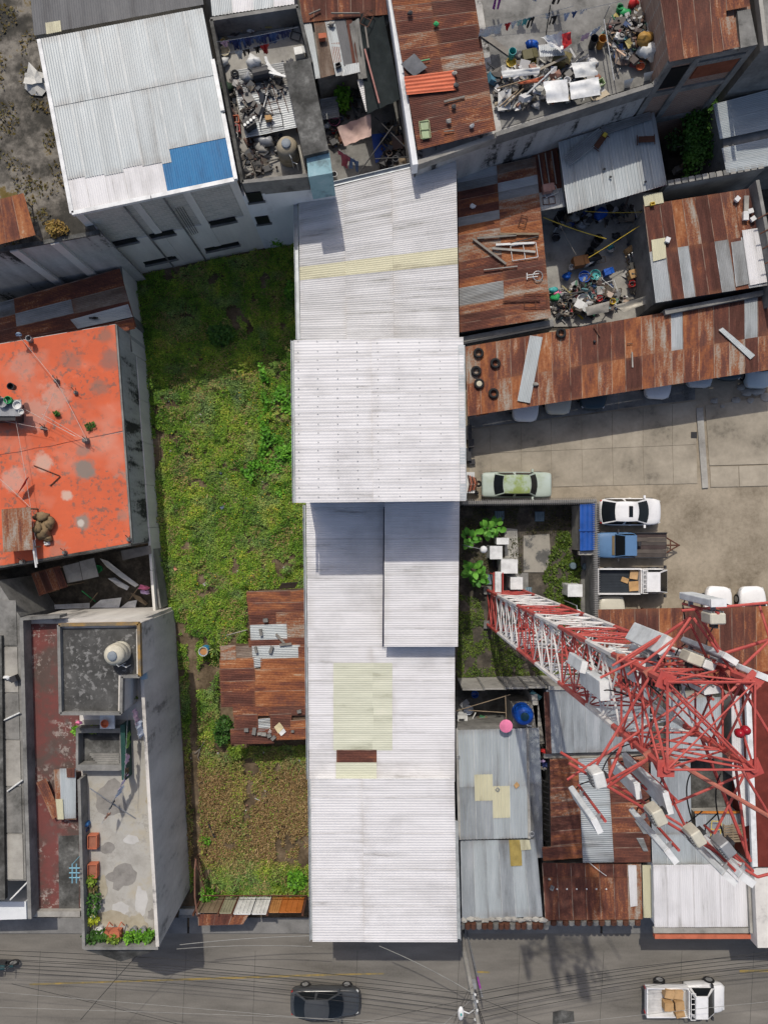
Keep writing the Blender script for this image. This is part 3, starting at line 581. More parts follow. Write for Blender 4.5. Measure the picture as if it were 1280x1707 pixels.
# ================================================================ orange roofed house
ZO = 5.0
oq = [(-90, 588), (193, 540), (219, 906), (-90, 962)]
OH = thing('orange_roof_house', 'house with flat bright orange painted roof', 'building', base_of(oq, ZO))
block(OH, oq, ZO, 0, mwst)
STAINS = [(142, 782, .5, (.2, .17, .145), .95), (138, 752, .32, (.24, .17, .14), .7), (138, 870, .36, (.22, .19, .16), .9), (135, 872, .16, (.48, .43, .38), .9), (112, 826, .24, (.5, .4, .33), .8), (72, 770, .45, (.5, .36, .29), .75), (92, 660, .7, (.48, .3, .24), .6), (55, 690, .8, (.45, .27, .22), .6), (165, 645, .4, (.22, .13, .1), .7), (185, 600, .5, (.2, .12, .1), .7), (120, 600, .5, (.25, .13, .1), .6), (40, 610, .6, (.42, .25, .2), .5), (25, 800, .6, (.5, .32, .26), .6), (175, 560, .35, (.22, .13, .1), .7), (95, 920, .4, (.3, .16, .12), .5), (205, 860, .25, (.3, .17, .13), .6)]
def stains(N, L, tc, oi, out, math_):
    out = freckles((.16, .1, .08), (.25, .215, .18), (.52, .3, .23), .5, .6)(N, L, tc, oi, out, math_)
    nz = N.new('ShaderNodeTexNoise'); nz.inputs['Scale'].default_value = 1.6; nz.inputs['Detail'].default_value = 8; nz.inputs['Roughness'].default_value = .72; L.new(tc.outputs['Object'], nz.inputs['Vector'])
    for x, y, r, c, k in STAINS:
        p = W(x, y, ZO+.05)-WL[OH.name]; d = N.new('ShaderNodeVectorMath'); d.operation = 'DISTANCE'; L.new(tc.outputs['Object'], d.inputs[0]); d.inputs[1].default_value = p
        q = N.new('ShaderNodeMapRange'); q.inputs['From Min'].default_value = .15; q.inputs['From Max'].default_value = -.35; L.new(math_('SUBTRACT', math_('DIVIDE', d.outputs['Value'], r*1.3), math_('MULTIPLY', nz.outputs['Fac'], 1.95)), q.inputs['Value'])
        m = N.new('ShaderNodeMix'); m.data_type = 'RGBA'; L.new(math_('MULTIPLY', q.outputs[0], k), m.inputs['Factor']); L.new(out, m.inputs['A']); m.inputs['B'].default_value = (*c, 1); out = m.outputs['Result']
    return out
mor = mat('stained_orange_paint', [(0, (.36, .12, .075)), (.2, (.48, .105, .05)), (.7, (.56, .115, .05)), (1, (.58, .18, .105))], .5, 9, .85, fine=.3, fscale=2.6, bump=.05, nr=.7, extra=stains)
# the roof screed in two fields, parted by the crack
ck = [(-90, 765), (0, 758), (35, 753), (60, 747), (85, 744), (110, 738), (135, 733), (160, 728), (206, 719)]
obj('roof_screed', MB().prism(pp([(-90, 589), (192, 541), (205, 718)]+[(x, y-.5) for x, y in ck[::-1][1:]], ZO+.05), ZO, ZO+.05), mor, OH)
obj('roof_screed', MB().prism(pp([(206.5, 720)]+[(218, 905), (-90, 961)]+[(x, y+.5) for x, y in ck[:-1]], ZO+.05), ZO, ZO+.05), mor, OH)
parapet(OH, (194, 541), (220, 905), ZO+.12, .2, .1, mcog, 'coping'); parapet(OH, (-90, 961), (219, 907), ZO+.12, .2, .12, mcod, 'coping')
ZR = ZO+.05
for i, (x, y, r, h, w) in enumerate(((52, 567, .16, .35, 'beside the roof edge nearest the lean-to'), (97, 636, .13, .35, 'in the middle of the upper field'), (128, 655, .12, .2, 'with an open top near the gutter side'), (76, 715, .12, .5, 'where the washing lines meet'), (146, 735, .17, .45, 'standing on the long crack'), (110, 921, .12, .3, 'by the lower edge next to the rust panel'), (217, 899, .14, .25, 'at the lower corner above the lot wall'), (40, 937, .15, .3, 'at the edge above the debris yard'))):
    t = thing('roof_stub', 'short concrete column stub with bent rebar '+w, 'column stub', W(x, y, ZR), 'column stubs on the orange roof')
    obj('stub', MB().lathe(W(x, y, ZR), [(r, 0), (r*.95, h*.8), (r*.6, h)], 9), mcog, t)
    b = W(x, y, ZR+h); obj('rebar', MB().tube([b, b+Vector((-.15, .25, .35))], .018, 5).tube([b, b+Vector((.12, .2, .4))], .018, 5), pbr, t)
for i, (x, y, w) in enumerate(((152, 711, 'round spiky pot plant beside the cracked roof edge'), (97, 690, 'tiny weed tuft growing on the orange roof'))):
    shrub('weed_tuft', w, x, y, .28 if i == 0 else .15, .28 if i == 0 else .12, .25, 90, .12, DG, ZR, 'weed')
lines = [((32, 560), (97, 640)), ((97, 640), (146, 735)), ((-40, 640), (128, 728)), ((0, 660), (125, 727)), ((70, 690), (146, 735)), ((0, 700), (80, 716)), ((25, 690), (60, 900)), ((0, 798), (50, 845)), ((90, 655), (70, 700))]
lw = ['from the blue post to the middle stub', 'from the middle stub to the crack stub', 'low across the red field to the crack', 'close above the junk pit', 'short one to the crack stub', 'from the pit to the small stub', 'long one down to the rust panel', 'short one above the rust panel', 'between two stubs']
for (a, b), w in zip(lines, lw):
    wire('washing_line', 'thin pale washing line '+w, W(*a, ZR+.75), W(*b, ZR+.7), .06, .012, flat('pale_rope', (.5, .42, .38)), 'washing lines over the orange roof', 'washing line')
single('red_cloth', 'narrow red cloth hanging on the long washing line', 'cloth', MB().add([W(29, 825, ZR+.4), W(36, 812, ZR+.75), W(44, 798, ZR+.75), W(49, 794, ZR+.5), W(44, 806, ZR+.3), W(35, 818, ZR+.25)], [(0, 1, 2, 3, 4, 5)]), pre, W(38, 812, ZR))
for a, b, w in (((57, 776), (100, 793), 'long'), ((101, 794), (84, 810), 'short')):
    single('iron_bar', w+' rusty iron bar lying bent on the orange roof', 'bar', MB().tube([W(*a, ZR+.05), W(*b, ZR+.05)], .03, 5), pbr, W(*a, ZR))
RP = thing('rust_panel_shelter', 'small shelter roofed with rusty white sheets on the orange roof', 'shelter', base_of([(3, 849), (52, 845), (56, 915), (6, 920)], ZR))
roof(RP, [(3, 849), (52, 845), (56, 916), (6, 921)], ZO+1.0, 2, 1, 'mm', 'v', .12, .016)
for px, py in ((6, 852), (50, 848), (54, 912), (9, 917)): p = W(px, py, ZO+.98); beam(RP, 'post', (p.x, p.y, ZR), p, .05, pwd)
beam(RP, 'gutter_pipe', W(54, 900, ZO+.9), W(61, 946, ZO+.8), .06, pwv); beam(RP, 'gutter_pipe', W(58, 900, ZO+.5), W(63, 940, ZO+.4), .04, pwv)
t = thing('sack_pile', 'heap of brown sacks and rope beside the rust panel shelter', 'sacks', W(75, 875, ZR))
for i, (x, y, sx, sy, sz) in enumerate(((74, 886, .55, .6, .35), (70, 862, .5, .35, .3), (84, 872, .35, .5, .3), (66, 880, .3, .5, .4), (80, 898, .35, .25, .25))):
    obj('sack', MB().blob(W(x, y, ZR+sz*.8), (sx*.8, sy*.8, sz), i, n=12, rough=.35), flat('sack_brown', (.19, .135, .075), .95), t, True)
single('white_rag', 'small white rag beside the sack pile', 'rag', MB().blob(W(79, 905, ZR+.08), (.2, .14, .08), 5, n=8, rough=.6), pw, W(79, 905, ZR))
# junk pit at the roof's edge
JP = thing('roof_water_stand', 'dark stand with basins and cans at the edge of the orange roof', 'stand', W(8, 682, ZR))
obj('stand_frame', MB().box(W(5, 688, ZR+.5), (1.9, 1.0, .9)), pdk, JP); obj('shelf', MB().box(W(6, 680, ZR+1.0), (2.0, .9, .06)), pgr, JP)
for i, (x, y, r, h, m, nm) in enumerate(((18, 668, .22, .3, pgn, 'can'), (32, 676, .25, .2, pwv, 'basin'), (8, 672, .28, .25, pgr, 'basin'), (-2, 664, .25, .35, pbe, 'can'), (38, 687, .16, .16, pwv, 'basin'), (24, 646, .2, .4, pdk, 'can'))):
    obj(nm, MB().lathe(W(x, y, ZR+1.03), [(r*.8, 0), (r, h), (r*.85, h), (r*.7, h*.3)], 12), m, JP)
single('bucket', 'dark bucket hanging over the roof stub with long shadow', 'bucket', MB().lathe(W(52, 566, ZR+.36), [(.13, 0), (.17, .28), (.14, .28), (.12, .05)], 12), pgr, W(52, 566, ZR+.36))
single('blue_post_cap', 'blue rag tied on a thin post at the roof edge', 'rag', MB().blob(W(32, 557, ZR+.9), (.16, .13, .12), 2, n=8, rough=.5).tube([W(34, 560, ZR), W(32, 557, ZR+.85)], .03, 5), flat('faded_blue', (.2, .27, .36)), W(33, 559, ZR))
# ================================================================ debris yard below the orange house
ground_sheet('debris_yard_ground', [(0, 960), (262, 905), (285, 1030), (60, 1060)], .02, mdk, .06, 'dark littered yard between the orange house and the grey house')
def plate(name, label, pts, z, m, th=.03, cat='panel', group=None, zs=None):
    mb = MB(); P = [W(x, y, (zs[i] if zs else z)) for i, (x, y) in enumerate(pts)]; n = len(P)
    mb.add([p-Vector((0, 0, th)) for p in P]+P, [tuple(range(n-1, -1, -1)), tuple(range(n, 2*n))]+[(i, (i+1) % n, n+(i+1) % n, n+i) for i in range(n)])
    # make sure the top faces up
    if (P[1]-P[0]).cross(P[2]-P[0]).z < 0: mb.f = [f[::-1] for f in mb.f]
    c = sum(P, Vector())/n; return single(name, label, cat, mb, m, c, group)
RC = thing('rust_canopy', 'narrow rusty canopy with lattice frame over the debris yard', 'canopy', base_of([(52, 955), (100, 943), (113, 978), (68, 992)], 2.4))
roof(RC, [(52, 956), (100, 943), (114, 978), (66, 993)], 2.5, 4, 1, 'mrmr', 'v', .1, .014)
for px, py in ((54, 958), (98, 946), (111, 976), (68, 990)): p = W(px, py, 2.48); beam(RC, 'post', (p.x, p.y, 0), p, .04, pwd)
plate('grey_board', 'grey board with black scribbles leaning over the debris yard, one of two', [(105, 944), (132, 937), (138, 967), (113, 972)], 2.3, mcon, .04, 'board')
plate('grey_board', 'plain grey board next to the scribbled one over the debris yard', [(133, 936), (157, 930), (165, 961), (139, 967)], 2.32, mcon, .04, 'board')
plate('pale_board', 'pale wooden board bridging the yard under the orange house', [(202, 918), (251, 909), (253, 923), (205, 934)], 2.2, pwg, .05, 'board')
for i, (pts, w) in enumerate((([(167, 931), (180, 935), (205, 955), (232, 975), (226, 979), (200, 962), (178, 945)], 'long torn'), ([(180, 964), (192, 963), (205, 972), (216, 978), (212, 984), (198, 978)], 'short curled'), ([(64, 1012), (90, 1008), (150, 1005), (150, 1014), (66, 1016)], 'flat strip of'), ([(152, 1013), (168, 1000), (203, 996), (199, 1013)], 'large rectangular'), ([(201, 1013), (214, 1003), (229, 1000), (226, 1013)], 'triangular'), ([(218, 988), (235, 995), (247, 1006), (243, 1009), (226, 999)], 'crumpled'))):
    plate('plastic_sheet', w+' white plastic sheet lying in the debris yard', pts, .35, pw if i != 5 else pwd, .02, 'plastic sheet', None, [.3+.12*math.sin(3*k+i) for k in range(len(pts))])
for i, (a, b, w) in enumerate((((163, 988), (150, 1005), 'short'), ((232, 978), (216, 1000), 'long leaning'), ((70, 990), (62, 1010), 'thin dark'), ((137, 985), (160, 1003), 'green'))):
    single('wooden_stick', w+' stick standing in the debris yard', 'stick', MB().tube([W(*a, 1.2), W(*b, .1)], .035, 5), pwd if i < 3 else pgn, W(*b, .02))
plate('tan_board', 'tan board propped in the corner of the debris yard', [(32, 994), (45, 997), (66, 1008), (62, 1013), (45, 1008)], .8, pwg, .04, 'board')
single('pink_cloth', 'pink and white cloth hanging at the debris yard wall', 'cloth', MB().blob(W(240, 979, 1.2), (.3, .13, .25), 3, n=10, rough=.5), ppk, W(240, 979, .02)); single('lilac_cloth', 'lilac cloth hanging below the pink one at the debris yard wall', 'cloth', MB().blob(W(243, 987, 1.0), (.28, .12, .2), 5, n=10, rough=.5), flat('lilac', (.55, .42, .68)), W(243, 987, .02))
single('green_tub', 'small green tub between boards in the debris yard', 'tub', MB().lathe(W(167, 948, .02), [(.2, 0), (.26, .4), (.22, .4), (.18, .06)], 12), pgn, W(167, 948, .02))
DW = thing('yard_wall', 'low wall closing the debris yard towards the lot', 'wall', W(270, 970))
a, b = W(264, 915, 1.6), W(277, 1014, 1.6); c = (a+b)/2; obj('wall', MB().box((c.x-.35, c.y, .8), ((b-a).length, .12, 1.6), math.atan2((b-a).y, (b-a).x)), mcog, DW)
# ================================================================ neighbour's long concrete roof at the left edge
NR = thing('concrete_roof_house', 'house with long weathered pale concrete roof at the picture edge', 'building', base_of([(-160, 985), (-2, 970), (38, 1500), (-160, 1500)], 4.6))
nq = [(-160, 990), (-5, 968), (34, 1028), (44, 1468), (-160, 1468)]
block(NR, nq, 4.6, 0, mcog)
for i in range(6):
    y0, y1 = 1000+i*78, 1076+i*78; x1a, x1b = 27+i*2.2, 29+i*2.2
    obj('roof_slab', MB().prism(pp([(-60 if i else -40, y0), (x1a, y0+1), (x1b, y1), (-60, y1)], 4.65), 4.6, 4.65), mcon if i % 2 else mcog, NR)
obj('roof_step', MB().prism(pp([(-60, 1060), (3, 1060), (9, 1500), (-60, 1500)], 4.9), 4.6, 4.9), mcod, NR)
for i, ((a, b), w) in enumerate(zip((((0, 1204), (34, 1188)), ((13, 1319), (39, 1300)), ((18, 1500), (47, 1470)), ((47, 1472), (60, 1457))), ('upper', 'middle', 'long lower', 'short lower'))):
    single('white_pipe', w+' white pipe lying across the long concrete roof', 'pipe', MB().tube([W(*a, 4.75), W(*b, 4.75)], .05, 6), pwv, W(*a, 4.65))
t = thing('roof_junk', 'bundle of white cloth and dark motor on the concrete roof edge', 'bundle', W(20, 1131, 4.65)); obj('bundle', MB().blob(W(14, 1130, 4.8), (.25, .14, .15), 4, n=8, rough=.5), pw, t); obj('motor', MB().box(W(25, 1131, 4.85), (.35, .35, .35), .4), pdk, t)
block(NR, [(-160, 1503), (44, 1503), (45, 1532), (-160, 1538)], 3.2, 0, mwht, 'front_wall')
# ================================================================ grey house with red floor, stair tower and terrace
GH = thing('grey_terrace_house', 'grey rendered house with red roof floor and pale street terrace', 'building', base_of([(35, 1030), (230, 1030), (263, 1582), (136, 1582)], 5.4))
ZF, ZP = 5.4, 6.3
mgw = mat('grey_render', [(0, (.1, .097, .09)), (.24, (.25, .24, .225)), (.38, (.48, .458, .425)), (.7, (.6, .575, .535)), (1, (.67, .645, .6))], 1, 7, .92, stretch=(.55, .55, .14), fine=.26, fscale=3)
block(GH, [(34, 1036), (232, 1034), (262, 1560), (262, 1581), (138, 1581), (136, 1527), (50, 1527)], ZF, 0, mgw, zpx=ZP)
obj('red_floor', MB().prism(pp([(48, 1040), (128, 1040), (136, 1300), (134, 1522), (62, 1522)], ZF+.03), ZF, ZF+.03), mrf, GH)
obj('dark_floor_patch', MB().prism(pp([(98, 1394), (132, 1392), (132, 1524), (99, 1524)], ZF+.045), ZF+.03, ZF+.045), mcod, GH)
obj('terrace_floor', MB().prism(pp([(138, 1200), (246, 1200), (258, 1578), (140, 1578)], ZF+.03), ZF, ZF+.03), mterr, GH)
for a, b, z, h, th, m in (((34, 1032), (100, 1028), ZP, .95, .16, mcog), ((36, 1034), (50, 1532), ZP, 1.0, .2, mcog), ((132, 1300), (140, 1582), ZP, 1.0, .16, mcog), ((232, 1040), (263, 1578), ZP+.02, 6.3, .18, mgw), ((140, 1581), (264, 1581), ZP+.04, 1.0, .16, mcog), ((54, 1524), (134, 1524), ZF+.35, .5, .3, mcon)):
    parapet(GH, a, b, z, h, th, m, 'parapet')
# stair tower block
ZT = 7.9
tq = [(98, 1042), (231, 1040), (233, 1128), (203, 1128), (202, 1190), (101, 1190)]
block(GH, tq, ZT, ZF, mgw, 'stair_tower'); obj('tower_roof', MB().prism(pp([(103, 1048), (227, 1046), (228, 1124), (198, 1125), (197, 1186), (105, 1186)], ZT+.02), ZT, ZT+.02), mtwr, GH)
mrim = mat('yellow_stained_edge', [(0, (.1, .09, .07)), (.4, (.16, .13, .09)), (.7, (.27, .17, .06)), (1, (.32, .2, .06))], 1.5, 6, .9, fine=.3)
tp = tq+[tq[0]]
for i in range(6): parapet(GH, tp[i], tp[i+1], ZT+.3, .3, .15, mrim if i in (0, 1) else mcog, 'tower_parapet')
# light well with its stair
obj('light_well_rim', MB().prism(pp([(127, 1214), (204, 1214), (204, 1222), (127, 1222)], ZF+.7), ZF, ZF+.7).prism(pp([(127, 1222), (131, 1222), (131, 1284), (127, 1284)], ZF+.7), ZF, ZF+.7).prism(pp([(200, 1222), (204, 1222), (204, 1284), (200, 1284)], ZF+.7), ZF, ZF+.7).prism(pp([(131, 1275), (200, 1275), (200, 1285), (131, 1285)], ZF+.7), ZF, ZF+.7), mcog, GH)
obj('light_well_floor', MB().prism(pp([(131, 1222), (200, 1222), (200, 1275), (131, 1275)], ZF+.06), ZF, ZF+.06), mcod, GH)
for k in range(5): obj('stair_step', MB().prism(pp([(150+k*3, 1256+k*3.5), (199, 1256+k*3.5), (199, 1260+k*3.5), (150+k*3, 1260+k*3.5)], ZF+.12+.09*k), ZF+.06, ZF+.12+.09*k), mcog, GH)
obj('awning', MB().add([W(140, 1583, ZP-.3), W(264, 1583, ZP-.3), W(202, 1603, ZP-.7), W(140, 1583, ZP-.45), W(264, 1583, ZP-.45), W(202, 1603, ZP-.85)], [(0, 2, 1), (3, 4, 5), (0, 3, 5, 2), (2, 5, 4, 1)]), mcod, GH)
# tanks
def tank(name, label, px, py, z, r, h, m, lidm, cat='water tank', pipe=True, n=20):
    c = W(px, py, z); t = thing(name, label, cat, c)
    obj('tank_body', MB().lathe(c, [(r*.96, 0), (r, .06), (r, h*.28), (r*.96, h*.3), (r*.96, h*.34), (r, h*.36), (r, h*.66), (r*.96, h*.68), (r*.96, h*.72), (r*.99, h*.75), (r*.85, h*.88), (r*.45, h)], n), m, t, True)
    obj('lid', MB().lathe(c+Vector((0, 0, h-.02)), [(r*.44, 0), (r*.44, .07), (r*.38, .1), (r*.1, .12)], 14), lidm, t, True)
    if pipe: obj('pipe', MB().tube([c+Vector((r*.4, -r*1.05, -.0)), c+Vector((r*.4, -r*1.05, h*.8)), c+Vector((r*.1, -r*.6, h*.9))], .025, 6).tube([c+Vector((r*.85, -r*1.25, 0)), c+Vector((r*.85, -r*1.25, h*.5)), c+Vector((r*.4, -r*1.05, h*.5))], .025, 6), pwv, t)
    return t
lg = flat('lid_grey', (.2, .23, .26))
tank('water_tank', 'cream cylindrical water tank with grey lid on the stair tower', 203, 1086, ZT+.02, .56, 1.25, flat('cream_tank', (.5, .47, .38), .5), lg)
# repair patches of cement, each with its own ragged outline
def patch(parent, px, py, rx, ry, z, m, seed, name='cement_patch', n=18):
    r = random.Random(seed); k = [1+.28*mnoise.noise(Vector((math.cos(6.283*i/n)*1.6+seed, math.sin(6.283*i/n)*1.6, seed)))*1.6+r.uniform(-.06, .06) for i in range(n)]
    return obj(name, MB().prism(pp([(px+rx*k[i]*math.cos(6.283*i/n), py+ry*k[i]*math.sin(6.283*i/n)) for i in range(n)], z), z-.02, z), m, parent)
mpt1 = mat('old_cement', [(0, (.13, .125, .115)), (.4, (.21, .2, .185)), (1, (.29, .28, .26))], 1.1, 7, .92, fine=.35, fscale=6); mpt2 = mat('ochre_screed', [(0, (.24, .21, .15)), (.5, (.33, .3, .23)), (1, (.4, .37, .3))], 1.0, 7, .92, fine=.3, fscale=6); mpt3 = mat('fresh_cement', [(0, (.36, .355, .34)), (.5, (.44, .435, .42)), (1, (.5, .495, .48))], 1.0, 7, .92, fine=.25, fscale=6); mpt4 = mat('salmon_primer', [(0, (.3, .2, .16)), (.4, (.42, .26, .2)), (1, (.5, .36, .29))], 1.2, 7, .9, fine=.35, fscale=6)
for i, (x, y, rx, ry, m) in enumerate(((186, 1333, 27, 30, mpt1), (178, 1414, 13, 8, mpt1), (203, 1462, 26, 20, mpt1), (200, 1515, 14, 11, mpt3), (236, 1500, 10, 22, mpt3), (190, 1530, 30, 14, mpt2), (228, 1540, 18, 16, mpt2), (247, 1335, 4, 6, mpt2), (252, 1525, 6, 9, mpt1), (218, 1400, 12, 7, mpt3), (170, 1480, 9, 18, mpt2))): patch(GH, x, y, rx, ry, ZF+.034+.0012*i, m, 3+i*1.7)
# things on the terrace
SC = thing('scrap_sheet_stack', 'rusty scrap sheets leaning on the parapet above the red floor', 'scrap sheets', W(110, 1320, ZF+.03))
sheet(SC, [(90, 1283), (127, 1280), (128, 1366), (95, 1366)], ZF+.5, 'm', 'v', .1, .014, 'sheet'); sheet(SC, [(100, 1281), (127, 1281), (127, 1364), (103, 1365)], ZF+.56, 'p', 'v', .1, .014, 'sheet'); sheet(SC, [(61, 1305), (77, 1297), (102, 1358), (88, 1366)], ZF+.4, 'm', 'v', .1, .014, 'sheet'); sheet(SC, [(93, 1332), (105, 1332), (107, 1366), (97, 1366)], ZF+.63, 'y', 'v', .1, .014, 'sheet')
sheet(SC, [(111, 1281), (125, 1280), (125, 1296), (112, 1296)], ZF+.65, 'r', 'v', .1, .014, 'sheet')
for i, (y, w) in enumerate(((1399, 'upper'), (1447, 'lower'))):
    t = thing('planter_box', w+' square terracotta planter box on the pale terrace', 'planter', W(159, y, ZF+.03)); c = W(159, y, ZF+.03)
    mb = MB().box(c+Vector((0, 0, .03)), (.5, .75, .06))
    for dx, dy, sx, sy in ((-.24, 0, .04, .75), (.24, 0, .04, .75), (0, .36, .44, .04), (0, -.36, .44, .04)): mb.box(c+Vector((dx, dy, .2)), (sx, sy, .4))
    obj('box', mb, ptr, t); obj('soil', MB().box(c+Vector((0, 0, .17)), (.43, .67, .24)), flat('planter_soil', (.3, .12, .075), .9), t)
TZ = ZF+.03
for i, (x, y, rx, ry, h, pal, w) in enumerate(((156, 1462, .35, .3, .5, YG, 'yellowing potted shrub beside the lower planter'), (160, 1500, .48, .75, .8, DG, 'large dark potted bush along the terrace parapet'), (155, 1480, .3, .3, .5, [(.1, .05, .05), (.16, .12, .05), (.06, .1, .02)], 'reddish potted plant along the terrace parapet'), (157, 1528, .35, .3, .5, [(.25, .3, .02), (.4, .45, .03), (.45, .5, .06)], 'bright lime potted plant near the terrace corner'), (160, 1553, .55, .35, .9, DG, 'spiky dark potted plant at the terrace corner'), (178, 1553, .36, .3, .8, DG, 'bushy potted plant left of the flower box on the street parapet'), (196, 1556, .42, .26, .9, YG, 'leafy plant trailing from the flower box'), (222, 1554, .28, .32, .8, BR, 'grassy plant in the first grey urn'), (238, 1554, .28, .32, .8, BR, 'grassy plant in the second grey urn'), (252, 1553, .26, .3, .8, BR, 'small green plant at the far end of the street parapet'), (220, 1160, .32, .3, .6, YG, 'potted palm in the passage beside the stair tower'), (130, 1216, .2, .2, .4, BR, 'small green pot plant at the light well corner'), (158, 1215, .2, .16, .4, YG, 'trailing pot plant on the light well rim'))):
    shrub('potted_plant', w, x, y, rx, ry, h, 210, .15, pal, TZ, 'plant')
for i, (x, y, m, w) in enumerate(((226, 1546, pgr, 'grey urn with grassy plant nearer the flower box'), (241, 1546, pgr, 'grey urn with grassy plant nearer the parapet end'), (215, 1165, ptr, 'red clay pot in the passage beside the stair tower'), (160, 1518, pwv, 'white pot behind the lime plant'), (170, 1545, pwv, 'white pot behind the spiky plant'))):
    single('plant_pot', w, 'pot', MB().lathe(W(x, y, TZ), [(.13, 0), (.2, .35), (.22, .38), (.18, .38), (.17, .3)], 12), m, W(x, y, TZ))
t = thing('flower_box', 'terracotta flower box with two curved handles on the street parapet', 'planter', W(193, 1551, TZ)); c = W(193, 1551, TZ)
obj('box', MB().box(c+Vector((0, 0, .3)), (.85, .42, .5)), ptr, t)
for dx in (-.15, .5): obj('handle', MB().tube([c+Vector((dx, .1, .5)), c+Vector((dx-.1, .5, .7)), c+Vector((dx+.05, .8, .6)), c+Vector((dx+.15, .5, .4))], .04, 6), ptr, t)
def laundry(name, label, a, b, z, items, cat='laundry', group=None, linem=None):
    """a washing line with clothes; every garment is its own thing"""
    A_, B_ = W(*a, z), W(*b, z); d = (B_-A_); L_ = d.length; u = d/L_; nrm = Vector((-u.y, u.x, 0))
    wire('clothes_line', 'clothes line carrying '+label, A_, B_, .08, .012, linem or pgr, group and group+' lines', 'clothes line')
    for (t0, wd, drop, m, kind, lab) in items:
        p = A_+d*t0-Vector((0, 0, .08*4*t0*(1-t0))); n = 6; wd *= 1.2; drop *= 1.5; vs = []; fs = []
        for r in range(4):
            for k in range(n+1):
                s = k/n-.5; ww = wd*(1 if kind != 'shirt' or r > 1 else 1.35)
                off = .05*math.sin(k*2.1+r*1.1+t0*20)+.1*r/3*math.sin(t0*17)
                vs.append(p+u*(s*ww)+nrm*off-Vector((0, 0, drop*r/3)))
        for r in range(3):
            for k in range(n):
                if kind == 'trousers' and r > 0 and k in (2, 3): continue
                if kind == 'shirt' and r > 0 and k in (0, n-1): continue
                fs.append((r*(n+1)+k, r*(n+1)+k+1, (r+1)*(n+1)+k+1, (r+1)*(n+1)+k))
        single(name, lab, kind if kind != 'sheet' else 'cloth', MB().add(vs, fs), m, p, group)
lil = flat('lilac', (.55, .42, .68)); pnk = flat('pale_pink', (.62, .42, .52)); lbl = flat('pale_blue', (.5, .56, .66)); grn = flat('lime_cloth', (.22, .4, .08)); blk = flat('black_cloth', (.018, .018, .02)); dgn = flat('dark_green_net', (.015, .06, .05)); peach = flat('peach_cloth', (.6, .33, .22)); nvy = flat('navy_cloth', (.02, .035, .13)); jean = flat('denim', (.05, .1, .24))
laundry('garment', 'pastel sheets beside the stair tower', (219, 1184), (232, 1232), ZF+1.7, [(.3, .7, .6, pnk, 'sheet', 'pink sheet hanging on the terrace line'), (.75, .7, .6, lbl, 'sheet', 'pale blue sheet hanging on the terrace line')])
laundry('garment', 'lime and green cloths over the light well', (213, 1190), (205, 1330), ZF+1.7, [(.33, .7, .5, grn, 'sheet', 'lime green cloth hanging beside the light well'), (.58, .5, .5, pnk, 'shirt', 'pinkish shirt hanging beside the light well'), (.72, .35, .5, flat('brown_cloth', (.1, .06, .03)), 'shirt', 'brown shirt hanging beside the light well')])
laundry('garment', 'lilac and black clothes on the pale terrace', (212, 1288), (170, 1374), ZF+1.5, [(.2, .6, .5, lil, 'shirt', 'lilac shirt hanging over the pale terrace'), (.42, .5, .4, lbl, 'sheet', 'pale blue cloth hanging over the pale terrace'), (.63, .6, .6, blk, 'trousers', 'black trousers hanging over the pale terrace'), (.88, .3, .4, peach, 'shirt', 'peach cloth hanging over the pale terrace')])
single('terrace_pole', 'long grey pole propping the washing on the pale terrace', 'pole', MB().tube([W(150, 1314, ZF+1.3), W(226, 1364, ZF+.06)], .035, 6), pgr, W(226, 1364, TZ))
t = thing('laundry_sink', 'white laundry sink with orange basin beside the stair tower', 'sink', W(180, 1204, TZ)); obj('sink_top', MB().box(W(180, 1203, TZ+.75), (.8, .75, .12)), pw, t); obj('sink_stand', MB().box(W(180, 1204, TZ+.35), (.6, .5, .68)), mcog, t); obj('basin', MB().lathe(W(177, 1205, TZ+.82), [(.15, 0), (.23, .18), (.19, .18), (.14, .04)], 14), por, t)
single('net_roll', 'dark green shade net strip hanging along the light well', 'net', MB().box(W(211, 1250, ZF+.5), (.25, 3.0, .9), .03), dgn, W(211, 1250, TZ)); single('pink_bow', 'pink rag among the pots by the light well', 'rag', MB().blob(W(134, 1205, TZ+.5), (.2, .13, .1), 4, n=8, rough=.5), ppk, W(134, 1205, TZ))
single('blue_box', 'pale blue box on the wall beside the stair tower', 'box', MB().box(W(240, 1119, ZP+.1), (.3, .85, .25), .1), flat('pale_blue_box', (.3, .42, .5)), W(240, 1119, ZP))
t = thing('blue_rack', 'light blue steel rack standing on the parapet of the red floor', 'rack', W(125, 1455, ZF+.05))
for dy in (-8, 0, 8): beam(t, 'rail', W(116, 1455+dy, ZP+.2), W(134, 1455+dy, ZP+.2), .03, flat('rack_blue', (.2, .4, .5)))
for dx in (-4, 3): beam(t, 'upright', W(125+dx, 1440, ZP+.2), W(125+dx, 1472, ZP+.2), .03, flat('rack_blue', (.2, .4, .5)))
for dx, dy in ((-4, -14), (3, 14)): p = W(125+dx, 1455+dy, ZP+.2); beam(t, 'leg', (p.x, p.y, ZF+.04), p, .025, flat('rack_blue', (.2, .4, .5)))
for i, (x, y, s, w) in enumerate(((148, 1371, .14, 'blue'), (146, 1381, .13, 'navy'))): single('bottle', w+' round bottle by the terrace parapet', 'bottle', MB().lathe(W(x, y, TZ), [(s, 0), (s, .3), (s*.4, .4), (s*.4, .46)], 10), flat('bottle_'+w, (.03, .12, .3) if i == 0 else (.02, .04, .1)), W(x, y, TZ))
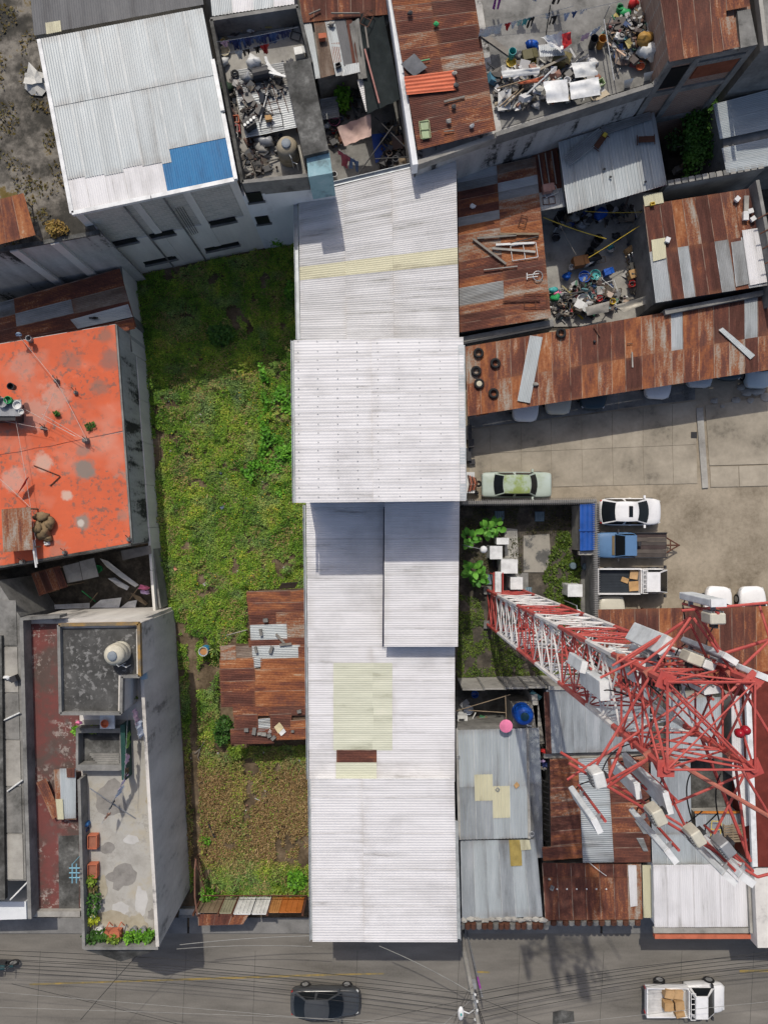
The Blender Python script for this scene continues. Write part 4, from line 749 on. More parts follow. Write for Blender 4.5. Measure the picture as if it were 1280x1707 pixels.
# ================================================================ rusty shed in the lot
ZS = 2.4
SD = thing('rusty_shed', 'patched rusty sheet shed standing against the warehouse in the lot', 'shed', base_of([(411, 985), (511, 980), (513, 1238), (370, 1180)], ZS))
for q in ([(418, 990), (508, 985), (510, 1080), (420, 1080)], [(372, 1082), (509, 1082), (509, 1176), (372, 1176)], [(394, 1176), (509, 1176), (509, 1230), (394, 1232)]): block(SD, q, ZS-.15, 0, flat('shed_board', (.12, .08, .055), .9))
def sr(x0, y0, x1, y1, k, dz=0., dl=0): sheet(SD, [(x0, y0), (x1, y0-2), (x1+1, y1-1), (x0+1, y1+1)], ZS, k, 'u', .1, .016, dz=dz, jit=.012)
for i, r in enumerate(((411, 986, 486, 1006, 'o'), (484, 985, 511, 1006, 'o'), (413, 1005, 511, 1024, 'o'), (415, 1022, 462, 1043, 'r'), (460, 1021, 511, 1043, 'm'), (417, 1042, 478, 1066, 'p'), (474, 1041, 511, 1066, 'm'), (414, 1064, 511, 1078, 'r'),
      (367, 1077, 393, 1100, 'm'), (391, 1078, 421, 1099, 'b'), (420, 1077, 500, 1099, 'p'), (497, 1078, 512, 1099, 'o'), (366, 1098, 424, 1117, 'o'), (423, 1098, 437, 1112, 'z'), (434, 1098, 512, 1116, 'o'), (366, 1115, 426, 1137, 'r'), (425, 1115, 512, 1137, 'o'), (367, 1136, 425, 1155, 'r'), (424, 1135, 512, 1154, 'o'), (368, 1153, 426, 1178, 'r'), (425, 1152, 512, 1177, 'o'),
      (388, 1175, 448, 1194, 'r'), (447, 1175, 512, 1193, 'r'), (390, 1192, 430, 1218, 'r'), (429, 1199, 452, 1222, 'z'), (450, 1191, 486, 1216, 'r'), (484, 1201, 513, 1217, 'o'), (384, 1215, 456, 1240, 'r'), (454, 1214, 513, 1233, 'o'))): sr(*r[:4], r[4], dz=.015*(i % 3)+.004*i)
for i, (x, y, sx, sy, rz, w) in enumerate(((443, 1034, .28, .22, .1, 'square grey block on the upper rust sheets'), (435, 1054, .16, .42, .15, 'upright grey brick on the upper zinc sheet'), (427, 1083, .14, .4, .25, 'thin brick on the lower zinc sheet near the edge'), (452, 1083, .18, .42, -.3, 'tilted brick on the lower zinc sheet'), (411, 1217, .25, .2, 0, 'small grey block on the lowest rust sheet'), (424, 1219, .22, .4, -.15, 'long grey block on the lowest rust sheet'), (433, 1223, .25, .14, .1, 'pale broken tile beside the long block'), (440, 1224, .3, .18, -.1, 'pale flat tile in the row of blocks'), (449, 1226, .25, .22, .4, 'dark broken tile in the row of blocks'), (499, 1186, .25, .18, .2, 'dark stone near the warehouse gutter'), (488, 1219, .16, .12, 0, 'tiny dark stone on the lowest orange sheet'), (456, 1230, .3, .2, .8, 'grey shard at the end of the block row'))):
    single('roof_weight', w, 'brick', MB().box(W(x, y, ZS+.2), (sx, sy, .16), rz), mcog if 'pale' not in w else mcon, W(x, y, ZS+.1), 'stones weighing down the shed roof')
plate('yellow_board', 'yellow cardboard square on the shed roof', [(457, 1212), (466, 1204), (473, 1213), (464, 1223)], ZS+.18, flat('pale_card', (.55, .48, .3)), .02, 'board'); plate('white_paper', 'white crumpled paper beside the yellow cardboard on the shed', [(465, 1222), (473, 1214), (477, 1220), (469, 1227)], ZS+.2, pw, .02, 'paper')
for i, (a, b, w) in enumerate((((460, 1057), (474, 1072), 'long grey'), ((466, 1075), (486, 1073), 'dark flat'))): single('plank', w+' plank lying across the two zinc sheets of the shed', 'plank', MB().box((W(*a, ZS+.2)+W(*b, ZS+.2))/2, ((W(*a, ZS)-W(*b, ZS)).length, .14, .04), math.atan2((W(*b)-W(*a)).y, (W(*b)-W(*a)).x)), pwg, W(*a, ZS))
plate('leaning_sheet', 'pale tilted panel leaning behind the shed', [(470, 972), (497, 970), (492, 980), (464, 982)], 1.2, mcon, .05, 'panel', None, [1.6, 1.6, .9, .9])
t = thing('blue_barrel', 'blue plastic barrel with rusty water inside near the agave', 'barrel', W(345, 1082)); c = W(345, 1082)
obj('barrel_body', MB().lathe(c, [(.27, 0), (.3, .1), (.3, .85), (.27, .9), (.24, .9), (.24, .75)], 16), flat('barrel_blue', (.03, .22, .42)), t, True); obj('rim', MB().tube([c+Vector((.28*math.cos(a), .28*math.sin(a), .91)) for a in np.linspace(0, 6.2832, 21)], .03, 5, cap=False), flat('barrel_rim', (.5, .48, .4)), t); obj('water', MB().lathe(c+Vector((0, 0, .8)), [(.235, 0), (.235, .03)], 16), flat('rusty_water', (.5, .24, .09)), t)
# agave
def leafmesh(l, w, droop, n=5, cup=.15):
    mb = MB(); vs = []
    for i in range(n+1):
        s = i/n; ww = w*math.sin(math.pi*min(1, .12+s*.88))**.8*(1 if s < .98 else .05); z = l*(.45*s-droop*s*s)
        vs += [(l*s, -ww/2, z+cup*ww), (l*s, 0, z), (l*s, ww/2, z+cup*ww)]
    for i in range(n):
        o = i*3; mb.f += [(o, o+3, o+4, o+1), (o+1, o+4, o+5, o+2)]; mb.mi += [0, 0]
    mb.v = vs; return mb
def mkleaf(nm, l, w, droop, cols):
    out = []
    for i, c in enumerate(cols):
        mb = leafmesh(l, w, droop); mb.col = [c]*len(mb.f); me = mb.mesh(nm, None, True); me.materials.append(mleaf); out.append(me)
    return out
def rosette(name, label, cat, px, py, z, leaves_, n, h0, h1, smin=.6, smax=1.1, spread=.12, tilt=(-.1, .9)):
    c = W(px, py, z); t = thing(name, label, cat, c)
    obj('stem', MB().tube([c, c+Vector((0, 0, h1))], .05, 6, r2=.02), pwd if h1 > .3 else pgn, t)
    for i in range(n):
        o = bpy.data.objects.new('leaf', random.choice(leaves_)); COL.objects.link(o); o.parent = t; a = i*2.4+random.uniform(-.3, .3); k = i/n
        hh = lerp(h0, h1, k); r = spread*random.uniform(.2, 1)*(1-.4*k); o.location = (math.cos(a)*r, math.sin(a)*r, hh)
        o.rotation_euler = (random.uniform(-.25, .25), -lerp(*tilt, k)+random.uniform(-.15, .15), a); s = random.uniform(smin, smax)*(1-.25*k); o.scale = (s, s, s)
    return t
agl = mkleaf('leaf', .85, .11, .3, [(.2, .28, .06), (.12, .2, .05), (.34, .38, .14), (.08, .14, .04)])
rosette('agave_plant', 'spiky variegated agave beside the blue barrel', 'agave', 360, 1079, 0, agl, 30, .05, .4, tilt=(.0, 1.1))
# gate at the street end of the lot
GT = thing('lot_gate', 'patched sheet gate with white and rusty panels closing the lot', 'gate', W(420, 1500))
def upright(x0, x1, yb, z, m, lean=0., nm='panel'):
    a, b = W(x0, yb, 0), W(x1, yb, 0); n = 4; mb = MB()
    mb.box((((a+b)/2).x, a.y-lean, z/2+.05), ((b-a).length, .05, z))
    for k in range(n+1): p = a.lerp(b, k/n); mb.box((p.x, p.y+.04-lean, z/2+.05), (.05, .05, z*.98))
    return obj(nm, mb, m, GT)
for x0, x1, z, m in ((342, 375, 1.9, flat('old_steel', (.2, .15, .1))), (379, 397, 2.0, flat('olive_panel', (.3, .29, .2))), (402, 428, 2.1, pw), (431, 453, 2.1, pw), (457, 472, 1.9, flat('rust_panel_pale', (.42, .2, .07))), (473, 508, 1.9, flat('rust_panel', (.4, .13, .03)))): upright(x0, x1, 1493, z, m)
obj('crossbar', MB().tube([W(338, 1493, 1.4), W(512, 1493, 1.4)], .035, 6).tube([W(338, 1493, .5), W(512, 1493, .5)], .035, 6), pbr, GT)
for x in (338, 377, 399, 455, 511): p = W(x, 1493, 0); obj('post', MB().box((p.x, p.y-.02, 1.1), (.12, .12, 2.2)), pbr, GT)
BRT = thing('rusty_awning', 'brown sheet awning hanging over the pavement outside the lot', 'awning', base_of([(330, 1526), (415, 1524), (400, 1541), (332, 1542)], 2)); 
plate2 = [(330, 1524), (416, 1523), (405, 1541), (331, 1543)]; roof(BRT, plate2, 2.0, 3, 1, 'rrr', 'v', .1, .014)
for x in (334, 402): p = W(x, 1530, 1.98); beam(BRT, 'post', (p.x, p.y, .13), p, .04, pbr)
SG = thing('bar_screen', 'rusty bar screen along the path by the grey house corner', 'screen', W(342, 1450)); 
for k in range(12): beam(SG, 'bar', W(330+k*1.4, 1425+k*5, .1), W(326+k*1.4, 1432+k*5, 1.6), .02, pbr)
beam(SG, 'rail', W(325, 1430, 1.6), W(343, 1488, 1.6), .03, pbr); beam(SG, 'rail', W(330, 1424, .2), W(346, 1482, .2), .03, pbr)
t = thing('downpipe_post', 'bent rusty post at the corner of the lot and the street', 'post', W(331, 1440)); obj('post_tube', MB().tube([W(327, 1432, 2.2), W(325, 1450, 2.3), W(325, 1495, 2.4), W(329, 1525, 2.3), W(329, 1528, .2)], .05, 6), flat('old_rust_pipe', (.2, .1, .07)), t)
t = thing('corner_wall', 'low broken wall between the grey house and the lot gate', 'wall', W(318, 1525)); obj('wall', MB().box(W(320, 1520, .4), (1.4, .3, .8)), mcog, t); obj('coping', MB().box(W(320, 1520, .84), (1.5, .36, .08)), mcon, t)
# ================================================================ small household things
def item(kind, label, px, py, z, m, s=1., rz=0., group=None, name=None):
    c = W(px, py, z); nm = name or kind; mb = MB(); q = lambda x, y, zz: c+Vector((x*math.cos(rz)-y*math.sin(rz), x*math.sin(rz)+y*math.cos(rz), zz))
    if kind in ('bucket', 'tub', 'drum', 'pot'):
        h, r = {'bucket': (.34, .17), 'tub': (.22, .3), 'drum': (.85, .28), 'pot': (.3, .18)}[kind]; h *= s; r *= s
        t = thing(nm, label, kind, c, group); obj('shell', mb.lathe(c, [(r*.8, 0), (r*.97, h*.95), (r*1.05, h), (r*.93, h), (r*.8, h*.3)], 14), m, t, False)
        if kind != 'drum': obj('handle', MB().tube([c+Vector((r, 0, h)), c+Vector((r*.6, r*.3, h+r*.5)), c+Vector((-r*.6, r*.3, h+r*.5)), c+Vector((-r, 0, h))], .012, 4), pgr, t)
        return t
    if kind == 'bag': return single(nm, label, 'bag', mb.blob(c+Vector((0, 0, .16*s)), (.3*s, .24*s, .2*s), int(px*7+py) % 97, n=10, rough=.4), m, c, group, True)
    if kind == 'crate':
        t = thing(nm, label, 'crate', c, group); l, w, h = .5*s, .36*s, .28*s
        obj('bottom', MB().box(c+Vector((0, 0, .02)), (l, w, .03), rz), m, t)
        for sx, sy, a, b in ((0, 1, l, .03), (0, -1, l, .03), (1, 0, .03, w-.06), (-1, 0, .03, w-.06)): obj('side', MB().box(q(sx*(l/2-.015), sy*(w/2-.015), h/2+.02), (a, b, h), rz), m, t)
        return t
    if kind == 'box':
        t = thing(nm, label, 'box', c, group); obj('carton', MB().box(c+Vector((0, 0, .2*s)), (.5*s, .4*s, .4*s), rz), m, t); obj('flap', MB().box(q(.27*s, 0, .4*s), (.22*s, .38*s, .012), rz, 0, .3), m, t); return t
    if kind == 'plank': return single(nm, label, 'plank', mb.box(c+Vector((0, 0, .04)), (1.5*s, .13*s, .045), rz), m, c, group)
    if kind == 'pipe': return single(nm, label, 'pipe', mb.tube([q(-.9*s, 0, .05), q(.9*s, 0, .05)], .04, 7), m, c, group)
    if kind == 'chair':
        t = thing(nm, label, 'chair', c, group); obj('seat', MB().box(c+Vector((0, 0, .42*s)), (.42*s, .42*s, .04), rz), m, t); obj('backrest', MB().box(q(-.2*s, 0, .66*s), (.04, .42*s, .45*s), rz), m, t)
        for a in (-1, 1):
            for b in (-1, 1): obj('leg', MB().box(q(a*.18*s, b*.18*s, .2*s), (.04, .04, .4*s), rz), m, t)
        return t
    if kind == 'frame':
        t = thing(nm, label, 'frame', c, group)
        for x0, y0, x1, y1 in ((-.6, -.35, .6, -.35), (-.6, .35, .6, .35), (-.6, -.35, -.6, .35), (.6, -.35, .6, .35), (0, -.35, 0, .35)): obj('bar', MB().tube([q(x0*s, y0*s, .06), q(x1*s, y1*s, .06)], .022, 5), m, t)
        return t
    if kind == 'tyre':
        R, r = .3*s, .105*s; t = thing(nm, label, 'tyre', c, group); prof = [(R-r*.9, .02), (R, 0), (R+r*.6, .04), (R+r*.8, .1*s), (R+r*.6, .18*s), (R, .21*s), (R-r*.9, .19*s), (R-r, .1*s), (R-r*.9, .02)]
        vs, fs, n = [], [], 20
        for a, b in prof:
            for j in range(n): vs.append(c+Vector((a*math.cos(6.2832*j/n), a*math.sin(6.2832*j/n), b)))
        for i in range(len(prof)-1):
            for j in range(n): fs.append((i*n+j, i*n+(j+1) % n, (i+1)*n+(j+1) % n, (i+1)*n+j))
        obj('rubber', MB().add(vs, fs), m, t, True); return t
    if kind == 'pallet':
        t = thing(nm, label, 'pallet', c, group)
        for k in range(7): obj('slat', MB().box(q(0, (k-3)*.15*s, .12), (1.1*s, .1*s, .03), rz), m, t)
        for k in (-1, 0, 1): obj('bearer', MB().box(q(k*.5*s, 0, .05), (.09, 1.05*s, .09), rz), m, t)
        return t
def cloth(name, label, quad, zs, m, sag=.25, cat='tarp', n=8, wr=.04, seed=0):
    mb = MB(); P = [W(x, y, z) for (x, y), z in zip(quad, zs)]; vs = []; fs = []
    for j in range(n+1):
        for i in range(n+1):
            u, v = i/n, j/n; p = lerp(lerp(P[0], P[1], u), lerp(P[3], P[2], u), v)
            vs.append(p-Vector((0, 0, sag*16*u*(1-u)*v*(1-v)))+Vector((0, 0, wr*mnoise.noise(Vector((u*6+seed, v*3, seed)))*2)))
    for j in range(n):
        for i in range(n): a = j*(n+1)+i; fs.append((a, a+n+1, a+n+2, a+1))
    return single(name, label, cat, mb.add(vs, fs), m, P[3], None, True)
def heap(name, label, poly, z, n, size, h, palette, parent=None, seed=1, cat='rubbish'):
    r = random.Random(seed); mb = MB(); cols = []; cx = sum(p[0] for p in poly)/len(poly); cy = sum(p[1] for p in poly)/len(poly)
    xs_ = [p[0] for p in poly]; ys_ = [p[1] for p in poly]; R = max(max(xs_)-min(xs_), max(ys_)-min(ys_))/2; k = 0
    while k < n:
        x, y = r.uniform(min(xs_), max(xs_)), r.uniform(min(ys_), max(ys_))
        if not inpoly(x, y, poly): continue
        k += 1; d = math.hypot(x-cx, y-cy)/R; zz = z+h*max(0, 1-d*d)*r.random()+.04; s = size*r.choice((.4, .6, .9, 1.2, 1.8)); f0 = len(mb.f); kind = r.random()
        c = W(x, y, zz)
        if kind < .4: mb.box(c, (s*r.uniform(.5, 1.4), s*r.uniform(.3, 1), s*r.uniform(.1, .6)), r.uniform(0, 6), r.uniform(-.6, .6), r.uniform(-.6, .6))
        elif kind < .62: mb.blob(c, (s*.55, s*.45, s*.3), k, n=6, rough=.5)
        elif kind < .75: mb.box(c, (s*r.uniform(2, 4), s*.18, .05), r.uniform(0, 6), 0, r.uniform(-.3, .3))
        elif kind < .9:
            a = r.uniform(0, 6); u = Vector((math.cos(a), math.sin(a), r.uniform(-.3, .3)))*s*.7; w_ = Vector((-math.sin(a), math.cos(a), r.uniform(-.4, .4)))*s*.5
            mb.add([c-u-w_, c+u-w_+Vector((0, 0, .08)), c+u+w_, c-u+w_+Vector((0, 0, .1))], [(0, 1, 2, 3)])
        else: mb.lathe(c, [(s*.22, 0), (s*.3, s*.5), (s*.26, s*.5), (s*.2, s*.1)], 8)
        g0 = r.choice(palette); gm = sum(g0)/3; dirt = r.uniform(.55, .95); sat = r.uniform(.5, .95)
        cols += [tuple((gm+(q-gm)*sat)*dirt for q in g0)]*(len(mb.f)-f0)
    mb.col = cols; o = obj(name, mb, mmix, None, False, W(cx, cy, z)); return tag(o, label, cat, None, 'stuff')
PALW = [(.6, .6, .58), (.66, .66, .66), (.5, .5, .5), (.3, .29, .27), (.12, .1, .08), (.4, .33, .22), (.04, .04, .045), (.06, .2, .3), (.5, .16, .06), (.6, .58, .5)]
PALM = [(.06, .05, .045), (.12, .1, .085), (.16, .13, .1), (.22, .2, .17), (.09, .06, .05), (.02, .02, .022), (.05, .045, .04), (.1, .08, .06), (.14, .07, .045), (.2, .16, .11), (.03, .1, .3), (.45, .05, .05), (.5, .5, .48), (.3, .3, .29), (.03, .2, .1), (.5, .4, .08), (.1, .3, .35), (.45, .3, .2), (.6, .6, .6)]
PALD = [(.02, .02, .022), (.05, .045, .04), (.1, .08, .06), (.2, .17, .13), (.13, .06, .04), (.3, .29, .27), (.05, .06, .08)]
# ================================================================ pale building with the rooftop yard
ZB, ZBF = 8.5, 7.2
bq = [(348, 30), (497, 8), (553, 287), (396, 308)]
PB = thing('rooftop_yard_house', 'whitewashed house with a cluttered rooftop yard and tank', 'building', base_of(bq, ZB))
block(PB, bq, ZBF, 0, mwht, zpx=ZB); obj('roof_floor', MB().prism(pp([(352, 36), (496, 14), (550, 284), (404, 303)], ZB), ZBF, ZBF+.03), mcon, PB)
for a, b, h in (((351, 32), (497, 10), 1.4), ((352, 32), (404, 304), 1.4), ((496, 10), (519, 104), 1.4), ((404, 303), (513, 292), 1.4)): parapet(PB, a, b, ZB, h, .18, mcod if b[0] < 450 or a[1] == 10 else mcog)
obj('parapet', MB().box((0, 0, -50), (.01, .01, .01)), mcog, PB) if False else None
obj('dividing_slab', MB().prism(pp([(472, 106), (517, 97), (548, 250), (506, 260)], 9.3), ZBF+.03, 9.3), mcod, PB)
pblue = mat('peeling_blue_wall', [(0, (.1, .13, .14)), (.4, (.22, .36, .4)), (.8, (.28, .42, .46)), (1, (.4, .45, .46))], 1.2, 6, .9, fine=.3)
obj('blue_shaft', MB().prism(pp([(511, 262), (549, 253), (554, 288), (514, 295)], 9.0), 6.5, 9.0), pblue, PB)
SA2, SB2 = W(396, 308, ZB), W(553, 287, ZB); d2 = (SB2-SA2).normalized(); o2 = Vector((d2.y, -d2.x, 0)); rz2 = math.atan2(d2.y, d2.x)
for x, y, w_, h_ in ((425, 328, .8, 1.05), (438, 366, .75, .95)):
    p = onwall(x, y, SA2, SB2)+o2*.02; wdw = obj('window', MB().box(p, (w_, .06, h_), rz2), winm, PB); obj('sill', MB().box(p+o2*.04-Vector((0, 0, h_/2+.04)), (w_+.16, .12, .07), rz2), mcog, wdw)
WR = thing('white_lean_roof', 'white corrugated roof beyond the rooftop yard', 'roof', base_of([(348, -50), (488, -60), (490, 6), (354, 26)], 8.3)); block(WR, [(350, -50), (486, -60), (487, 2), (356, 22)], 8.2, 0, mcog)
roof(WR, [(346, -60), (486, -70), (491, 7), (354, 27)], 8.4, 4, 1, 'pwpw', 'v', .18, .025)
YZ = ZBF+.03
YR = thing('low_zinc_roof', 'low dull zinc roof with rebar grid in the rooftop yard', 'roof', base_of([(385, 112), (476, 100), (496, 212), (412, 230)], YZ))
roof(YR, [(385, 118), (474, 104), (498, 212), (410, 230)], 7.9, 2, 5, ['dd', 'dd', 'zd', 'dz', 'zz'], 'u', .12, .014)
for x, y in ((388, 121), (472, 108), (412, 227), (494, 209)): p = W(x, y, 7.88); beam(YR, 'post', (p.x, p.y, YZ), p, .05, pbr)
t = thing('rebar_grid', 'rusty rebar grid lying on the low zinc roof', 'rebar grid', W(440, 165, 7.95))
for k in range(6): beam(t, 'bar', W(396+k*13, 132-k*2, 7.98), W(416+k*13, 196-k*2, 7.98), .018, pbr, 4)
for k in range(5): beam(t, 'bar', W(396+k*4, 142+k*13, 8.0), W(452+k*4, 132+k*12, 8.0), .018, pbr, 4)
tank('water_tank', 'beige round water tank with grey lid in the rooftop yard', 483, 262, YZ, .56, 1.35, flat('beige_tank', (.3, .26, .19), .55), lg)
laundry('garment', 'blue laundry in the rooftop yard', (360, 70), (497, 45), YZ+1.5, [(.1, .3, .4, pnk, 'shirt', 'pale pink top at the low end of the rooftop line')]+[(.22+.078*k, .32, .45, [nvy, jean, nvy, jean, jean, nvy, jean, nvy, nvy][k], 'trousers' if k % 2 else 'shirt', ['first', 'second', 'third', 'fourth', 'fifth', 'sixth', 'seventh', 'eighth', 'last'][k]+' dark blue garment along the rooftop line') for k in range(9)])
laundry('garment', 'small dark things in the rooftop yard', (362, 92), (480, 62), YZ+1.1, [(.4, .3, .4, blk, 'trousers', 'black trousers on the second rooftop line'), (.55, .22, .35, blk, 'shirt', 'black shirt on the second rooftop line'), (.66, .3, .4, pre, 'shirt', 'red shirt on the second rooftop line'), (.3, .25, .35, pw, 'shirt', 'white top on the second rooftop line')])
item('plank', 'broad wooden board lying in the corner of the rooftop yard', 373, 60, YZ, pwd, .95, -.65); item('bag', 'dark bundle against the wall of the rooftop yard', 365, 140, YZ, pdk, 1.4); item('bag', 'green bag against the rooftop wall', 378, 150, YZ, flat('dull_green', (.04, .07, .045)), 1.3)
item('bucket', 'yellow bucket in the rooftop yard', 374, 73, YZ, pyw, .8); item('tub', 'beige tub on the rooftop floor', 376, 88, YZ, pbe, .9); item('bag', 'white sack by the rooftop yard wall', 372, 108, YZ, pwv, 1.1); item('bucket', 'bright green tall bucket under the rooftop wall', 399, 46, YZ, pgn, 1.2); item('tyre', 'small black tyre on the low zinc roof', 392, 124, 7.95, pbk, .55)
single('black_drum', 'black drum lying on its side on the low zinc roof', 'drum', MB().tube([W(422, 126, 8.2), W(448, 120, 8.2)], .32, 14), pdk, W(435, 123, 7.95)); item('bag', 'clear bag beside the black drum', 424, 108, 7.9, pwv, 1.2); item('bag', 'grey bag in front of the black drum', 414, 132, 7.95, pgr, 1.0)
t = thing('bent_sheet_pile', 'pile of bent white sheet offcuts behind the black drum', 'scrap', W(455, 110, 7.95))
for k in range(5): obj('offcut', MB().box(W(447+k*4, 108+k*4, 8.2+.05*k), (.9, .14, .03), 1.9+k*.25, .3), pwv, t)
single('white_pole', 'long white pole lying on the low zinc roof', 'pole', MB().tube([W(446, 154, 8.05), W(433, 204, 8.05)], .035, 6), pwv, W(440, 180, 7.95))
item('crate', 'orange crate on the rooftop yard edge', 392, 204, YZ, por, 1.1, .1); item('crate', 'red crate under the orange one', 394, 219, YZ, pre, 1.0, .1); item('bucket', 'white bucket below the red crate', 394, 231, YZ, pwv, 1.0); item('box', 'cardboard square on the low zinc roof', 448, 200, 7.95, pcd, .6, .1)
t = thing('engine_block', 'dark engine block at the corner of the low zinc roof', 'engine', W(417, 206, 7.95)); obj('block', MB().box(W(416, 207, 8.2), (.6, .45, .45), .6), pdk, t)
for k in range(4): obj('cylinder_cover', MB().lathe(W(409+k*5, 210-k*4, 8.4), [(.08, 0), (.08, .12)], 8), pgr, t)
item('frame', 'black steel frame at the end of the low zinc roof', 452, 203, 7.95, pdk, 1.0, .15); item('plank', 'pale plank standing by the rooftop tank', 415, 245, YZ, pwd, .8, 1.5); item('bag', 'grey sacks below the low zinc roof', 445, 240, YZ, pgr, 1.6); item('bag', 'pale sack below the low zinc roof', 437, 251, YZ, mcon, 1.3)
item('frame', 'bicycle-like black frame in the corner of the rooftop yard', 495, 55, YZ, pdk, .7, 1.3); item('box', 'white appliance at the rooftop slab corner', 500, 92, YZ, pwv, 1.0, .2); item('plank', 'two thin poles across the rooftop corner', 412, 268, YZ, pwg, 1.2, -.5); heap('rubbish_heap', 'scrap and rods piled in the rooftop yard corner', [(402, 250), (440, 262), (440, 290), (406, 296)], YZ, 60, .25, .3, PALD, seed=4)
heap('rubbish_heap', 'dark clutter along the wall of the rooftop yard', [(378, 140), (392, 150), (400, 250), (388, 240)], YZ, 60, .22, .25, PALD, seed=5); heap('rubbish_heap', 'odds and ends under the far rooftop wall', [(370, 45), (480, 26), (488, 40), (380, 58)], YZ, 50, .2, .2, PALM, seed=6)
# ================================================================ patio house with tarps
ground_sheet('patio_floor', [(520, 90), (690, 90), (700, 330), (545, 330)], 2.6, mcog, 2.6, 'raised concrete floor of the shaded patio')
PH = thing('strip_roof_house', 'house roofed with narrow strips of zinc and rust beside the patio', 'building', base_of([(500, -40), (600, -40), (600, 110), (525, 125)], 5.4))
block(PH, [(500, -60), (655, -60), (660, 20), (600, 100), (530, 126), (505, 40)], 5.2, 0, mcog)
roof(PH, [(495, -50), (648, -60), (646, 24), (503, 38)], 5.6, 7, 1, 'rrrrrrr', 'v', .1, .016)
for pts, k in (([(505, 40), (519, 36), (534, 130), (522, 132)], 'p'), ([(523, 37), (544, 34), (558, 124), (535, 130)], 'b'), ([(541, 33), (557, 31), (577, 124), (560, 127)], 'p'), ([(557, 30), (575, 28), (588, 106), (573, 109)], 'q'), ([(576, 28), (586, 27), (597, 105), (588, 108)], 'r'), ([(576, 108), (598, 104), (600, 120), (570, 127)], 'z'), ([(552, 72), (566, 70), (570, 105), (556, 107)], 'm')): sheet(PH, pts, 5.5, k, 'v', .1, .014, dz=random.uniform(0, .06))
sheet(PH, [(595, 133), (608, 131), (624, 178), (610, 186)], 5.2, 'w', 'u', .12, .02)
cloth('black_tarp', 'black plastic tarp stretched over the patio', [(593, 27), (636, 10), (668, 165), (612, 190)], (5.6, 5.6, 5.4, 5.3), tarpk, .15, 'tarp', 14, .05, 2)
cloth('grey_tarp', 'mottled grey tarp strip beside the black one', [(582, 40), (598, 30), (612, 130), (598, 132)], (5.7, 5.7, 5.5, 5.5), mcog, .1, 'tarp', 8, .08, 7)
for a, b, w, m in (((608, 82), (632, 172), 'reddish', flat('red_pole', (.35, .16, .14))), ((609, 45), (614, 80), 'grey', pwg), ((515, 24), (534, 16), 'white', pwg), ((552, 22), (600, 22), 'pale', pwg)): single('pole', w+' pole lying on the patio roofs', 'pole', MB().tube([W(*a, 5.8), W(*b, 5.75)], .05, 6), m, W(*a, 5.7))
item('frame', 'rusty trestle frame lying on the black tarp', 612, 32, 5.75, pbr, .7, 1.1); item('box', 'rust box on the brown roof strip', 537, 65, 5.6, ptr, .7, .1); item('bag', 'pale bag on the zinc roof strip', 553, 42, 5.6, mcon, .6); item('crate', 'black box at the end of the zinc strip', 564, 111, 5.6, pdk, .6, .4)
cloth('pink_tarp', 'pinkish canvas sheet strung over the patio', [(562, 212), (618, 190), (619, 226), (574, 244)], (4.3, 4.9, 4.6, 4.2), tarpp, .35, 'tarp', 10, .06, 4); cloth('blue_tarp', 'blue tarp spread on the patio floor', [(619, 224), (645, 221), (652, 262), (626, 272)], (2.8, 2.8, 2.75, 2.75), tarpb, 0, 'tarp', 6, .05, 5)
shrub('potted_plant', 'feathery green plant growing in the dark patio', 574, 178, .5, .7, 1.6, 260, .2, BR, 2.6, 'plant')
sheet(PH, [(533, 165), (562, 160), (566, 195), (537, 200)], 3.6, 'd', 'u', .12, .015)
for i, (x, y, k, m, s, w) in enumerate(((558, 204, 'tub', ppk, 1.1, 'pink basin at the edge of the patio plant'), (545, 212, 'bag', pw, .8, 'white bag among the patio bottles'), (556, 222, 'bucket', pre, .8, 'red bucket among the patio bottles'), (551, 217, 'bucket', pyw, .6, 'yellow pot among the patio bottles'), (548, 224, 'bag', pdk, .9, 'dark bag among the patio bottles'), (569, 200, 'bucket', pbu, .7, 'blue bucket behind the pink tarp'), (570, 235, 'box', pbr, .9, 'brown box under the pink tarp'), (556, 240, 'box', pdk, .9, 'dark box by the patio wall'), (558, 297, 'drum', pgr, .6, 'grey drum at the patio gutter'), (640, 275, 'chair', pdk, 1.1, 'dark chair on the patio by the blue tarp'), (655, 225, 'chair', pwd, 1.2, 'wooden chair standing in the patio clutter'), (668, 215, 'frame', pwv, .7, 'pale window frame leaning on the patio wall'), (664, 245, 'box', pcd, 1.3, 'cardboard box in the patio corner'), (675, 250, 'bucket', ptq, .9, 'turquoise bucket in the patio corner'), (660, 262, 'pallet', pwd, .9, 'wooden pallet in the patio corner'), (672, 275, 'bag', pwd, 1.4, 'brown sack in the patio corner'))): item(k, w, x, y, 2.62, m, s, .3*i)
laundry('garment', 'a few clothes in the patio', (565, 250), (600, 270), 5.0, [(.25, .5, .9, flat('red_blue', (.3, .06, .1)), 'shirt', 'red and blue shirt hanging in the patio'), (.7, .5, .8, jean, 'trousers', 'blue jeans hanging in the patio')])
for a, b, w in (((590, 300), (655, 210), 'diagonal'), ((625, 265), (680, 262), 'level'), ((625, 195), (675, 245), 'crossing')): single('patio_pole', w+' dark pole over the patio corner', 'pole', MB().tube([W(*a, 4.6), W(*b, 4.9)], .035, 5), pdk, W(*a, 2.62))
heap('rubbish_heap', 'tangled furniture and wood in the patio corner', [(640, 205), (680, 200), (690, 270), (632, 290)], 2.62, 90, .35, .6, PALD, seed=8); heap('rubbish_heap', 'coloured bottles and pots beside the patio wall', [(540, 205), (568, 198), (572, 240), (548, 246)], 2.62, 60, .16, .3, PALM, seed=9)
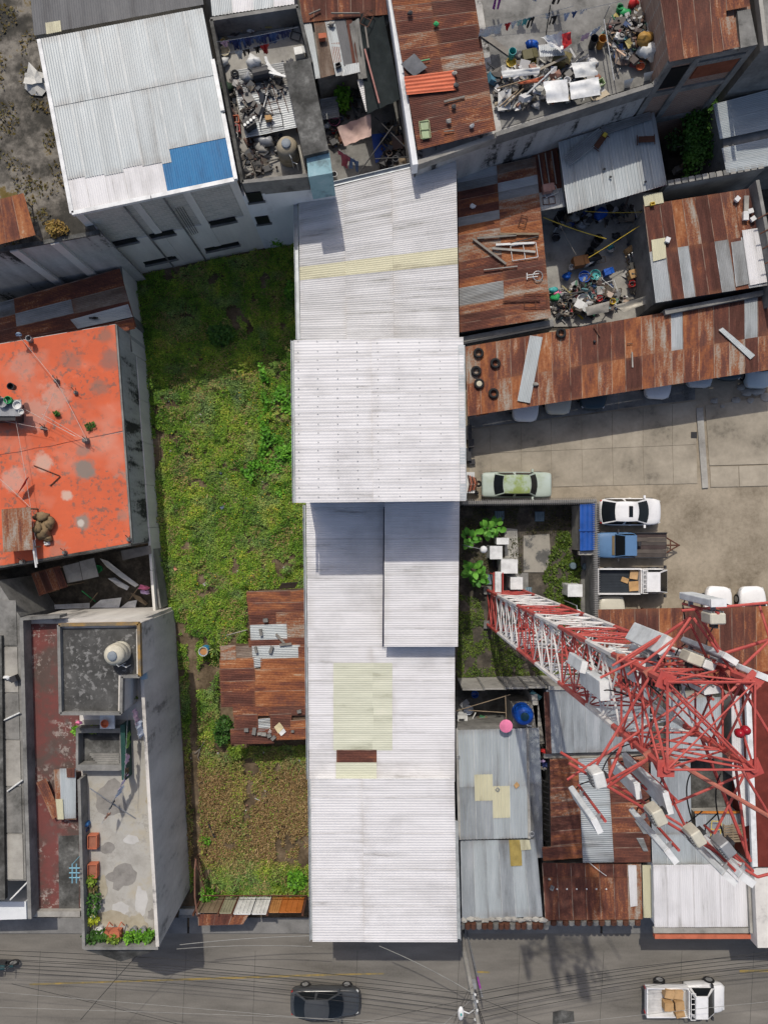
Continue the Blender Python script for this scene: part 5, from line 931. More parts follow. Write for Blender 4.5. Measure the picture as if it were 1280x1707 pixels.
# ================================================================ house with rust roof and terrace (upper storey)
ZD = 7.0
dq = [(640, -80), (1108, -80), (1112, 108), (1088, 140), (845, 215), (770, 243), (692, 274)]
DT = thing('rust_terrace_house', 'tall house with rust roof and a littered terrace behind a streaked wall', 'building', base_of(dq, ZD))
block(DT, dq, 6.4, 0, mwst, zpx=7.0)
parapet(DT, (640, -80), (692, 274), ZD+.1, 1.0, .3, mwht, 'parapet'); parapet(DT, (692, 272), (826, 226), ZD-.1, .6, .25, mcon, 'parapet'); parapet(DT, (826, 224), (1088, 141), 7.0, .9, .22, mcog, 'parapet'); parapet(DT, (1112, 108), (1088, 141), 7.0, .9, .22, mcog, 'parapet')
obj('terrace_floor', MB().prism(pp([(790, -80), (1104, -80), (1108, 106), (1085, 137), (836, 214)], 6.43), 6.4, 6.43), mcog, DT)
roof(DT, [(642, -60), (780, -70), (826, 218), (696, 250)], 7.3, [0, .46, 1], 13, ['mr', 'mr', 'or', 'mr', 'rr', 'mr', 'rr', 'rm', 'rr', 'rr', 'rm', 'rr', 'or'], 'u', .1, .016, wob=.01)
for j in range(4): pass
t = thing('clay_sheet', 'bright clay-red corrugated sheet laid on the rust roof', 'roof sheet', base_of([(673, 127), (757, 117), (760, 151), (678, 158)], 7.4)); sheet(t, [(673, 128), (756, 117), (760, 150), (678, 158)], 7.45, 'c', 'u', .22, .04, 'sheet')
cloth('grey_cloth', 'stiff grey cloth draped beside the clay-red sheet', [(668, 107), (690, 89), (712, 112), (690, 128)], (7.45, 7.55, 7.5, 7.45), flat('slate_cloth', (.13, .135, .145), .9), -.05, 'cloth', 6, .06, 3)
item('frame', 'pale green window frame lying on the rust roof', 708, 217, 7.4, flat('pale_green', (.3, .36, .2)), .75, 1.68); plate('green_glass', 'green glass pane inside the pale window frame', [(700, 202), (713, 199), (716, 230), (704, 233)], 7.42, flat('green_pane', (.2, .28, .14), .3), .01, 'pane')
item('plank', 'grey plank across the lower rust sheets', 757, 166, 7.4, pwg, .75, .25); item('plank', 'short plank at the rust roof seam', 748, 219, 7.4, pwg, .35, .1); item('plank', 'green stick by the grey cloth', 708, 101, 7.42, pgn, .35, .2)
for i, (x, y, m, w) in enumerate(((684, 22, pdk, 'dark stone on the pale upper rust sheet'), (727, 40, pgn, 'greenish stone at the rust roof seam'), (757, 122, mcon, 'pale stone at the clay sheet corner'), (760, 142, pdk, 'perforated dark block at the clay sheet end'), (756, 178, pdk, 'dark lump at the lower seam'), (748, 202, mcon, 'round pale stone near the lower edge'), (786, 210, pgr, 'grey scrap at the lower rust edge'))): single('roof_stone', w, 'stone', MB().blob(W(x, y, 7.5), (.16, .13, .1), i, n=7, rough=.3), m, W(x, y, 7.38), 'stones on the rust roof')
TE = 6.44
item('plank', 'long old timber lying on the terrace', 832, 78, TE, pwg, 2.3, -.62)
laundry('garment', 'pale washing on the terrace', (800, 48), (955, 10), TE+1.6, [(.12, 1.0, .55, pw, 'sheet', 'white sheet hanging on the terrace line'), (.3, .2, .3, pre, 'shirt', 'small red cloth on the terrace line'), (.37, .25, .35, pw, 'shirt', 'white vest on the terrace line'), (.44, .25, .35, flat('mint', (.4, .55, .5)), 'shirt', 'mint shirt on the terrace line'), (.5, .25, .4, ptq, 'shirt', 'turquoise shirt on the terrace line'), (.56, .25, .5, blk, 'trousers', 'black trousers in the middle of the terrace line'), (.75, .25, .3, pw, 'shirt', 'white top past the black trousers')])
laundry('garment', 'dark washing on the terrace', (900, 30), (1060, -5), TE+1.6, [(.15, .28, .5, blk, 'trousers', 'black trousers nearest the bamboo post'), (.28, .2, .3, lbl, 'shirt', 'pale blue top on the far terrace line'), (.37, .2, .3, jean, 'shirt', 'blue top on the far terrace line'), (.46, .2, .3, pw, 'shirt', 'white top on the far terrace line')])
laundry('garment', 'clothes at the top of the terrace', (800, -12), (960, -25), TE+1.6, [(.2, .3, .8, flat('purple', (.25, .05, .3)), 'trousers', 'purple trousers at the top of the terrace'), (.45, .3, .5, pgn, 'shirt', 'green shirt at the top of the terrace'), (.6, .3, .5, lbl, 'shirt', 'light blue shirt at the top of the terrace'), (.85, .35, .9, blk, 'trousers', 'dark jeans at the top of the terrace')])
laundry('garment', 'pastel towels near the junk pile', (962, 62), (1002, 42), TE+1.3, [(.4, .4, .4, pnk, 'sheet', 'pink towel near the junk pile'), (.8, .4, .4, lbl, 'sheet', 'pale blue towel near the junk pile')])
single('bamboo_post', 'thin dark post holding the terrace lines', 'post', MB().tube([W(910, 55, TE), W(917, 8, TE+2.1)], .03, 5), pdk, W(910, 55, TE))
item('drum', 'turquoise drum lid on the terrace', 851, 97, TE, ptq, .7); item('bag', 'tan sack on the terrace', 863, 95, TE, mcon, 1.0); t = item('tub', 'yellow tub with a blue can in it', 851, 107, TE, pyw, .9)
plate('foam_board', 'pale square board under the yellow tub', [(841, 99), (863, 101), (861, 117), (838, 115)], TE+.05, mcon, .04, 'board')
cloth('red_white_tarp', 'red and white striped tarp tented on the terrace', [(900, 62), (945, 52), (952, 72), (935, 88)], (TE+1.3, TE+1.5, TE+1.2, TE+1.0), pw, .2, 'tarp', 8, .12, 8); cloth('red_tarp', 'red tarp beside the striped one on the terrace', [(936, 57), (950, 53), (953, 72), (938, 83)], (TE+1.6, TE+1.6, TE+1.3, TE+1.2), pre, .05, 'tarp', 6, .1, 9)
sheet(DT, [(897, 75), (935, 70), (942, 92), (900, 95)], TE+.8, 'z', 'v', .12, .02); item('bag', 'glossy blue bag on the terrace', 888, 82, TE, pbu, 1.1); item('bag', 'second glossy blue bag in front of the first', 885, 76, TE+.2, pbu, .9); item('box', 'olive box behind the blue bags', 878, 100, TE, flat('olive', (.1, .09, .04)), 1.3, .2); item('box', 'brown box under the zinc scrap', 930, 105, TE, flat('khaki', (.17, .14, .06)), 1.5, -.3); item('crate', 'yellow-black crate beside the olive box', 887, 104, TE, pyw, .7, .1)
# white rubbish heap: banners, boards and boxes
heap('rubbish_heap', 'heap of white plastic, banners and boards along the terrace edge', [(815, 120), (880, 108), (995, 104), (1003, 160), (920, 172), (826, 184), (822, 150)], TE, 230, .36, .75, PALW, seed=11)
for i, (pts, m, w) in enumerate((([(862, 138), (906, 127), (907, 136), (868, 141)], por, 'orange board across the white heap'), ([(905, 136), (945, 132), (948, 168), (912, 172)], pw, 'white printed banner in the heap'), ([(948, 138), (997, 128), (1000, 158), (952, 166)], pw, 'white printed banner at the heap end'), ([(835, 118), (900, 112), (898, 124), (838, 130)], pwv, 'crumpled white sheet on the heap'), ([(952, 105), (990, 102), (996, 125), (958, 130)], pwv, 'folded white sheet at the heap top'))): cloth('banner', w, pts, (TE+.9, TE+.95, TE+.8, TE+.85), m, -.05, 'banner', 6, .1, i)
for i, (a, b, w) in enumerate((((925, 112), (868, 166), 'long white'), ((828, 148), (880, 132), 'grey'), ((832, 178), (862, 152), 'bamboo'), ((840, 178), (872, 148), 'tan'))): single('heap_pole', w+' pole sticking out of the white heap', 'pole', MB().tube([W(*a, TE+1.05), W(*b, TE+.7)], .045, 5), pwv if i == 0 else pwd, W(*b, TE+.5))
heap('rubbish_heap', 'colourful junk pile of bags, bottles and toys in the terrace corner', [(1010, 40), (1045, 18), (1095, 12), (1104, 90), (1070, 110), (1035, 108), (1012, 75)], TE, 280, .27, .8, PALM+[(.5, .5, .48)]*4+[(.45, .3, .12)], seed=12)
item('box', 'yellow carton on top of the junk pile', 1096, 53, TE+.7, flat('mustard', (.45, .34, .1)), 1.1, .2); item('bag', 'brown and white sack in the junk pile', 1070, 72, TE+.5, flat('ochre', (.35, .2, .05)), 1.6); item('bag', 'large white sack at the foot of the junk pile', 1076, 92, TE+.3, pwv, 1.8); item('tub', 'white and orange tub beside the junk pile', 1065, 112, TE+.1, por, .8); item('plank', 'grey plank leaning by the junk pile', 1026, 108, TE+.1, pwg, .8, -1.3); item('drum', 'blue drum standing by the junk pile', 985, 78, TE, pdk, .8); item('drum', 'orange drum standing by the junk pile', 998, 78, TE, flat('amber', (.42, .2, .04)), .8); item('bucket', 'pale blue bucket at the junk fence', 1004, 65, TE, ptq, 1.0); item('crate', 'pale green crate below the white heap', 997, 143, TE, flat('pale_lime', (.35, .45, .25)), 1.0, .5); item('bag', 'light bag at the end of the white heap', 992, 155, TE, pwv, 1.1)
item('bucket', 'bright green toy bucket at the terrace top', 1030, 18, TE, pgn, 1.0); item('bag', 'green bag at the terrace top', 1038, 25, TE, pgn, 1.0); item('bag', 'red bag at the terrace top', 1055, 8, TE, pre, .9); t = thing('junk_fence', 'thin metal fence between the terrace and the junk pile', 'fence', W(1015, 80, TE))
for k in range(7): p = W(1006+k*2.8, 32+k*17, TE); beam(t, 'picket', p, p+Vector((0, 0, 1.0)), .025, pgr)
beam(t, 'rail', W(1006, 32, TE+1.0), W(1023, 134, TE+1.0), .03, pgr); beam(t, 'rail', W(1006, 32, TE+.5), W(1023, 134, TE+.5), .03, pgr)
for a, w in (((1050, 140), 'narrow'), ((1083, 128), 'broad')): plate('wall_sheet', w+' white plastic sheet hung over the streaked wall', [(a[0]-10, a[1]-6), (a[0]+6, a[1]-10), (a[0]-2, a[1]+8), (a[0]-10, a[1]+10)], 6.9, pw, .02, 'plastic sheet', None, [7.15, 7.15, 6.3, 6.3])
# ================================================================ brick house with rust roof, far corner
FH = thing('brick_house', 'tall unfinished brick house with dark rust roof', 'building', base_of([(1095, -60), (1230, -60), (1262, 75), (1115, 102)], 9))
fq = [(1088, -80), (1235, -90), (1258, 72), (1116, 100)]; block(FH, fq, 8.7, 0, mbrk)
roof(FH, [(1086, -90), (1205, -90), (1212, 84), (1115, 103)], 9.1, 4, 1, 'rrrr', 'v', .1, .014); sheet(FH, [(1198, 30), (1222, 26), (1232, 78), (1205, 84)], 9.15, 'm', 'v', .1, .014); sheet(FH, [(1205, -40), (1240, -45), (1250, 10), (1210, 18)], 9.0, 'r', 'v', .1, .014)
obj('concrete_slab', MB().prism(pp([(1228, 18), (1250, 15), (1262, 74), (1234, 80)], 8.9), 8.6, 8.9), mcog, FH)
FA, FB = W(1116, 100, 8.7), W(1258, 72, 8.7); fd = (FB-FA).normalized(); fo = Vector((fd.y, -fd.x, 0)); rzf = math.atan2(fd.y, fd.x); fl = (FB-FA).length
for z, h in ((8.5, .4), (5.8, .35), (2.8, .35)): c = (FA+FB)/2+fo*.04; obj('ring_beam', MB().box((c.x, c.y, z), (fl, .14, h), rzf), mcog, FH)
for t_ in (.02, .34, .98): p = FA.lerp(FB, t_)+fo*.05; obj('column', MB().box((p.x, p.y, 4.3), (.35, .16, 8.6), rzf), mcog, FH)
p = FA.lerp(FB, .18)+fo*.03; obj('window', MB().box((p.x, p.y, 7.1), (fl*.26, .1, 1.7), rzf), winm, FH)
# perforated block screen: a course of blocks, each its own piece
for k in range(9): p = FA.lerp(FB, .4+k*.063)+fo*.1; obj('screen_block', MB().box((p.x, p.y, 8.05), (.26, .12, .3), rzf), mcog, FH)
p = FA.lerp(FB, .68)+fo*.04; obj('brick_panel', MB().box((p.x, p.y, 7.2), (fl*.5, .08, 1.1), rzf), flat('red_brick', (.22, .07, .035), .95), FH)
NB = thing('concrete_neighbour', 'bare concrete building at the far corner beyond the brick house', 'building', base_of([(1268, 20), (1400, 0), (1400, 120), (1290, 135)], 8)); block(NB, [(1258, -80), (1420, -100), (1420, 60), (1275, 76)], 8.2, 0, mcog); parapet(NB, (1258, -80), (1276, 76), 8.6, .4, .2, mcon)
# tree in the small court
def tree(name, label, px, py, rx, ry, z0, zc, rz_, n, pal, size=.2):
    c = W(px, py, z0); t = thing(name, label, 'tree', c); tr = MB().tube([c, c+Vector((.1, .05, zc*.6)), c+Vector((.05, 0, zc))], .14, 8, r2=.06)
    for k in range(6): a = k*1.05; tr.tube([c+Vector((0, 0, zc*.6)), c+Vector((math.cos(a)*rx*.6, math.sin(a)*ry*.6, zc+rz_*.3*math.sin(k)))], .06, 5, r2=.02)
    obj('trunk', tr, pwd, t)
    m = 26; cl = [(random.gauss(0, .45)*rx, random.gauss(0, .45)*ry, zc+random.uniform(-.6, .6)*rz_) for _ in range(m)]; cl = np.array(cl); ix = rng.integers(0, m, n)
    pos = cl[ix]+rng.normal(0, 1, (n, 3))*np.array([rx, ry, rz_])*.16+np.array([c.x, c.y, 0]); s = size*rng.uniform(.6, 1.4, n); az = rng.uniform(0, 6.28, n); ti = rng.normal(.1, .6, n)
    d = np.stack([np.cos(az)*np.cos(ti), np.sin(az)*np.cos(ti), np.sin(ti)], 1)*s[:, None]; sd = np.stack([-np.sin(az), np.cos(az), rng.normal(0, .3, n)], 1)*(s*.32)[:, None]
    V = np.stack([pos, pos+d*.5+sd, pos+d, pos+d*.5-sd], 1).reshape(-1, 3); mb = MB(); mb.v = [tuple(v) for v in V]; mb.f = [tuple(range(4*i, 4*i+4)) for i in range(n)]; mb.mi = [0]*n
    br = rng.random(m)[ix]*.6+rng.random(n)*.4; mb.col = mixc(pal, br); obj('crown', mb, mleaf, t); return t
tree('court_tree', 'dense dark green tree in the small court behind the white roof', 1128, 222, 1.5, 1.6, 0, 2.6, 1.0, 3200, DG); tree('court_tree', 'smaller tree reaching along the white roof edge of the court', 1128, 285, .9, 1.3, 0, 2.4, .8, 1800, DG+[(.06, .15, .02)]); tree('court_tree', 'shaded bush tree against the brick wall of the court', 1165, 200, 1.4, .8, 0, 2.0, .7, 1500, DG)
item('tub', 'pink and turquoise ball tub in the dark court', 1163, 272, .0, ppk, 1.0); item('tub', 'turquoise basin in the dark court', 1167, 268, .2, ptq, .8); plate('pale_bench', 'pale bench slab in the dark court', [(1124, 278), (1140, 272), (1142, 280), (1128, 286)], .5, mcon, .5, 'bench')
for a, b, w in (((1128, 245), (1190, 228), 'upper'), ((1165, 220), (1205, 285), 'steep')): wire('court_line', w+' thin washing line crossing the dark court', W(*a, 2.6), W(*b, 2.6), .1, .012, pwg, None, 'washing line')
# white two part roof at the right edge
ER = thing('white_roof_house', 'house with pale roof in two halves at the right edge', 'building', base_of([(1190, 170), (1420, 110), (1420, 250), (1208, 288)], 4)); block(ER, [(1194, 174), (1420, 112), (1420, 250), (1212, 284)], 3.8, 0, mcog)
roof(ER, [(1188, 174), (1420, 112), (1420, 186), (1199, 232)], 4.15, 2, 2, lambda i, j: 'p', 'u', .1, .014); roof(ER, [(1202, 247), (1420, 200), (1420, 252), (1210, 289)], 4.0, 2, 2, lambda i, j: 'p', 'u', .1, .014)
cw = thing('court_wall', 'perforated pale wall between the dark court and the rust roof', 'wall', W(1180, 300)); parapet(cw, (1112, 306), (1275, 276), 3.9, 3.9, .25, mcon, 'wall')
for k in range(14): p = W(1117+k*11.5, 305-k*2.1, 3.95); obj('coping_block', MB().box(p, (.32, .3, .12), .18), mcon if k % 2 else mcog, cw)
# ================================================================ white roof, litter yard, rust roofs
HR = thing('white_roof_shed', 'shed with white ribbed roof carrying rusty scrap frames', 'building', base_of([(932, 236), (1090, 188), (1110, 308), (946, 354)], 3.9)); hq = [(930, 237), (1090, 187), (1111, 308), (946, 356)]
block(HR, [(936, 245), (1086, 197), (1098, 268), (942, 312)], 3.7, 0, mcog); parapet(HR, (946, 354), (1110, 307), 3.82, .1, .06, flat('magenta_trim', (.25, .02, .09)), 'eave_trim'); roof(HR, hq, 3.9, 8, 1, 'pppppppp', 'v', .2, .03, .02)
HZ = 3.98; sheet(HR, [(1000, 212), (1083, 186), (1086, 199), (1006, 226)], 4.05, 'd', 'u', .1, .014); item('frame', 'grey louvre frame leaning on the white ribbed roof', 970, 248, HZ, pgr, 1.1, .62)
t = thing('louvre_panel', 'striped grey slat panel lying on the white ribbed roof', 'panel', W(970, 246, HZ))
for k in range(7): beam(t, 'slat', W(938+k*2, 262+k*2.2, HZ+.15), W(998+k*2, 214+k*2.2, HZ+.15), .035, pgr, 4)
for i, (x, y, rz_, w) in enumerate(((1000, 236, -2.2, 'rusty iron trestle with a yellow cap on the white roof'), (1076, 233, .05, 'rusty iron bench frame on the white roof'))):
    t = thing('iron_trestle', w, 'trestle', W(x, y, HZ)); c = W(x, y, HZ+.1); u = Vector((math.cos(rz_), math.sin(rz_), 0)); v = Vector((-u.y, u.x, 0)); obj('plate', MB().box(c+Vector((0, 0, .06)), (.9, .34, .05), rz_), pbr, t)
    for s1 in (-1, 1): beam(t, 'leg', c+u*.5*s1-v*.28, c+u*.5*s1+v*.28, .03, pbr)
    if i == 0: obj('cap', MB().box(c+u*-.4+Vector((0, 0, .12)), (.22, .22, .1), rz_), pyw, t)
for i, (x, y, w) in enumerate(((1007, 282, 'first'), (1017, 295, 'second'), (1075, 303, 'third'))): single('roof_clod', w+' small dark clod on the white ribbed roof', 'clod', MB().blob(W(x, y, HZ+.06), (.09, .07, .06), i, n=6), pdk, W(x, y, HZ), 'clods on the white roof')
NRS = thing('narrow_rust_roof', 'narrow rust roof strip beside the white ribbed roof', 'roof', base_of([(888, 258), (925, 248), (940, 340), (900, 350)], 3)); block(NRS, [(892, 262), (922, 252), (936, 340), (902, 348)], 2.8, 0, mcog); roof(NRS, [(886, 260), (928, 246), (941, 345), (899, 352)], 3.0, 4, [0, .68, 1], ['rrrr', 'zzzz'], 'v', .1, .015)
for k in range(3): beam(NRS, 'ridge_batten', W(897+k*11, 258-k*3, 3.08), W(905+k*11, 312-k*3, 3.08), .035, mcon)
item('frame', 'white chair frame lying on the narrow rust roof', 917, 320, 3.05, pwv, .65, .4); item('box', 'pink box on the narrow rust roof', 910, 318, 3.04, flat('dusty_pink', (.4, .22, .18)), 1.1, .2); item('frame', 'rusty seat frame on the narrow rust roof', 914, 335, 3.04, pbr, .6, .1)
RR = thing('rust_roof_house', 'low house with patched red rust roof beside the warehouse', 'building', base_of([(766, 290), (893, 262), (918, 530), (770, 555)], 3.2)); rq = [(762, 290), (892, 262), (918, 530), (766, 554)]
block(RR, inset(rq, 4), 3.0, 0, mcog); g_ = ['zb', 'dm', 'rz', 'od', 'rm', 'dm', 'om', 'mo', 'mo', 'mo', 'ro', 'rm', 'or', 'dm', 'dm', 'mo', 'ro', 'rm']; roof(RR, rq, 3.2, [0, .5, 1], 18, g_, 'u', .09, .015, wob=.012)
RZ = 3.28
for i, (x, y, k, m, s, rz_, w) in enumerate(((871, 370, 'frame', pbr, .55, 1.3, 'thin rusty stool frame upside down on the rust roof'), (873, 420, 'frame', pwv, 1.25, .15, 'white bed frame lying on the rust roof'), (892, 502, 'frame', pbr, 1.1, .0, 'rusty grille at the bottom of the rust roof'))): item(k, w, x, y, RZ, m, s, rz_)
for i, (a, b, w) in enumerate((((788, 398), (843, 440), 'long dark timber'), ((795, 397), (860, 392), 'grey timber'), ((832, 390), (898, 390), 'split timber'), ((820, 414), (892, 420), 'pale beam'), ((826, 408), (890, 405), 'white batten'), ((806, 450), (862, 444), 'thin pale batten'), ((838, 502), (900, 500), 'rusty rod'), ((850, 406), (897, 394), 'dark rod'))): single('timber', w+' lying on the patched red rust roof', 'timber', MB().box((W(*a, RZ+.08)+W(*b, RZ+.08))/2, ((W(*a, RZ)-W(*b, RZ)).length, .12 if i < 5 else .05, .08), math.atan2((W(*b)-W(*a)).y, (W(*b)-W(*a)).x)), [pwg, pwg, pwd, mcon, pwv, mcon, pbr, pdk][i], W(*a, RZ))
t = thing('child_tricycle', 'old wheelbarrow-like tricycle lying on the rust roof', 'tricycle', W(893, 460, RZ))
obj('wheel', MB().tube([W(896+8*math.cos(a), 460+8*math.sin(a), RZ+.1) for a in np.linspace(0, 6.28, 15)], .03, 5), pgr, t); obj('frame', MB().tube([W(878, 459, RZ+.1), W(898, 456, RZ+.12)], .03, 5).tube([W(878, 463, RZ+.1), W(896, 461, RZ+.12)], .03, 5).tube([W(878, 455, RZ+.1), W(878, 466, RZ+.1)], .03, 5), pwv, t)
single('white_rag', 'white rag scrap on the patched rust roof', 'rag', MB().blob(W(788, 343, RZ+.06), (.18, .12, .06), 3, n=7, rough=.6), pw, W(788, 343, RZ)); cwl = thing('ledge_wall', 'grey ledge wall along the foot of the patched rust roof', 'wall', W(840, 545)); parapet(cwl, (766, 568), (922, 538), 2.7, 2.7, .4, mcog, 'wall'); beam(cwl, 'drain_pipe', W(766, 574, 2.75), W(915, 545, 2.75), .09, pdk)
# litter yard
ground_sheet('litter_yard_floor', [(898, 330), (1100, 320), (1110, 540), (915, 545)], .02, mcon, .06, 'concrete floor of the littered yard')
LY = [(912, 520), (918, 500), (935, 488), (960, 470), (985, 455), (1005, 465), (1020, 480), (1040, 488), (1050, 505), (1000, 520), (960, 525), (930, 528)]
heap('rubbish_heap', 'big mixed rubbish heap at the foot of the littered yard', LY, .02, 330, .28, .7, PALM, seed=21); heap('rubbish_heap', 'dark heap of rods and planks along the yard wall', [(1060, 400), (1085, 410), (1092, 490), (1060, 490), (1045, 460)], .02, 160, .35, .6, PALD, seed=22); heap('rubbish_heap', 'household things pushed under the white roof edge', [(905, 355), (950, 352), (1040, 342), (1070, 350), (1060, 365), (1000, 372), (935, 385)], .02, 120, .3, .4, PALD+[(.5, .5, .5), (.03, .1, .4)], seed=23)
for i, (x, y, k, m, s, rz_, w) in enumerate(((990, 408, 'drum', pdk, 1.1, 0, 'large dark plastic drum in the littered yard'), (979, 424, 'drum', pdk, .8, 0, 'short dark drum beside the large one'), (991, 424, 'tub', pyw, .7, 0, 'yellow basin beside the drums'), (1016, 415, 'tub', pgr, .9, 0, 'wire basin on the yard floor'), (962, 440, 'box', flat('rust_carton', (.35, .16, .06)), 1.5, .2, 'rusty brown carton lying in the yard'), (977, 440, 'box', pwv, 1.0, .5, 'white box behind the rusty carton'), (950, 448, 'bucket', pwv, 1.0, 0, 'white bucket by the rusty carton'), (1000, 434, 'frame', pwd, .5, .2, 'wooden crate frame on the yard floor'), (972, 463, 'tub', pbu, 1.2, 0, 'blue tub at the heap'), (943, 462, 'bag', pbu, 1.0, 0, 'blue bag at the heap edge'), (1010, 456, 'box', pbu, 1.0, .3, 'blue carton on the heap'), (990, 460, 'tub', ptq, 1.1, 0, 'turquoise basin on the heap'), (985, 435, 'bag', pdk, 1.5, 0, 'dark bag in the middle of the yard'), (1008, 483, 'frame', pwv, 1.15, .3, 'white folding frame on the heap'), (1003, 478, 'frame', pwv, 1.0, -.7, 'white cot frame crossing the folding one'), (970, 503, 'tub', pwv, 1.4, 0, 'big translucent tub in the heap'), (996, 500, 'bucket', pre, 1.1, 0, 'red bucket on the heap'), (920, 485, 'bag', ptq, .9, 0, 'cyan bag at the heap edge'), (928, 490, 'bag', ppk, .8, 0, 'pink bag at the heap edge'), (924, 498, 'bag', pgn, 1.1, 0, 'green bag at the heap edge'), (1018, 505, 'bucket', pyw, 1.1, 0, 'amber bucket on the heap'), (1053, 460, 'box', pcd, 1.3, .3, 'cardboard box by the dark heap'), (1050, 476, 'bucket', pre, 1.2, 0, 'red pail by the dark heap'), (1045, 420, 'box', pcd, .9, .6, 'tan box by the plank fence'), (1000, 358, 'bag', pbu, 1.4, 0, 'round blue bag under the white roof'), (1025, 395, 'bag', pdk, 1.0, 0, 'black bag near the yard line'), (930, 375, 'plank', pwv, .75, 1.0, 'white plank tipped in the yard'), (943, 370, 'chair', pwd, 1.0, .3, 'wooden chair under the white roof'), (955, 365, 'bag', mcon, 1.2, 0, 'pale sack under the white roof'), (967, 378, 'bag', pgr, 1.1, 0, 'grey sack under the white roof'), (925, 397, 'tub', pdk, .9, 0, 'dark basin below the white plank'), (1016, 412, 'bag', ptq, .7, 0, 'small teal bag inside the wire basin'), (958, 520, 'plank', pyw, .9, -.75, 'yellow tube at the foot of the heap'), (1040, 500, 'plank', pwg, 1.0, .2, 'grey board at the foot of the heap'), (963, 512, 'box', pwv, 1.3, -.5, 'white carton at the foot of the heap'))): item(k, w, x, y, .03 if k in ('drum', 'plank', 'chair') else .25, m, s, rz_)
t = thing('plank_fence', 'short row of pale pickets leaning by the dark heap', 'fence', W(1060, 430))
for k in range(7): beam(t, 'picket', W(1046+k*5, 440-k*3.5, .2), W(1043+k*5, 428-k*3.5, .9), .05, pwv if k % 3 else pwd, 5)
cloth('cream_tarp', 'cream tarp covering the foot of the littered yard', [(1022, 510), (1092, 488), (1094, 500), (1040, 520)], (1.6, 1.8, 1.6, 1.4), flat('cream_canvas', (.5, .47, .4), .9), .1, 'tarp', 8, .06, 6); cloth('grey_cover', 'grey plastic cover at the foot of the heap', [(975, 512), (1015, 502), (1014, 520), (978, 526)], (1.1, 1.1, 1.0, 1.0), mcon, -.1, 'cover', 6, .07, 3)
shrub('shrub', 'small green shrub at the dark heap', 1072, 446, .4, .5, .8, 200, .15, BR)
for a, b, w, m in (((905, 362), (1010, 398), 'yellow', pyw), ((920, 345), (960, 425), 'dark', pwg), ((980, 430), (1072, 372), 'slack yellow', pyw), ((975, 352), (1072, 353), 'straight yellow', pyw)): wire('yard_line', w+' line strung over the littered yard', W(*a, 2.3), W(*b, 2.2), .15, .03 if w == 'yellow' else .018, m, None, 'washing line')
ys = [(1090, 498), (905, 545)]
# rust and zinc roof of stripes
R3 = thing('striped_roof_house', 'low house with striped rust and zinc roof at the right edge', 'building', base_of([(1070, 340), (1240, 312), (1280, 475), (1092, 503)], 3.6)); q3r = [(1072, 342), (1262, 312), (1290, 474), (1092, 505)]
block(R3, inset(q3r, 4), 3.4, 0, mcog); roof(R3, q3r, 3.6, [0, .13, .235, .34, .45, .56, .67, .78, .89, 1], [0, .48, 1], ['rromrrmrr', 'zrzrrdrzz'], 'v', .1, .015, wob=.008)
sheet(R3, [(1071, 326), (1103, 320), (1106, 338), (1074, 344)], 3.65, 'y', 'v', .1, .015); sheet(R3, [(1085, 400), (1108, 396), (1110, 430), (1088, 436)], 3.7, 'y', 'v', .1, .015); sheet(R3, [(1236, 384), (1263, 380), (1278, 470), (1249, 476)], 3.72, 'w', 'v', .12, .018); sheet(R3, [(1218, 404), (1240, 400), (1252, 472), (1226, 478)], 3.69, 'd', 'v', .1, .015)
item('crate', 'yellow crate on the pale sheet of the striped roof', 1086, 341, 3.7, pyw, .5, .2); plate('pale_slab', 'pale plank slab at the striped roof edge', [(1240, 326), (1248, 326), (1247, 352), (1240, 352)], 3.85, mcon, .1, 'slab')
for i, (x, y, w) in enumerate(((1242, 360, 'large'), (1250, 352, 'middle'), (1254, 365, 'small'), (1228, 332, 'stray'), (1112, 400, 'square'))): single('foam_block', w+' white foam block on the striped roof', 'block', MB().box(W(x, y, 3.8), (.3, .26 if i else .5, .15), .3*i), pw, W(x, y, 3.7), 'foam blocks on the striped roof')
parapet(cw, (1108, 520), (1300, 482), 3.1, 3.1, .3, mcog, 'lower_wall')
NB2 = thing('edge_wall', 'tall grey wall closing the striped roof at the right edge', 'wall', W(1270, 330)); parapet(NB2, (1262, 300), (1300, 500), 4.4, 4.4, .2, mcog, 'wall'); 
for k in range(4): beam(NB2, 'iron_bracket', W(1262+k*4, 365+k*25, 4.3), W(1290+k*4, 350+k*25, 4.6), .04, pbr)

# litter blown over the lot
heap('lot_litter', 'small scraps of paper and plastic scattered over the lot', [(262, 660), (480, 640), (500, 960), (405, 975), (350, 1090), (330, 1240), (345, 1400), (505, 1400), (515, 1250), (395, 1255), (365, 1190), (318, 1300), (312, 1060), (280, 980)], .08, 60, .1, .08, [(.5, .5, .48), (.5, .48, .44), (.3, .28, .24), (.62, .6, .5), (.1, .16, .3), (.5, .2, .1)], seed=41, cat='litter')
single('fallen_branch', 'bare grey branch lying along the lot path', 'branch', MB().tube([W(325, 1256, .15), W(334, 1248, .2), W(344, 1230, .2)], .035, 5).tube([W(334, 1248, .2), W(330, 1262, .15), W(336, 1275, .1)], .025, 5), pwg, W(334, 1248, .1))
single('lot_pipe', 'long dark pipe half buried at the path edge', 'pipe', MB().tube([W(344, 1365, .15), W(358, 1396, .15)], .05, 6), pdk, W(350, 1380, .05)); single('lot_rod', 'thin pale rod reaching from the shed to the agave', 'rod', MB().tube([W(378, 1059, .9), W(412, 1050, 1.2)], .03, 5), mcon, W(395, 1055, .1))

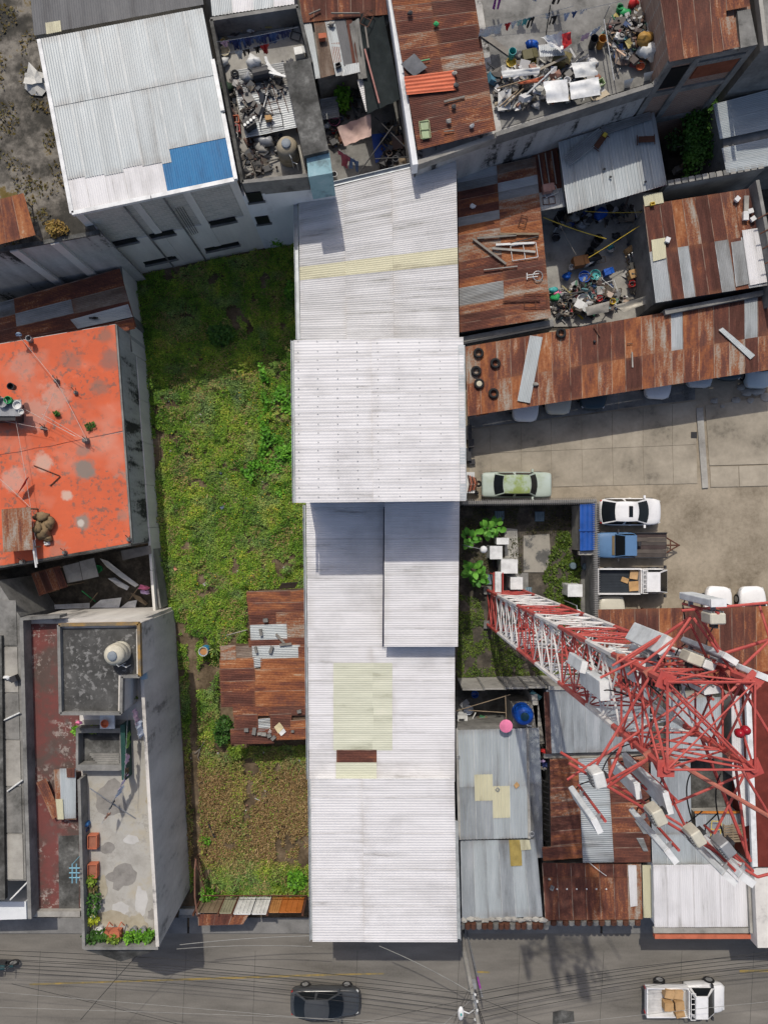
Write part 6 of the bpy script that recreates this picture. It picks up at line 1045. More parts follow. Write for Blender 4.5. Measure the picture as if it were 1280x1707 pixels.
heap('rubbish_heap', 'rusty scrap and rods lying over the low zinc roof', [(392, 135), (470, 112), (480, 150), (430, 190), (402, 190)], 7.95, 70, .24, .15, PALD+[(.3, .3, .3)], seed=51)
heap('rubbish_heap', 'boards and cans between the tank and the low zinc roof', [(415, 232), (470, 226), (462, 285), (425, 288)], YZ, 70, .25, .3, PALD+[(.35, .34, .32)], seed=52)
heap('rubbish_heap', 'planks and pots under the strip roof house eave', [(540, 130), (600, 130), (606, 200), (545, 205)], 2.62, 80, .3, .4, PALD, seed=53)
# ================================================================ vehicles
def paint(name, c, rough=.35):
    m = mat(name, [(.1, tuple(q*.8 for q in c)), (.5, c), (1, tuple(min(1, q*1.05) for q in c))], 1.2, 4, rough, fine=.2, fscale=8, spec=.5); return m
lampw = flat('headlamp_glass', (.55, .56, .55), .2); lampr = flat('tail_lamp', (.45, .012, .012), .3); rimm = flat('alloy', (.4, .41, .42), .35, .5, .5)
def loft(secs, L, Wd, Ht, fine=3):
    """secs: (x, half width, z low, z shoulder, z top), fractions of length / half width / height"""
    mb = MB(); S_ = []; m = len(secs)
    for i in range(m-1):
        for k in range(fine):
            t = k/fine; p0, p1, p2, p3 = [secs[min(max(i+q, 0), m-1)] for q in (-1, 0, 1, 2)]
            S_.append([.5*((2*b)+(-a+c)*t+(2*a-5*b+4*c-d)*t*t+(-a+3*b-3*c+d)*t**3) for a, b, c, d in zip(p0, p1, p2, p3)])
    S_.append(list(secs[-1]))
    half = lambda hw, z0, zs, zt: [(hw*.9, z0), (hw*.97, z0+(zs-z0)*.12), (hw, lerp(z0, zs, .5)), (hw*.99, lerp(z0, zs, .9)), (hw*.955, lerp(zs, zt, .25)), (hw*.86, lerp(zs, zt, .62)), (hw*.55, lerp(zs, zt, .9))]
    n = 15
    for x, w, z0, zs, zt in S_:
        h = half(w*Wd/2, z0, zs, zt); pts = [(-a, b) for a, b in h]+[(0, zt)]+h[::-1]
        mb.v += [(x*L, a, b*Ht) for a, b in pts]
    for i in range(len(S_)-1):
        for j in range(n): a = i*n+j; b = i*n+(j+1) % n; mb.f.append((a, a+n, b+n, b)); mb.mi.append(0)
    mb.f += [tuple(range(n)), tuple(range((len(S_)-1)*n+n-1, (len(S_)-1)*n-1, -1))]; mb.mi += [0, 0]
    return mb
def quadpatch(P, k=.86, off=.012, bow=0., n=5):
    """a pane on the quad P (base edge P0-P1, top edge P3-P2), shrunk by k, bulging outward by bow at mid width"""
    c = sum(P, Vector())/4; nn = (P[1]-P[0]).cross(P[2]-P[0]).normalized()
    if nn.dot(c-Vector((c.x*.5, 0, .7))) < 0: nn = -nn
    h = Vector((nn.x, nn.y, 0)); h = h.normalized() if h.length > 1e-4 else h
    mb = MB()
    for j in range(3):
        for i in range(n+1):
            u = .5+(i/n-.5)*k; v = .5+(j/2-.5)*k; p = lerp(lerp(P[0], P[1], u), lerp(P[3], P[2], u), v)
            mb.v.append(tuple(p+nn*off+h*bow*(1-(2*u-1)**2)*(1-.4*v)))
    for j in range(2):
        for i in range(n): a = j*(n+1)+i; mb.f.append((a, a+1, a+n+2, a+n+1)); mb.mi.append(0)
    return mb
def wheels(t, L, Wd, R=.31, fx=.31, rx=-.3, w=.2):
    for sx in (fx, rx):
        for sy in (-1, 1):
            c = Vector((sx*L, sy*(Wd/2-.09), R)); tm = MB().tube([c-Vector((0, w/2, 0)), c+Vector((0, w/2, 0))], R, 18); wh_ = obj('wheel', tm, pbk, t)
            cc = c+Vector((0, sy*(w/2+.005), 0)); obj('rim', MB().tube([cc, cc+Vector((0, sy*.012, 0))], R*.62, 14), rimm, wh_)
def car(name, label, px, py, head, L, Wd, Ht, pm, hood=.24, trunk=.14, boxy=0., roofm=None, sun=False, group=None, ws=.13, rw=.11, cat='car'):
    t = thing(name, label, cat, (0, 0, 0), group); r = boxy
    z0, zs, zt = .17, .52, .62
    secs = [(-.5, .56+.28*r, .28, .46, .54), (-.488, .74+.16*r, .22, .5, .58), (-.455, .88+.06*r, .19, .53, .61), (-.38, .965, z0, zs+.02, zt+.02), (-.2, 1, z0, zs+.03, zt+.03), (.1, 1, z0, zs+.02, zt+.02), (.28, .985, z0, zs-.01, zt-.03), (.39, .945+.03*r, z0, zs-.04, zt-.06+.01*r), (.455, .84+.1*r, .19, .44+.02*r, .52+.02*r), (.487, .67+.22*r, .22, .39+.03*r, .46+.04*r), (.5, .42+.4*r, .27, .35, .41)]
    obj('body', loft(secs, L, Wd, Ht), pm, t, True)
    xf, xr = .5-hood, -.5+trunk; hw = Wd/2
    B = [Vector((xr*L, -hw*.88, zt*Ht)), Vector((xf*L, -hw*.88, (zt-.005)*Ht)), Vector((xf*L, hw*.88, (zt-.005)*Ht)), Vector((xr*L, hw*.88, zt*Ht))]
    T = [Vector(((xr+rw)*L, -hw*.68, Ht*.975)), Vector(((xf-ws)*L, -hw*.68, Ht*.975)), Vector(((xf-ws)*L, hw*.68, Ht*.975)), Vector(((xr+rw)*L, hw*.68, Ht*.975))]
    cabin = MB()
    for Q, bw in (([B[1], B[2], T[2], T[1]], .16), ([B[3], B[0], T[0], T[3]], .12), ([B[0], B[1], T[1], T[0]], .04), ([B[3], B[2], T[2], T[3]], .04)):
        q = quadpatch(Q, 1.0, 0., bw, 8); cabin.add(q.v, q.f)
    obj('cabin', cabin, pm, t, True)
    rm = MB(); n = 8
    for i in range(n+1):
        for j in range(n+1):
            u, v = i/n, j/n; p = lerp(lerp(T[0], T[1], u), lerp(T[3], T[2], u), v); cv = 1-(2*v-1)**2; cu = 1-(2*u-1)**2
            rm.v.append((p.x+.16*.6*cv*u**3-.12*.6*cv*(1-u)**3, p.y+(.04*.6*cu)*(1 if v > .5 else -1)*abs(2*v-1), p.z+.05*min(1, 2.2*cu)**.5*min(1, 2.2*cv)**.5+.001))
    for i in range(n):
        for j in range(n): a = i*(n+1)+j; rm.f.append((a, a+n+1, a+n+2, a+1)); rm.mi.append(0)
    ro = obj('roof', rm, roofm or pm, t, True)
    if sun: c = (T[0]+T[1]+T[2]+T[3])/4; obj('sunroof', MB().box((c.x+.18*(T[1].x-T[0].x), 0, Ht+.035), (.2*(T[1].x-T[0].x), hw*.78, .012)), glass, ro)
    obj('windscreen', quadpatch([B[1], B[2], T[2], T[1]], .92, .012, .16), glass, t, True); obj('rear_window', quadpatch([B[3], B[0], T[0], T[3]], .9, .012, .12), glass, t, True)
    for s in (0, 1):
        b0, b1, t0, t1 = (B[0], B[1], T[0], T[1]) if s == 0 else (B[3], B[2], T[3], T[2])
        bm, tm = b0.lerp(b1, .47), t0.lerp(t1, .42)
        obj('side_window', quadpatch([b0, bm, tm, t0], .86, .045), glass, t); obj('side_window', quadpatch([bm, b1, t1, tm], .86, .045), glass, t)
    for s in (-1, 1):
        obj('headlight', MB().box(((.452+.02*r)*L, s*hw*.68, .42*Ht), (.16-.08*r, .28, .1), s*-(.5-.4*r)), lampw, t); obj('tail_light', MB().box((-(.47+.012*r)*L, s*hw*.7, .48*Ht), (.1, .26, .12), s*(.35-.3*r)), lampr, t)
        obj('mirror', MB().box(((xf-.04)*L, s*(hw+.05), .66*Ht), (.12, .2, .12)), pm, t)
        obj('door_handle', MB().box((-.02*L, s*(hw*.995), .53*Ht), (.15, .03, .03)), pm if r == 0 else pgr, t)
    obj('bumper', MB().box((.494*L, 0, .28*Ht), (.06, Wd*.36+Wd*.46*r, .12)), pdk, t); obj('bumper', MB().box((-.496*L, 0, .3*Ht), (.05, Wd*.4+Wd*.42*r, .12)), pdk, t)
    obj('wiper', MB().tube([Vector((xf*L-.02, -hw*.3, zt*Ht+.03)), Vector((xf*L-.2, hw*.12, zt*Ht+.16))], .012, 4), pbk, t)
    wheels(t, L, Wd)
    p = W(px, py, Ht*.55); t.location = (p.x, p.y, 0.04); t.rotation_euler.z = head; WL[t.name] = Vector((p.x, p.y, .04)); return t
moss = mat('mossy_green_paint', [(0, (.24, .3, .2)), (.2, (.31, .37, .29)), (.4, (.36, .42, .37)), (.8, (.4, .47, .43)), (1, (.45, .5, .47))], .9, 6, .5, fine=.25, fscale=5, spec=.3)
mroof = mat('mossy_roof_paint', [(0, (.17, .23, .05)), (.4, (.22, .28, .09)), (.55, (.32, .39, .3)), (1, (.4, .46, .41))], .55, 5, .6, fine=.2, fscale=4)
wpt = paint('white_car_paint', (.7, .7, .7)); grp = paint('grey_car_paint', (.05, .054, .058), .25); blp = paint('dusty_blue_paint', (.075, .165, .31), .55); crm = paint('cream_car_paint', (.5, .48, .4)); tlp = paint('teal_car_paint', (.012, .035, .05)); sil = paint('silver_car_paint', (.45, .48, .5)); pbp = paint('pale_blue_car_paint', (.4, .48, .52))
car('old_sedan', 'faded green old sedan with mossy roof parked by the razor wire', 861.5, 808, 0, 4.35, 1.62, 1.38, moss, .25, .18, 1., mroof, ws=.1, rw=.12)
car('white_sedan', 'white sedan with sunroof parked beside the blue roof', 1051, 853, 0, 3.85, 1.72, 1.45, wpt, .26, .03, 0, None, True, ws=.2, rw=.19)
car('grey_sedan', 'dark grey sedan driving along the street', 542, 1672, 0, 4.3, 1.75, 1.45, grp, .26, .07, 0, ws=.2, rw=.17)
for px, py, m, hd, w in ((877, 646, wpt, -1.6, 'white hood with car nose under the carport below the long zinc plank'), (931, 634, crm, -1.58, 'cream car nose peeking from under the carport'), (989, 626, tlp, -1.57, 'dark teal car nose peeking from under the carport'), (1099, 608, wpt, -1.62, 'white car nose in the middle of the carport'), (1168, 589, sil, -1.6, 'silver car mostly hidden under the carport'), (1217, 577, tlp, -1.6, 'dark car tail barely showing under the carport'), (1266, 590, pbp, -1.6, 'pale blue car nose at the end of the carport'), (1020, 1049, crm, 1.57, 'cream car nose under the rust roof beside the flatbed pickup'), (1196, 1034, wpt, 1.5, 'white car nose under the antennas'), (1256, 1034, wpt, 1.6, 'white car with black bonnet under the tower top')):
    car('parked_car', w, px, py, hd, 4.2, 1.68, 1.42, m, .26, .1, 0., ws=.18, rw=.14, group='cars under the sheet roofs')
# blue pickup with flat trailer
t = thing('blue_pickup', 'dusty blue pickup cab backed against the compound wall', 'pickup', (0, 0, 0)); L, Wd, Ht = 2.3, 1.6, 1.55
b = obj('body', loft([(-.5, .95, .2, .5, .58), (-.3, 1, .2, .55, .6), (.1, 1, .2, .55, .6), (.4, .97, .2, .5, .56), (.5, .9, .25, .44, .5)], L, Wd, Ht), blp, t, True)
B = [Vector((-1.1, -.72, .93)), Vector((.12, -.72, .93)), Vector((.12, .72, .93)), Vector((-1.1, .72, .93))]; T = [Vector((-1.05, -.62, 1.5)), Vector((-.35, -.62, 1.5)), Vector((-.35, .62, 1.5)), Vector((-1.05, .62, 1.5))]
obj('cabin', MB().add(B+T, [(0, 1, 5, 4), (1, 2, 6, 5), (2, 3, 7, 6), (3, 0, 4, 7), (4, 5, 6, 7)]), blp, t); obj('windscreen', quadpatch([B[1], B[2], T[2], T[1]], .92), glass, t); obj('rear_window', quadpatch([B[3], B[0], T[0], T[3]], .7), glass, t)
for s in (0, 1): obj('side_window', quadpatch([B[0], B[1], T[1], T[0]] if s == 0 else [B[3], B[2], T[2], T[3]], .8), glass, t); obj('mirror', MB().box((-.05, (-1, 1)[s]*.9, 1.0), (.1, .2, .14)), pdk, t)
obj('leaf_litter', MB().box((.22, 0, .95), (.16, 1.2, .03)), flat('dry_leaves', (.16, .12, .06)), t); wheels(t, L, Wd, .32, .3, -.3)
p = W(1027, 909, .9); t.location = (p.x, p.y, .03); t.rotation_euler.z = math.pi; WL[t.name] = p
t = thing('flat_trailer', 'dark wooden flat trailer with pointed hitch behind the blue pickup', 'trailer', W(1083, 909, .03)); c = W(1083, 909, .75); 
for k in range(6): obj('plank', MB().box((c.x, c.y+(k-2.5)*.25, .72+.01*(k % 2)), (2.05, .235, .06)), flat('dark_plank_%d' % (k % 3), [(.07, .06, .055), (.1, .085, .075), (.055, .04, .038)][k % 3], .95), t)
for s in (-1, 1): beam(t, 'rail', c+Vector((-1.03, s*.77, .08)), c+Vector((1.03, s*.77, .08)), .04, pdk)
obj('hitch', MB().tube([c+Vector((1.0, .5, -.1)), c+Vector((1.85, 0, -.12))], .045, 6).tube([c+Vector((1.0, -.5, -.1)), c+Vector((1.85, 0, -.12))], .045, 6).tube([c+Vector((1.3, .32, -.1)), c+Vector((1.3, -.32, -.1))], .04, 6).tube([c+Vector((1.0, 0, -.1)), c+Vector((1.9, 0, -.12))], .05, 6), pbr, t); obj('winch', MB().tube([c+Vector((-.75, -.05, .15)), c+Vector((-.75, .25, .15))], .14, 10), pdk, t)
for s in (-1, 1): cc = c+Vector((-.2, s*.72, -.45)); obj('wheel', MB().tube([cc-Vector((0, .09, 0)), cc+Vector((0, .09, 0))], .3, 16), pbk, t)
def flatbed(name, label, px, py, head, L, Wd, bed, pm, floorm, boxes=None, rack=True):
    t = thing(name, label, 'pickup', (0, 0, 0)); x0 = -L/2; xb = x0+bed
    obj('bed_floor', MB().box((x0+bed/2, 0, .78), (bed, Wd, .08)), floorm, t)
    for s in (-1, 1): obj('bed_side', MB().box((x0+bed/2, s*(Wd/2-.04), .98), (bed, .08, .34)), pm, t)
    obj('bed_side', MB().box((x0+.035, 0, .98), (.07, Wd-.16, .34)), pm, t); obj('bed_side', MB().box((xb-.04, 0, 1.05), (.08, Wd-.16, .5)), pm, t)
    for k in range(9): obj('floor_rib', MB().box((x0+bed/2, (k-4)*.17, .83), (bed-.2, .05, .025)), floorm, t)
    cl = L-bed; sec = [(-.5, .95, .18, .5, .58), (-.2, 1, .16, .52, .6), (.2, 1, .16, .5, .58), (.42, .95, .18, .44, .52), (.5, .8, .25, .38, .44)]
    mb = loft(sec, cl, Wd*.97, 1.55); mb.v = [(a+xb+cl/2, b_, c_) for a, b_, c_ in mb.v]; obj('body', mb, pm, t, True)
    hw = Wd*.97/2; f0, f1 = (.1, .7) if cl > 2 else (.1, .97)
    B = [Vector((xb+f0*cl*.3, -hw*.92, .9)), Vector((xb+f1*cl, -hw*.92, .9)), Vector((xb+f1*cl, hw*.92, .9)), Vector((xb+f0*cl*.3, hw*.92, .9))]; T = [Vector((xb+f0*cl, -hw*.76, 1.62)), Vector((xb+f1*cl-.72, -hw*.76, 1.62)), Vector((xb+f1*cl-.72, hw*.76, 1.62)), Vector((xb+f0*cl, hw*.76, 1.62))]
    obj('cabin', MB().add(B+T, [(0, 1, 5, 4), (1, 2, 6, 5), (2, 3, 7, 6), (3, 0, 4, 7), (4, 5, 6, 7)]), pm, t); obj('windscreen', quadpatch([B[1], B[2], T[2], T[1]], .92), glass, t); obj('rear_window', quadpatch([B[3], B[0], T[0], T[3]], .75), glass, t)
    for s in (0, 1): obj('side_window', quadpatch([B[0], B[1], T[1], T[0]] if s == 0 else [B[3], B[2], T[2], T[3]], .82), glass, t); obj('mirror', MB().box((xb+f1*cl-.2, (-1, 1)[s]*(hw+.1), 1.05), (.12, .2, .16)), pdk, t); obj('headlight', MB().box((L/2-.04, (-1, 1)[s]*hw*.66, .62), (.08, .3, .14)), lampw, t); obj('tail_light', MB().box((x0-.01, (-1, 1)[s]*hw*.85, .8), (.04, .12, .22)), lampr, t)
    if rack:
        for k in range(5): beam(t, 'rack_bar', Vector((xb-.02+.07*k, -hw*.9, 1.5)), Vector((xb-.02+.07*k, hw*.9, 1.5)), .022, pm) if k in (0, 4) else None
        for k in range(6): y = -hw*.9+k*hw*1.8/5; beam(t, 'rack_bar', Vector((xb-.02, y, 1.5)), Vector((xb+.26, y, 1.5)), .022, pm)
        for s in (-1, 1): beam(t, 'rack_post', Vector((xb-.02, s*hw*.9, .9)), Vector((xb-.02, s*hw*.9, 1.5)), .03, pm)
    wheels(t, L, Wd, .33, .34, -.28, .2); p = W(px, py, 1.0); t.location = (p.x, p.y, .03); t.rotation_euler.z = head; WL[t.name] = Vector((p.x, p.y, .03)); return t
flatbed('flatbed_pickup', 'white flatbed pickup with flattened cartons on its dark bed', 1054, 969, 0, 4.45, 1.62, 2.7, wpt, flat('bed_dark', (.022, .028, .036)), rack=True)
def carton(label, px, py, z, sx, sy, sz, rz_, m=pcd): return single('carton', label, 'carton', MB().box(W(px, py, z+sz/2), (sx, sy, sz), rz_), m, W(px, py, z))
carton('flattened cardboard at the bed centre of the flatbed pickup', 1056, 977, .85, .62, .6, .05, .08); carton('flattened cardboard near the cab of the flatbed pickup', 1056, 958, .9, .5, .55, .06, -.15, flat('cardboard_light', (.47, .3, .15))); carton('small carton flap at the tail of the cardboard pile', 1041, 967, .88, .45, .3, .05, -.35)
flatbed('white_pickup', 'white pickup loaded with brown cartons driving on the street', 1143, 1669, 0, 5.0, 1.85, 2.6, wpt, flat('bed_white', (.5, .5, .5)), rack=True)
for i, (x, y, w) in enumerate(((1113, 1654, 'pale carton at the upper rear of the street pickup load'), (1128, 1655, 'pale carton by the cab of the street pickup'), (1112, 1675, 'brown carton at the lower rear of the street pickup load'), (1130, 1673, 'brown carton in the middle of the street pickup load'), (1131, 1688, 'narrow carton at the lower side of the street pickup load'))): carton(w, x, y, .85, .55, .5 if i < 4 else .3, .5, .1*(i-2), pcd if i > 1 else flat('cardboard_light', (.47, .3, .15)))
# motorcycle at the left end of the street
t = thing('motorcycle', 'dark motorcycle with tan box parked at the street edge', 'motorcycle', W(8, 1602)); c = W(10, 1600)
for dx in (-.6, .65): cc = c+Vector((dx, 0, .3)); wl = obj('wheel', MB().tube([cc+Vector((.3*math.cos(a), 0, .3*math.sin(a))) for a in np.linspace(0, 6.2832, 17)], .06, 6), pbk, t); obj('rim', MB().tube([cc-Vector((0, .02, 0)), cc+Vector((0, .02, 0))], .2, 10), rimm, wl)
obj('engine', MB().box(c+Vector((0, 0, .42)), (.5, .3, .34)), pdk, t); obj('tank', MB().blob(c+Vector((.2, 0, .78)), (.3, .16, .14), 1, n=10, rough=.05), flat('moto_teal', (.02, .06, .07)), t, True); obj('seat', MB().box(c+Vector((-.3, 0, .78)), (.6, .26, .1)), pbk, t); obj('cargo_box', MB().box(c+Vector((-.45, -.05, .98)), (.34, .34, .26)), pcd, t); obj('handlebar', MB().tube([c+Vector((.5, -.4, 1.02)), c+Vector((.55, 0, .98)), c+Vector((.5, .4, 1.02))], .025, 6), pdk, t); obj('fork', MB().tube([c+Vector((.65, .06, .3)), c+Vector((.5, .06, 1.0))], .03, 5).tube([c+Vector((.65, -.06, .3)), c+Vector((.5, -.06, 1.0))], .03, 5), pgr, t); obj('mudguard', MB().box(c+Vector((.66, 0, .64)), (.3, .14, .04)).box(c+Vector((-.65, 0, .66)), (.35, .16, .04)), flat('moto_teal', (.02, .06, .07)), t)
# ================================================================ carport with tyres
CP = thing('carport', 'long carport of patched rust sheets along the parking yard', 'carport', base_of([(777, 578), (1300, 488), (1300, 620), (800, 692)], 2.8)); cpq = [(775, 578), (1310, 486), (1310, 612), (779, 694)]
row1 = 'momrrommrrrommzomrrzror'; row2 = 'romormrromorommrommrmmp'
roof(CP, cpq, 2.8, 22, [0, .54, 1], [row1, row2], 'v', .1, .016, wob=.006)
for k in range(9):
    for yy in (0, 1): a = quadpt(cpq, [2.75]*4, .02+k*.12, .06+.84*yy); beam(CP, 'post', (a.x, a.y, 0), a, .05, pbr)
for v in (.06, .5, .92): beam(CP, 'purlin', quadpt(cpq, [2.74]*4, 0, v), quadpt(cpq, [2.74]*4, 1, v), .045, pbr)
sheet(CP, [(791, 675), (811, 672), (814, 690), (793, 694)], 2.75, 'r', 'v', .1, .016)
CZ = 2.86
for i, (x, y, w) in enumerate(((797, 589, 'topmost tyre on the carport near the warehouse'), (825, 606, 'tyre nearest the zinc plank, upper one'), (793, 619, 'middle tyre on the carport near the warehouse'), (822, 656, 'lowest tyre on the carport'), (934, 556, 'lone tyre at the carport top edge'))): item('tyre', 'black worn '+w, x, y, CZ, pbk, .82, 0, 'tyres on the carport')
t = item('tyre', 'wheel with white rim on the carport', 798, 640, CZ, pbk, .82, 0, 'tyres on the carport'); obj('rim', MB().lathe(W(798, 640, CZ+.06), [(.19, 0), (.19, .08), (.08, .1)], 14), flat('cream_rim', (.5, .47, .36)), t)
t = thing('zinc_plank', 'long pale zinc sheet laid across the carport', 'roof sheet', W(884, 615, CZ)); sheet(t, [(883, 559), (904, 562), (883, 672), (862, 668)], CZ+.08, 'p', 'v', .1, .014, 'sheet')
t = thing('zinc_strip', 'short pale zinc strip tilted on the carport end', 'roof sheet', W(1228, 572, CZ)); sheet(t, [(1197, 550), (1204, 546), (1258, 592), (1250, 599)], CZ+.07, 'p', 'u', .08, .014, 'sheet')
for i, (x, y, k, m, s, rz_, w) in enumerate(((994, 553, 'plank', pbr, .45, -1.0, 'thin dark stick on the carport'), (1049, 573, 'plank', pdk, .22, .1, 'small black bar on the carport'), (1053, 600, 'plank', mcon, .6, 1.6, 'pale batten on the carport'), (990, 570, 'bag', pdk, .3, 0, 'tiny black scrap on the carport'), (892, 641, 'bag', mcon, .5, 0, 'pale rag beside the zinc plank'))): item(k, w, x, y, CZ, m, s, rz_)
# machine parts beside the warehouse
t = thing('truck_chassis', 'black engine parts stacked beside the warehouse wall', 'engine', W(782, 740)); 
for k, (x, y, sx, sy, sz) in enumerate(((781, 722, .3, .9, .6), (784, 740, .35, .5, .8), (780, 758, .3, .8, .5), (786, 770, .4, .3, .3))): obj('part_block', MB().box(W(x, y, sz/2), (sx, sy, sz), .05*k), pdk, t)
t = thing('exposed_engine', 'white and rusty bare engine beside the green sedan', 'engine', W(786, 805)); obj('housing', MB().box(W(783, 805, .35), (.5, 1.3, .7)), pwv, t)
for k in range(5): obj('rusty_pipe', MB().tube([W(780+k*3, 792+k, .75), W(783+k*3, 806, .85), W(780+k*3, 820-k, .75)], .045, 5), ptr if k % 2 else pbr, t)
item('tyre', 'small dark wheel lying in front of the bare engine', 797, 806, .02, pbk, .5); item('bucket', 'black can beside the bare engine', 793, 822, .02, pdk, .8)
# ================================================================ telecom compound
ground_sheet('compound_ground', [(755, 846), (998, 846), (998, 1150), (755, 1150)], .01, mdk, .05, 'dark damp soil of the tower compound')
CW = thing('compound_wall', 'low wall with coiled razor wire round the tower compound', 'wall', W(880, 838))
parapet(CW, (770, 838), (994, 835), 2.2, 2.2, .2, mcog, 'wall'); parapet(CW, (992, 836), (994, 1030), 2.2, 2.2, .2, mcog, 'wall')
def razor(a, b, z, nm='razor_coil'):
    A_, B_ = W(*a, z), W(*b, z); n = int((B_-A_).length/.13); mb = MB(); d = (B_-A_).normalized(); nn = Vector((-d.y, d.x, 0))
    pts = []
    for k in range(n*7):
        th = 6.2832*k/7; p = A_+(B_-A_)*(k/(n*7-1)); pts.append(p+nn*math.cos(th)*.22+Vector((0, 0, math.sin(th)*.22)))
    mb.tube(pts, .013, 3); return obj(nm, mb, flat('razor_steel', (.3, .29, .28), .5, .4, .4), CW)
razor((772, 838), (994, 835), 2.45); razor((992, 838), (994, 1028), 2.45)
CS = thing('slab_wall', 'wall of pale concrete slabs along the foot of the tower compound', 'wall', W(860, 1145)); n = 6
for k in range(n): x0, x1 = 762+k*33.5, 762+(k+.97)*33.5; a, b = W(x0, 1131-k*1.0, 0), W(x1, 1131-k*1.0, 0); obj('wall_slab', MB().box(((a.x+b.x)/2, a.y, 1.5), ((b-a).length, .1, 3.0-.04*(k % 2)), 0), mcon, CS); obj('post', MB().box((b.x+.02, b.y+.04, 1.55), (.12, .14, 3.1)), mcog, CS)
BR_ = thing('blue_roof_hut', 'hut with glossy blue sheet roof by the compound gate', 'hut', base_of([(966, 840), (991, 838), (990, 918), (966, 918)], 2.4)); block(BR_, [(968, 842), (989, 842), (989, 918), (968, 918)], 2.2, 0, mcon); SH['U'] = flat('royal_blue_sheet', (.012, .07, .3), .35, .5); roof(BR_, [(966, 841), (991, 839), (990, 917), (966, 918)], 2.4, 3, 2, ['UUU', 'UUU'], 'v', .3, .03); obj('ridge_cap', MB().box(W(978, 884, 2.48), (.95, .12, .06)), SH['U'], BR_); obj('sill', MB().box(W(977, 922, 2.0), (1.0, .22, .3)), mcon, BR_)
pth = ground_sheet('compound_path', [(968, 926), (992, 926), (992, 1075), (968, 1075)], .06, mcog, .06, 'grey concrete path inside the compound'); 
for y in (960, 995, 1030): obj('slab', MB().prism(pp([(969, y-33), (991, y-33), (991, y-1), (969, y-1)], .08), .06, .08+.004*(y % 3)), mcog, pth)
ground_sheet('concrete_pad', [(872, 893), (915, 890), (918, 930), (908, 954), (872, 954)], .09, mpad, .09, 'stained square concrete pad in the compound'); ground_sheet('concrete_pad', [(840, 880), (862, 882), (864, 940), (842, 942)], .07, mcon, .07, 'narrow concrete strip beside the cabinets'); ground_sheet('concrete_pad', [(842, 955), (880, 955), (880, 985), (842, 985)], .06, mcog, .06, 'square foundation under the lone cabinet')
for i, (x, y, sx, sy, h, w) in enumerate(((826, 921, .7, .75, 1.3, 'white equipment cabinet nearest the lamp'), (848, 944, .95, .8, 1.5, 'largest white equipment cabinet'), (860, 972, .7, .7, 1.2, 'white equipment cabinet beside the tower foot'), (957, 984, .85, .7, 1.2, 'white equipment cabinet on the grass by the path'), (837, 902, .7, .35, .9, 'low flat white cabinet among the leaves'))):
    t = thing('equipment_cabinet', w, 'cabinet', W(x, y)); c = W(x, y, h); c0 = Vector((c.x, c.y, 0)); obj('housing', MB().box(c0+Vector((0, 0, h/2+.1)), (sx, sy, h)), pw, t); obj('plinth', MB().box(c0+Vector((0, 0, .05)), (sx+.1, sy+.1, .1)), mcog, t); obj('lid', MB().box(c0+Vector((0, 0, h+.13)), (sx+.06, sy+.06, .05)), pw, t); obj('door', MB().box(c0+Vector((-sx/2-.012, 0, h/2+.1)), (.02, sy*.86, h*.86)), pwv, t)
for i, (x, y, w) in enumerate(((899, 861, 'blue barred hatch cover'), (832, 860, 'dark barred hatch cover'), (878, 987, 'barred hatch cover at the tower foot'), (812, 966, 'barred hatch cover hidden by leaves'))):
    t = thing('hatch_cover', w+' set in the compound ground', 'hatch', W(x, y, .02)); c = W(x, y, .08); obj('frame', MB().box(c, (.6, .62, .08)), flat('hatch_blue', (.1, .16, .2)), t)
    for k in range(4): obj('bar', MB().box(c+Vector(((k-1.5)*.13, 0, .05)), (.05, .56, .03)), flat('hatch_bar', (.2, .28, .33)), t)
for i, (x, y, w) in enumerate(((953, 943, 'blue-grey manhole post on the grass'), (974, 944, 'blue-grey manhole post on the path'))): single('manhole_post', w, 'post', MB().lathe(W(x, y, .01), [(.24, 0), (.22, .35), (.18, .4)], 12), flat('dull_blue', (.12, .17, .2)), W(x, y, .01))
for x0, y0, x1, y1, w in ((770, 908, 806, 916, 'beside the big leaves'), (938, 1000, 963, 1022, 'above the compound path')):
    t = thing('lamp_post', 'white round flood lamp on a bent arm '+w, 'lamp', W(x0, y0)); a, b = W(x0, y0, 3.2), W(x1, y1, 3.6); obj('pole', MB().tube([W(x0, y0, 0), Vector((W(x0, y0, 0).x, W(x0, y0, 0).y, 3.2)), b], .035, 6), pgr, t); obj('lamp_head', MB().lathe(b-Vector((0, 0, .05)), [(.05, -.08), (.22, 0), (.2, .1), (.08, .16)], 14), pw, t, True)
t = thing('ball_lamp', 'pair of small white balls on a bracket by the rust roof', 'lamp', W(985, 1040)); obj('bracket', MB().tube([W(982, 1048, 0), W(985, 1040, 3.0)], .03, 5), pbr, t); obj('ball', MB().blob(W(984, 1038, 3.1), (.12, .12, .12), 0, n=10, rough=0), pw, t, True); obj('ball', MB().blob(W(990, 1037, 3.1), (.12, .12, .12), 0, n=10, rough=0), pw, t, True)
t = thing('cable_tray', 'white cable tray with red side rails leading to the tower', 'cable tray', W(830, 975)); 
for s in (-1, 1): obj('rail', MB().box(W(830+s*7.5, 976, 1.6), (.08, 1.6, .14)), tred, t)
for k in range(5): obj('cable', MB().tube([W(826+k*2, 953, 1.6), W(826+k*2, 995, 1.65)], .045, 5), pw, t)
for s in (-1, 1): p = W(830+s*7.5, 958, 1.55); beam(t, 'post', (p.x, p.y, 0), p, .04, tred)
t = thing('cable_coil', 'loose black cable coil among the cabinets', 'cable', W(828, 938)); 
for k in range(4): obj('loop', MB().tube([W(829+(5+k)*math.cos(a), 938+(8+k)*math.sin(a), .2+.1*k) for a in np.linspace(0, 6.28, 17)], .025, 5), pdk, t)
